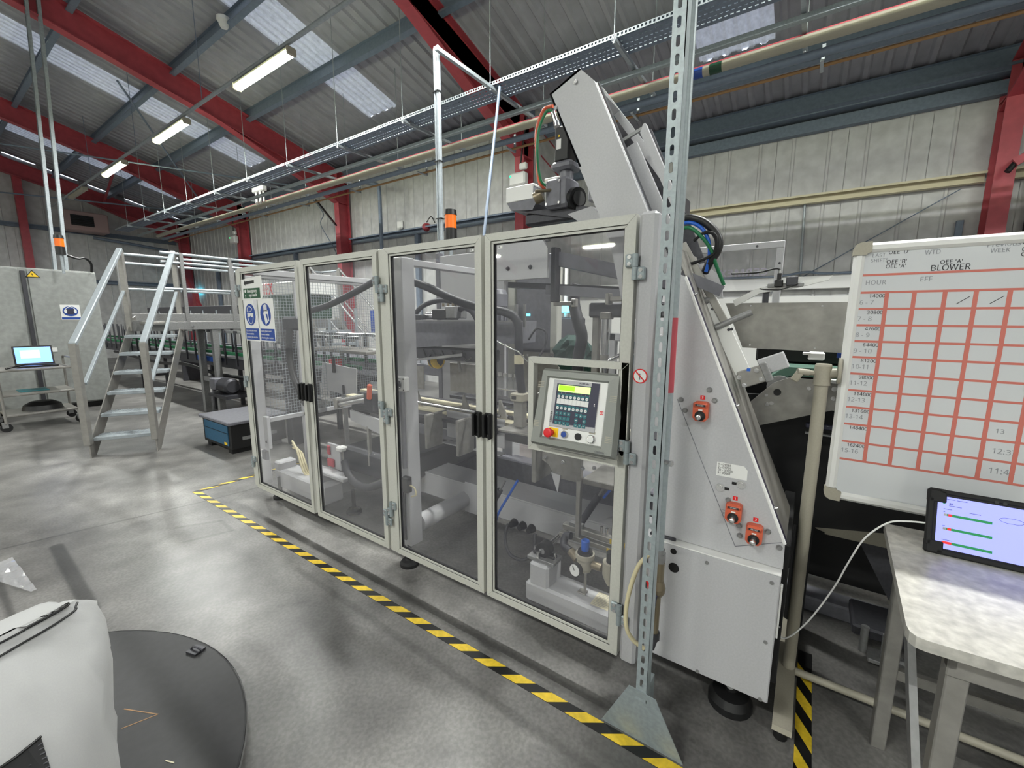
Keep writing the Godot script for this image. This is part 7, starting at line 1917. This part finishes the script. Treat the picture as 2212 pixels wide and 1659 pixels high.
	put(MB.new().cyl(V(-0.118, 0.167, 0.0102), V(-0.118, 0.167, 0.0105), 0.004, -1.0, 12), "status_dot", gb, ts)
	for l in [[-0.12, 0.179, 0.028], [-0.088, 0.179, 0.024], [-0.106, 0.158, 0.03], [-0.118, 0.146, 0.02], [-0.058, 0.146, 0.026], [-0.118, 0.136, 0.004], [-0.118, 0.091, 0.006], [-0.118, 0.046, 0.024]]:
		put(MB.new().box(V(l[0], l[1], 0.0102), V(l[0] + l[2], l[1] + 0.0014, 0.0104)), "text_line", ink, ts)
	var oval := []
	for i in 25:
		var a := TAU * i / 24.0
		oval.append(V(0.035 + 0.02 * cos(a) + (0.006 if cos(a) > 0 else -0.006), 0.145 + 0.008 * sin(a), 0.0104))
	put(MB.new().tube(oval, 0.0005, 4), "button_outline", ink, ts)
	for p in [[0.0, 0.196], [0.018, 0.196]]:
		put(MB.new().cyl(V(p[0], p[1], 0.0125), V(p[0], p[1], 0.0135), 0.005, -1.0, 12), "camera_hole", M.black, o)
	put(MB.new().hbox(V(0.0, 0.07, -0.04), V(0.07, 0.075, 0.004), Basis(Vector3.RIGHT, -0.35)), "kick_stand", M.black, o)
	solo(MB.new().tube(cr([V(0.005, 0.50, -1.72), V(0.012, 0.44, -1.75), V(0.035, 0.415, -1.8), V(0.07, 0.44, -1.84), V(0.11, 0.51, -1.86), V(0.16, 0.64, -1.87), V(0.19, 0.74, -1.88), V(0.225, 0.845, -1.88), V(0.28, 0.915, -1.89), V(0.33, 0.932, -1.9), V(0.39, 0.938, -1.91)]), 0.003, 8), "charging_cable", M.white, "thin white charging cable hanging from the tablet to the cabinet", "cable")

# ------------------------------------------------------------------ right-hand infeed
func right_conveyor() -> void:
	var o := thing("infeed_conveyor", "stainless infeed conveyor with green belt behind the whiteboard", "conveyor", V(0.3, 0, -2.3))
	put(MB.new().xy(P([-0.334, 1.687, 1.6, 1.68, 1.6, 1.45, 0.0, 1.482, -0.25, 1.487]), -2.2, -0.006), "guard_plate", M.stainless, o)
	for p in [[-0.29, 1.676], [-0.23, 1.674], [0.03, 1.67], [-0.22, 1.50], [0.02, 1.495]]:
		put(MB.new().cyl(V(p[0], p[1], -2.2), V(p[0], p[1], -2.197), 0.004, -1.0, 8), "rivet", M.chrome, o)
	put(MB.new().cyl(V(-0.20, 1.69, -2.5), V(-0.20, 1.75, -2.5), 0.014).cyl(V(-0.20, 1.75, -2.5), V(-0.195, 1.762, -2.48), 0.016), "vent_pipe", M.steel_dark, o)
	put(MB.new().xy(P([-0.204, 1.229, -0.117, 1.329, -0.058, 1.358, 0.583, 1.346, 1.865, 1.329, 1.865, 1.13, 0.466, 1.2, 0.105, 1.229, -0.155, 1.125]), -2.25, -0.012), "side_plate", M.stainless, o)
	put(MB.new().xy(P([-0.148, 1.34, -0.08, 1.40, 1.6, 1.40, 1.6, 1.365, -0.06, 1.36, -0.115, 1.322]), -2.30, -0.5), "green_belt", M.belt_green, o)
	put(MB.new().cyl(V(-0.095, 1.31, -2.27), V(-0.095, 1.31, -2.8), 0.05, -1.0, 24), "end_roller", M.steel, o)
	for p in [[-0.099, 1.288, 0.0152], [0.017, 1.317, 0.0082], [0.064, 1.323, 0.0117], [0.064, 1.276, 0.0093], [-0.14, 1.27, 0.007], [-0.134, 1.229, 0.0093], [-0.117, 1.235, 0.0093], [0.105, 1.323, 0.0105], [0.105, 1.282, 0.0093]]:
		put(MB.new().cyl(V(p[0], p[1], -2.25), V(p[0], p[1], -2.244), p[2], -1.0, 14), "bolt", M.chrome if p[2] < 0.014 else M.black, o)
	put(MB.new().box(V(0.06, 1.346, -2.235), V(0.19, 1.364, -2.26), 0.003), "white_guide", M.white, o)
	put(MB.new().box(V(-0.22, 1.40, -2.5), V(1.6, 1.475, -2.95), 0.01), "dark_drive_box", M.black, o)
	put(MB.new().box(V(0.0, 1.44, -2.25), V(0.06, 1.475, -2.3), 0.006).box(V(-0.02, 1.462, -2.25), V(0.01, 1.472, -2.3), 0.002), "white_clamp", M.white, o)
	put(MB.new().box(V(0.10, 1.455, -2.25), V(0.125, 1.475, -2.26)), "blue_label", M.signblue, o)
	put(MB.new().box(V(0.135, 1.45, -2.25), V(0.16, 1.478, -2.28), 0.004), "yellow_block", M.yellow, o)
	put(MB.new().xy(P([-0.33, 1.24, 0.1, 1.26, 1.6, 1.26, 1.6, 0.9, 0.05, 0.62, -0.05, 0.62]), -2.4, -0.02), "dark_under_cover", M.rubber, o)
	put(MB.new().box(V(0.02, 1.13, -2.3), V(0.5, 1.15, -2.33), 0.004), "blue_rail", M.navy, o)
	put(MB.new().box(V(0.02, 1.10, -2.3), V(0.5, 1.108, -2.33), 0.002), "steel_rail", M.steel, o)
	# discharge trough and lower frame
	o = thing("discharge_trough", "pale folded trough with punched holes below the whiteboard", "trough", V(0.8, 0.5, -2.7))
	put(MB.new().prism(P([0.085, 0.64, 1.8, 0.68, 1.8, 0.50, 0.55, 0.50, 0.16, 0.49, 0.12, 0.50, 0.085, 0.55]), V(0, 0, -2.7), Vector3.RIGHT, Vector3.UP, V(0, 0, -0.02)), "front_sheet", M.beige, o)
	put(MB.new().prism(P([0.16, 0.49, 0.55, 0.50, 1.8, 0.50, 1.8, 0.49, 0.16, 0.48]), V(0, 0, -2.7), Vector3.RIGHT, Vector3.UP, V(0, 0, -0.4)), "bottom_fold", M.beige, o)
	for i in 5:
		for j in 3:
			put(MB.new().cyl(V(0.302 + i * 0.023, 0.614 - j * 0.021 + i * 0.002, -2.7), V(0.302 + i * 0.023, 0.614 - j * 0.021 + i * 0.002, -2.6985), 0.0032, -1.0, 8), "punched_hole", M.black, o)
	put(MB.new().box(V(0.05, 0.645, -2.68), V(1.8, 0.70, -2.78), 0.004), "upper_rail", M.paint_dark, o)
	put(MB.new().box(V(0.1, 0.72, -2.6), V(1.8, 0.80, -2.75), 0.01), "dark_chain_box", M.steel_dark, o)
	for i in 3:
		put(MB.new().box(V(0.27 + i * 0.09, 0.70, -2.66), V(0.32 + i * 0.09, 0.74, -2.68), 0.004), "cover_block", [M.steel, M.brown_pipe, M.orange][i], o)
	o = thing("support_stand", "dark grey lower stand with adjusting foot behind the table legs", "stand", V(0.5, 0, -2.8))
	put(MB.new().box(V(0.0, 0.0, -2.72), V(1.8, 0.085, -2.86), 0.01), "floor_beam", M.paint_dark, o)
	put(MB.new().box(V(0.3, 0.085, -2.5), V(0.52, 0.14, -2.75), 0.01), "foot_bracket", M.steel_dark, o)
	put(MB.new().cyl(V(0.345, 0.03, -2.48), V(0.345, 0.16, -2.48), 0.016).cyl(V(0.42, 0.02, -2.46), V(0.42, 0.16, -2.46), 0.014), "adjusting_screw", M.steel, o)
	put(MB.new().box(V(0.36, 0.02, -2.42), V(0.50, 0.04, -2.52), 0.004), "foot_plate", M.steel, o)
	put(MB.new().box(V(0.02, 0.85, -2.45), V(0.1, 0.0, -2.55), 0.01), "dark_leg", M.rubber, o)
	put(MB.new().box(V(1.3, 0.85, -2.45), V(1.4, 0.0, -2.55), 0.01), "dark_leg", M.rubber, o)
	put(MB.new().box(V(-0.75, 0.02, -3.1), V(1.9, 1.3, -3.15), 0.01), "dark_back_plate", M.rubber, o)
	put(MB.new().prism(P([0.3, 0.48, 0.42, 0.48, 0.62, 0.1, 0.5, 0.1]), V(0, 0, -2.75), Vector3.RIGHT, Vector3.UP, V(0, 0, -0.02)), "dark_strut", M.steel_dark, o)
	# wall side things at the far right
	o = thing("red_wall_unit", "red box with dark pipework right of the far red column", "wall unit", V(2.6, 2.6, ZR + 0.3))
	put(MB.new().box(V(2.55, 2.4, ZR + 0.05), V(3.3, 3.55, ZR + 0.35), 0.01), "red_case", M.redsticker, o)
	put(MB.new().box(V(2.3, 2.4, ZR + 0.05), V(2.52, 3.6, ZR + 0.25), 0.02), "dark_duct", M.rubber, o)
	put(MB.new().tube(cr([V(1.95, 3.55, ZR + 0.55), V(2.1, 3.75, ZR + 0.5), V(2.4, 3.85, ZR + 0.45), V(2.7, 3.7, ZR + 0.4), V(2.75, 3.5, ZR + 0.4)]), 0.035), "dark_hose", M.black, o)
	put(MB.new().bar(V(2.0, 3.65, ZR + 0.55), V(3.0, 4.35, ZR + 0.55), 0.07, 0.1), "red_brace", M.red, o)
	solo(MB.new().box(V(1.62, 2.3, ZR + 0.05), V(1.7, 3.05, ZR + 0.1), 0.004), "perforated_strip", M.galv_dark, "narrow perforated metal strip left of the far red column", "strip")
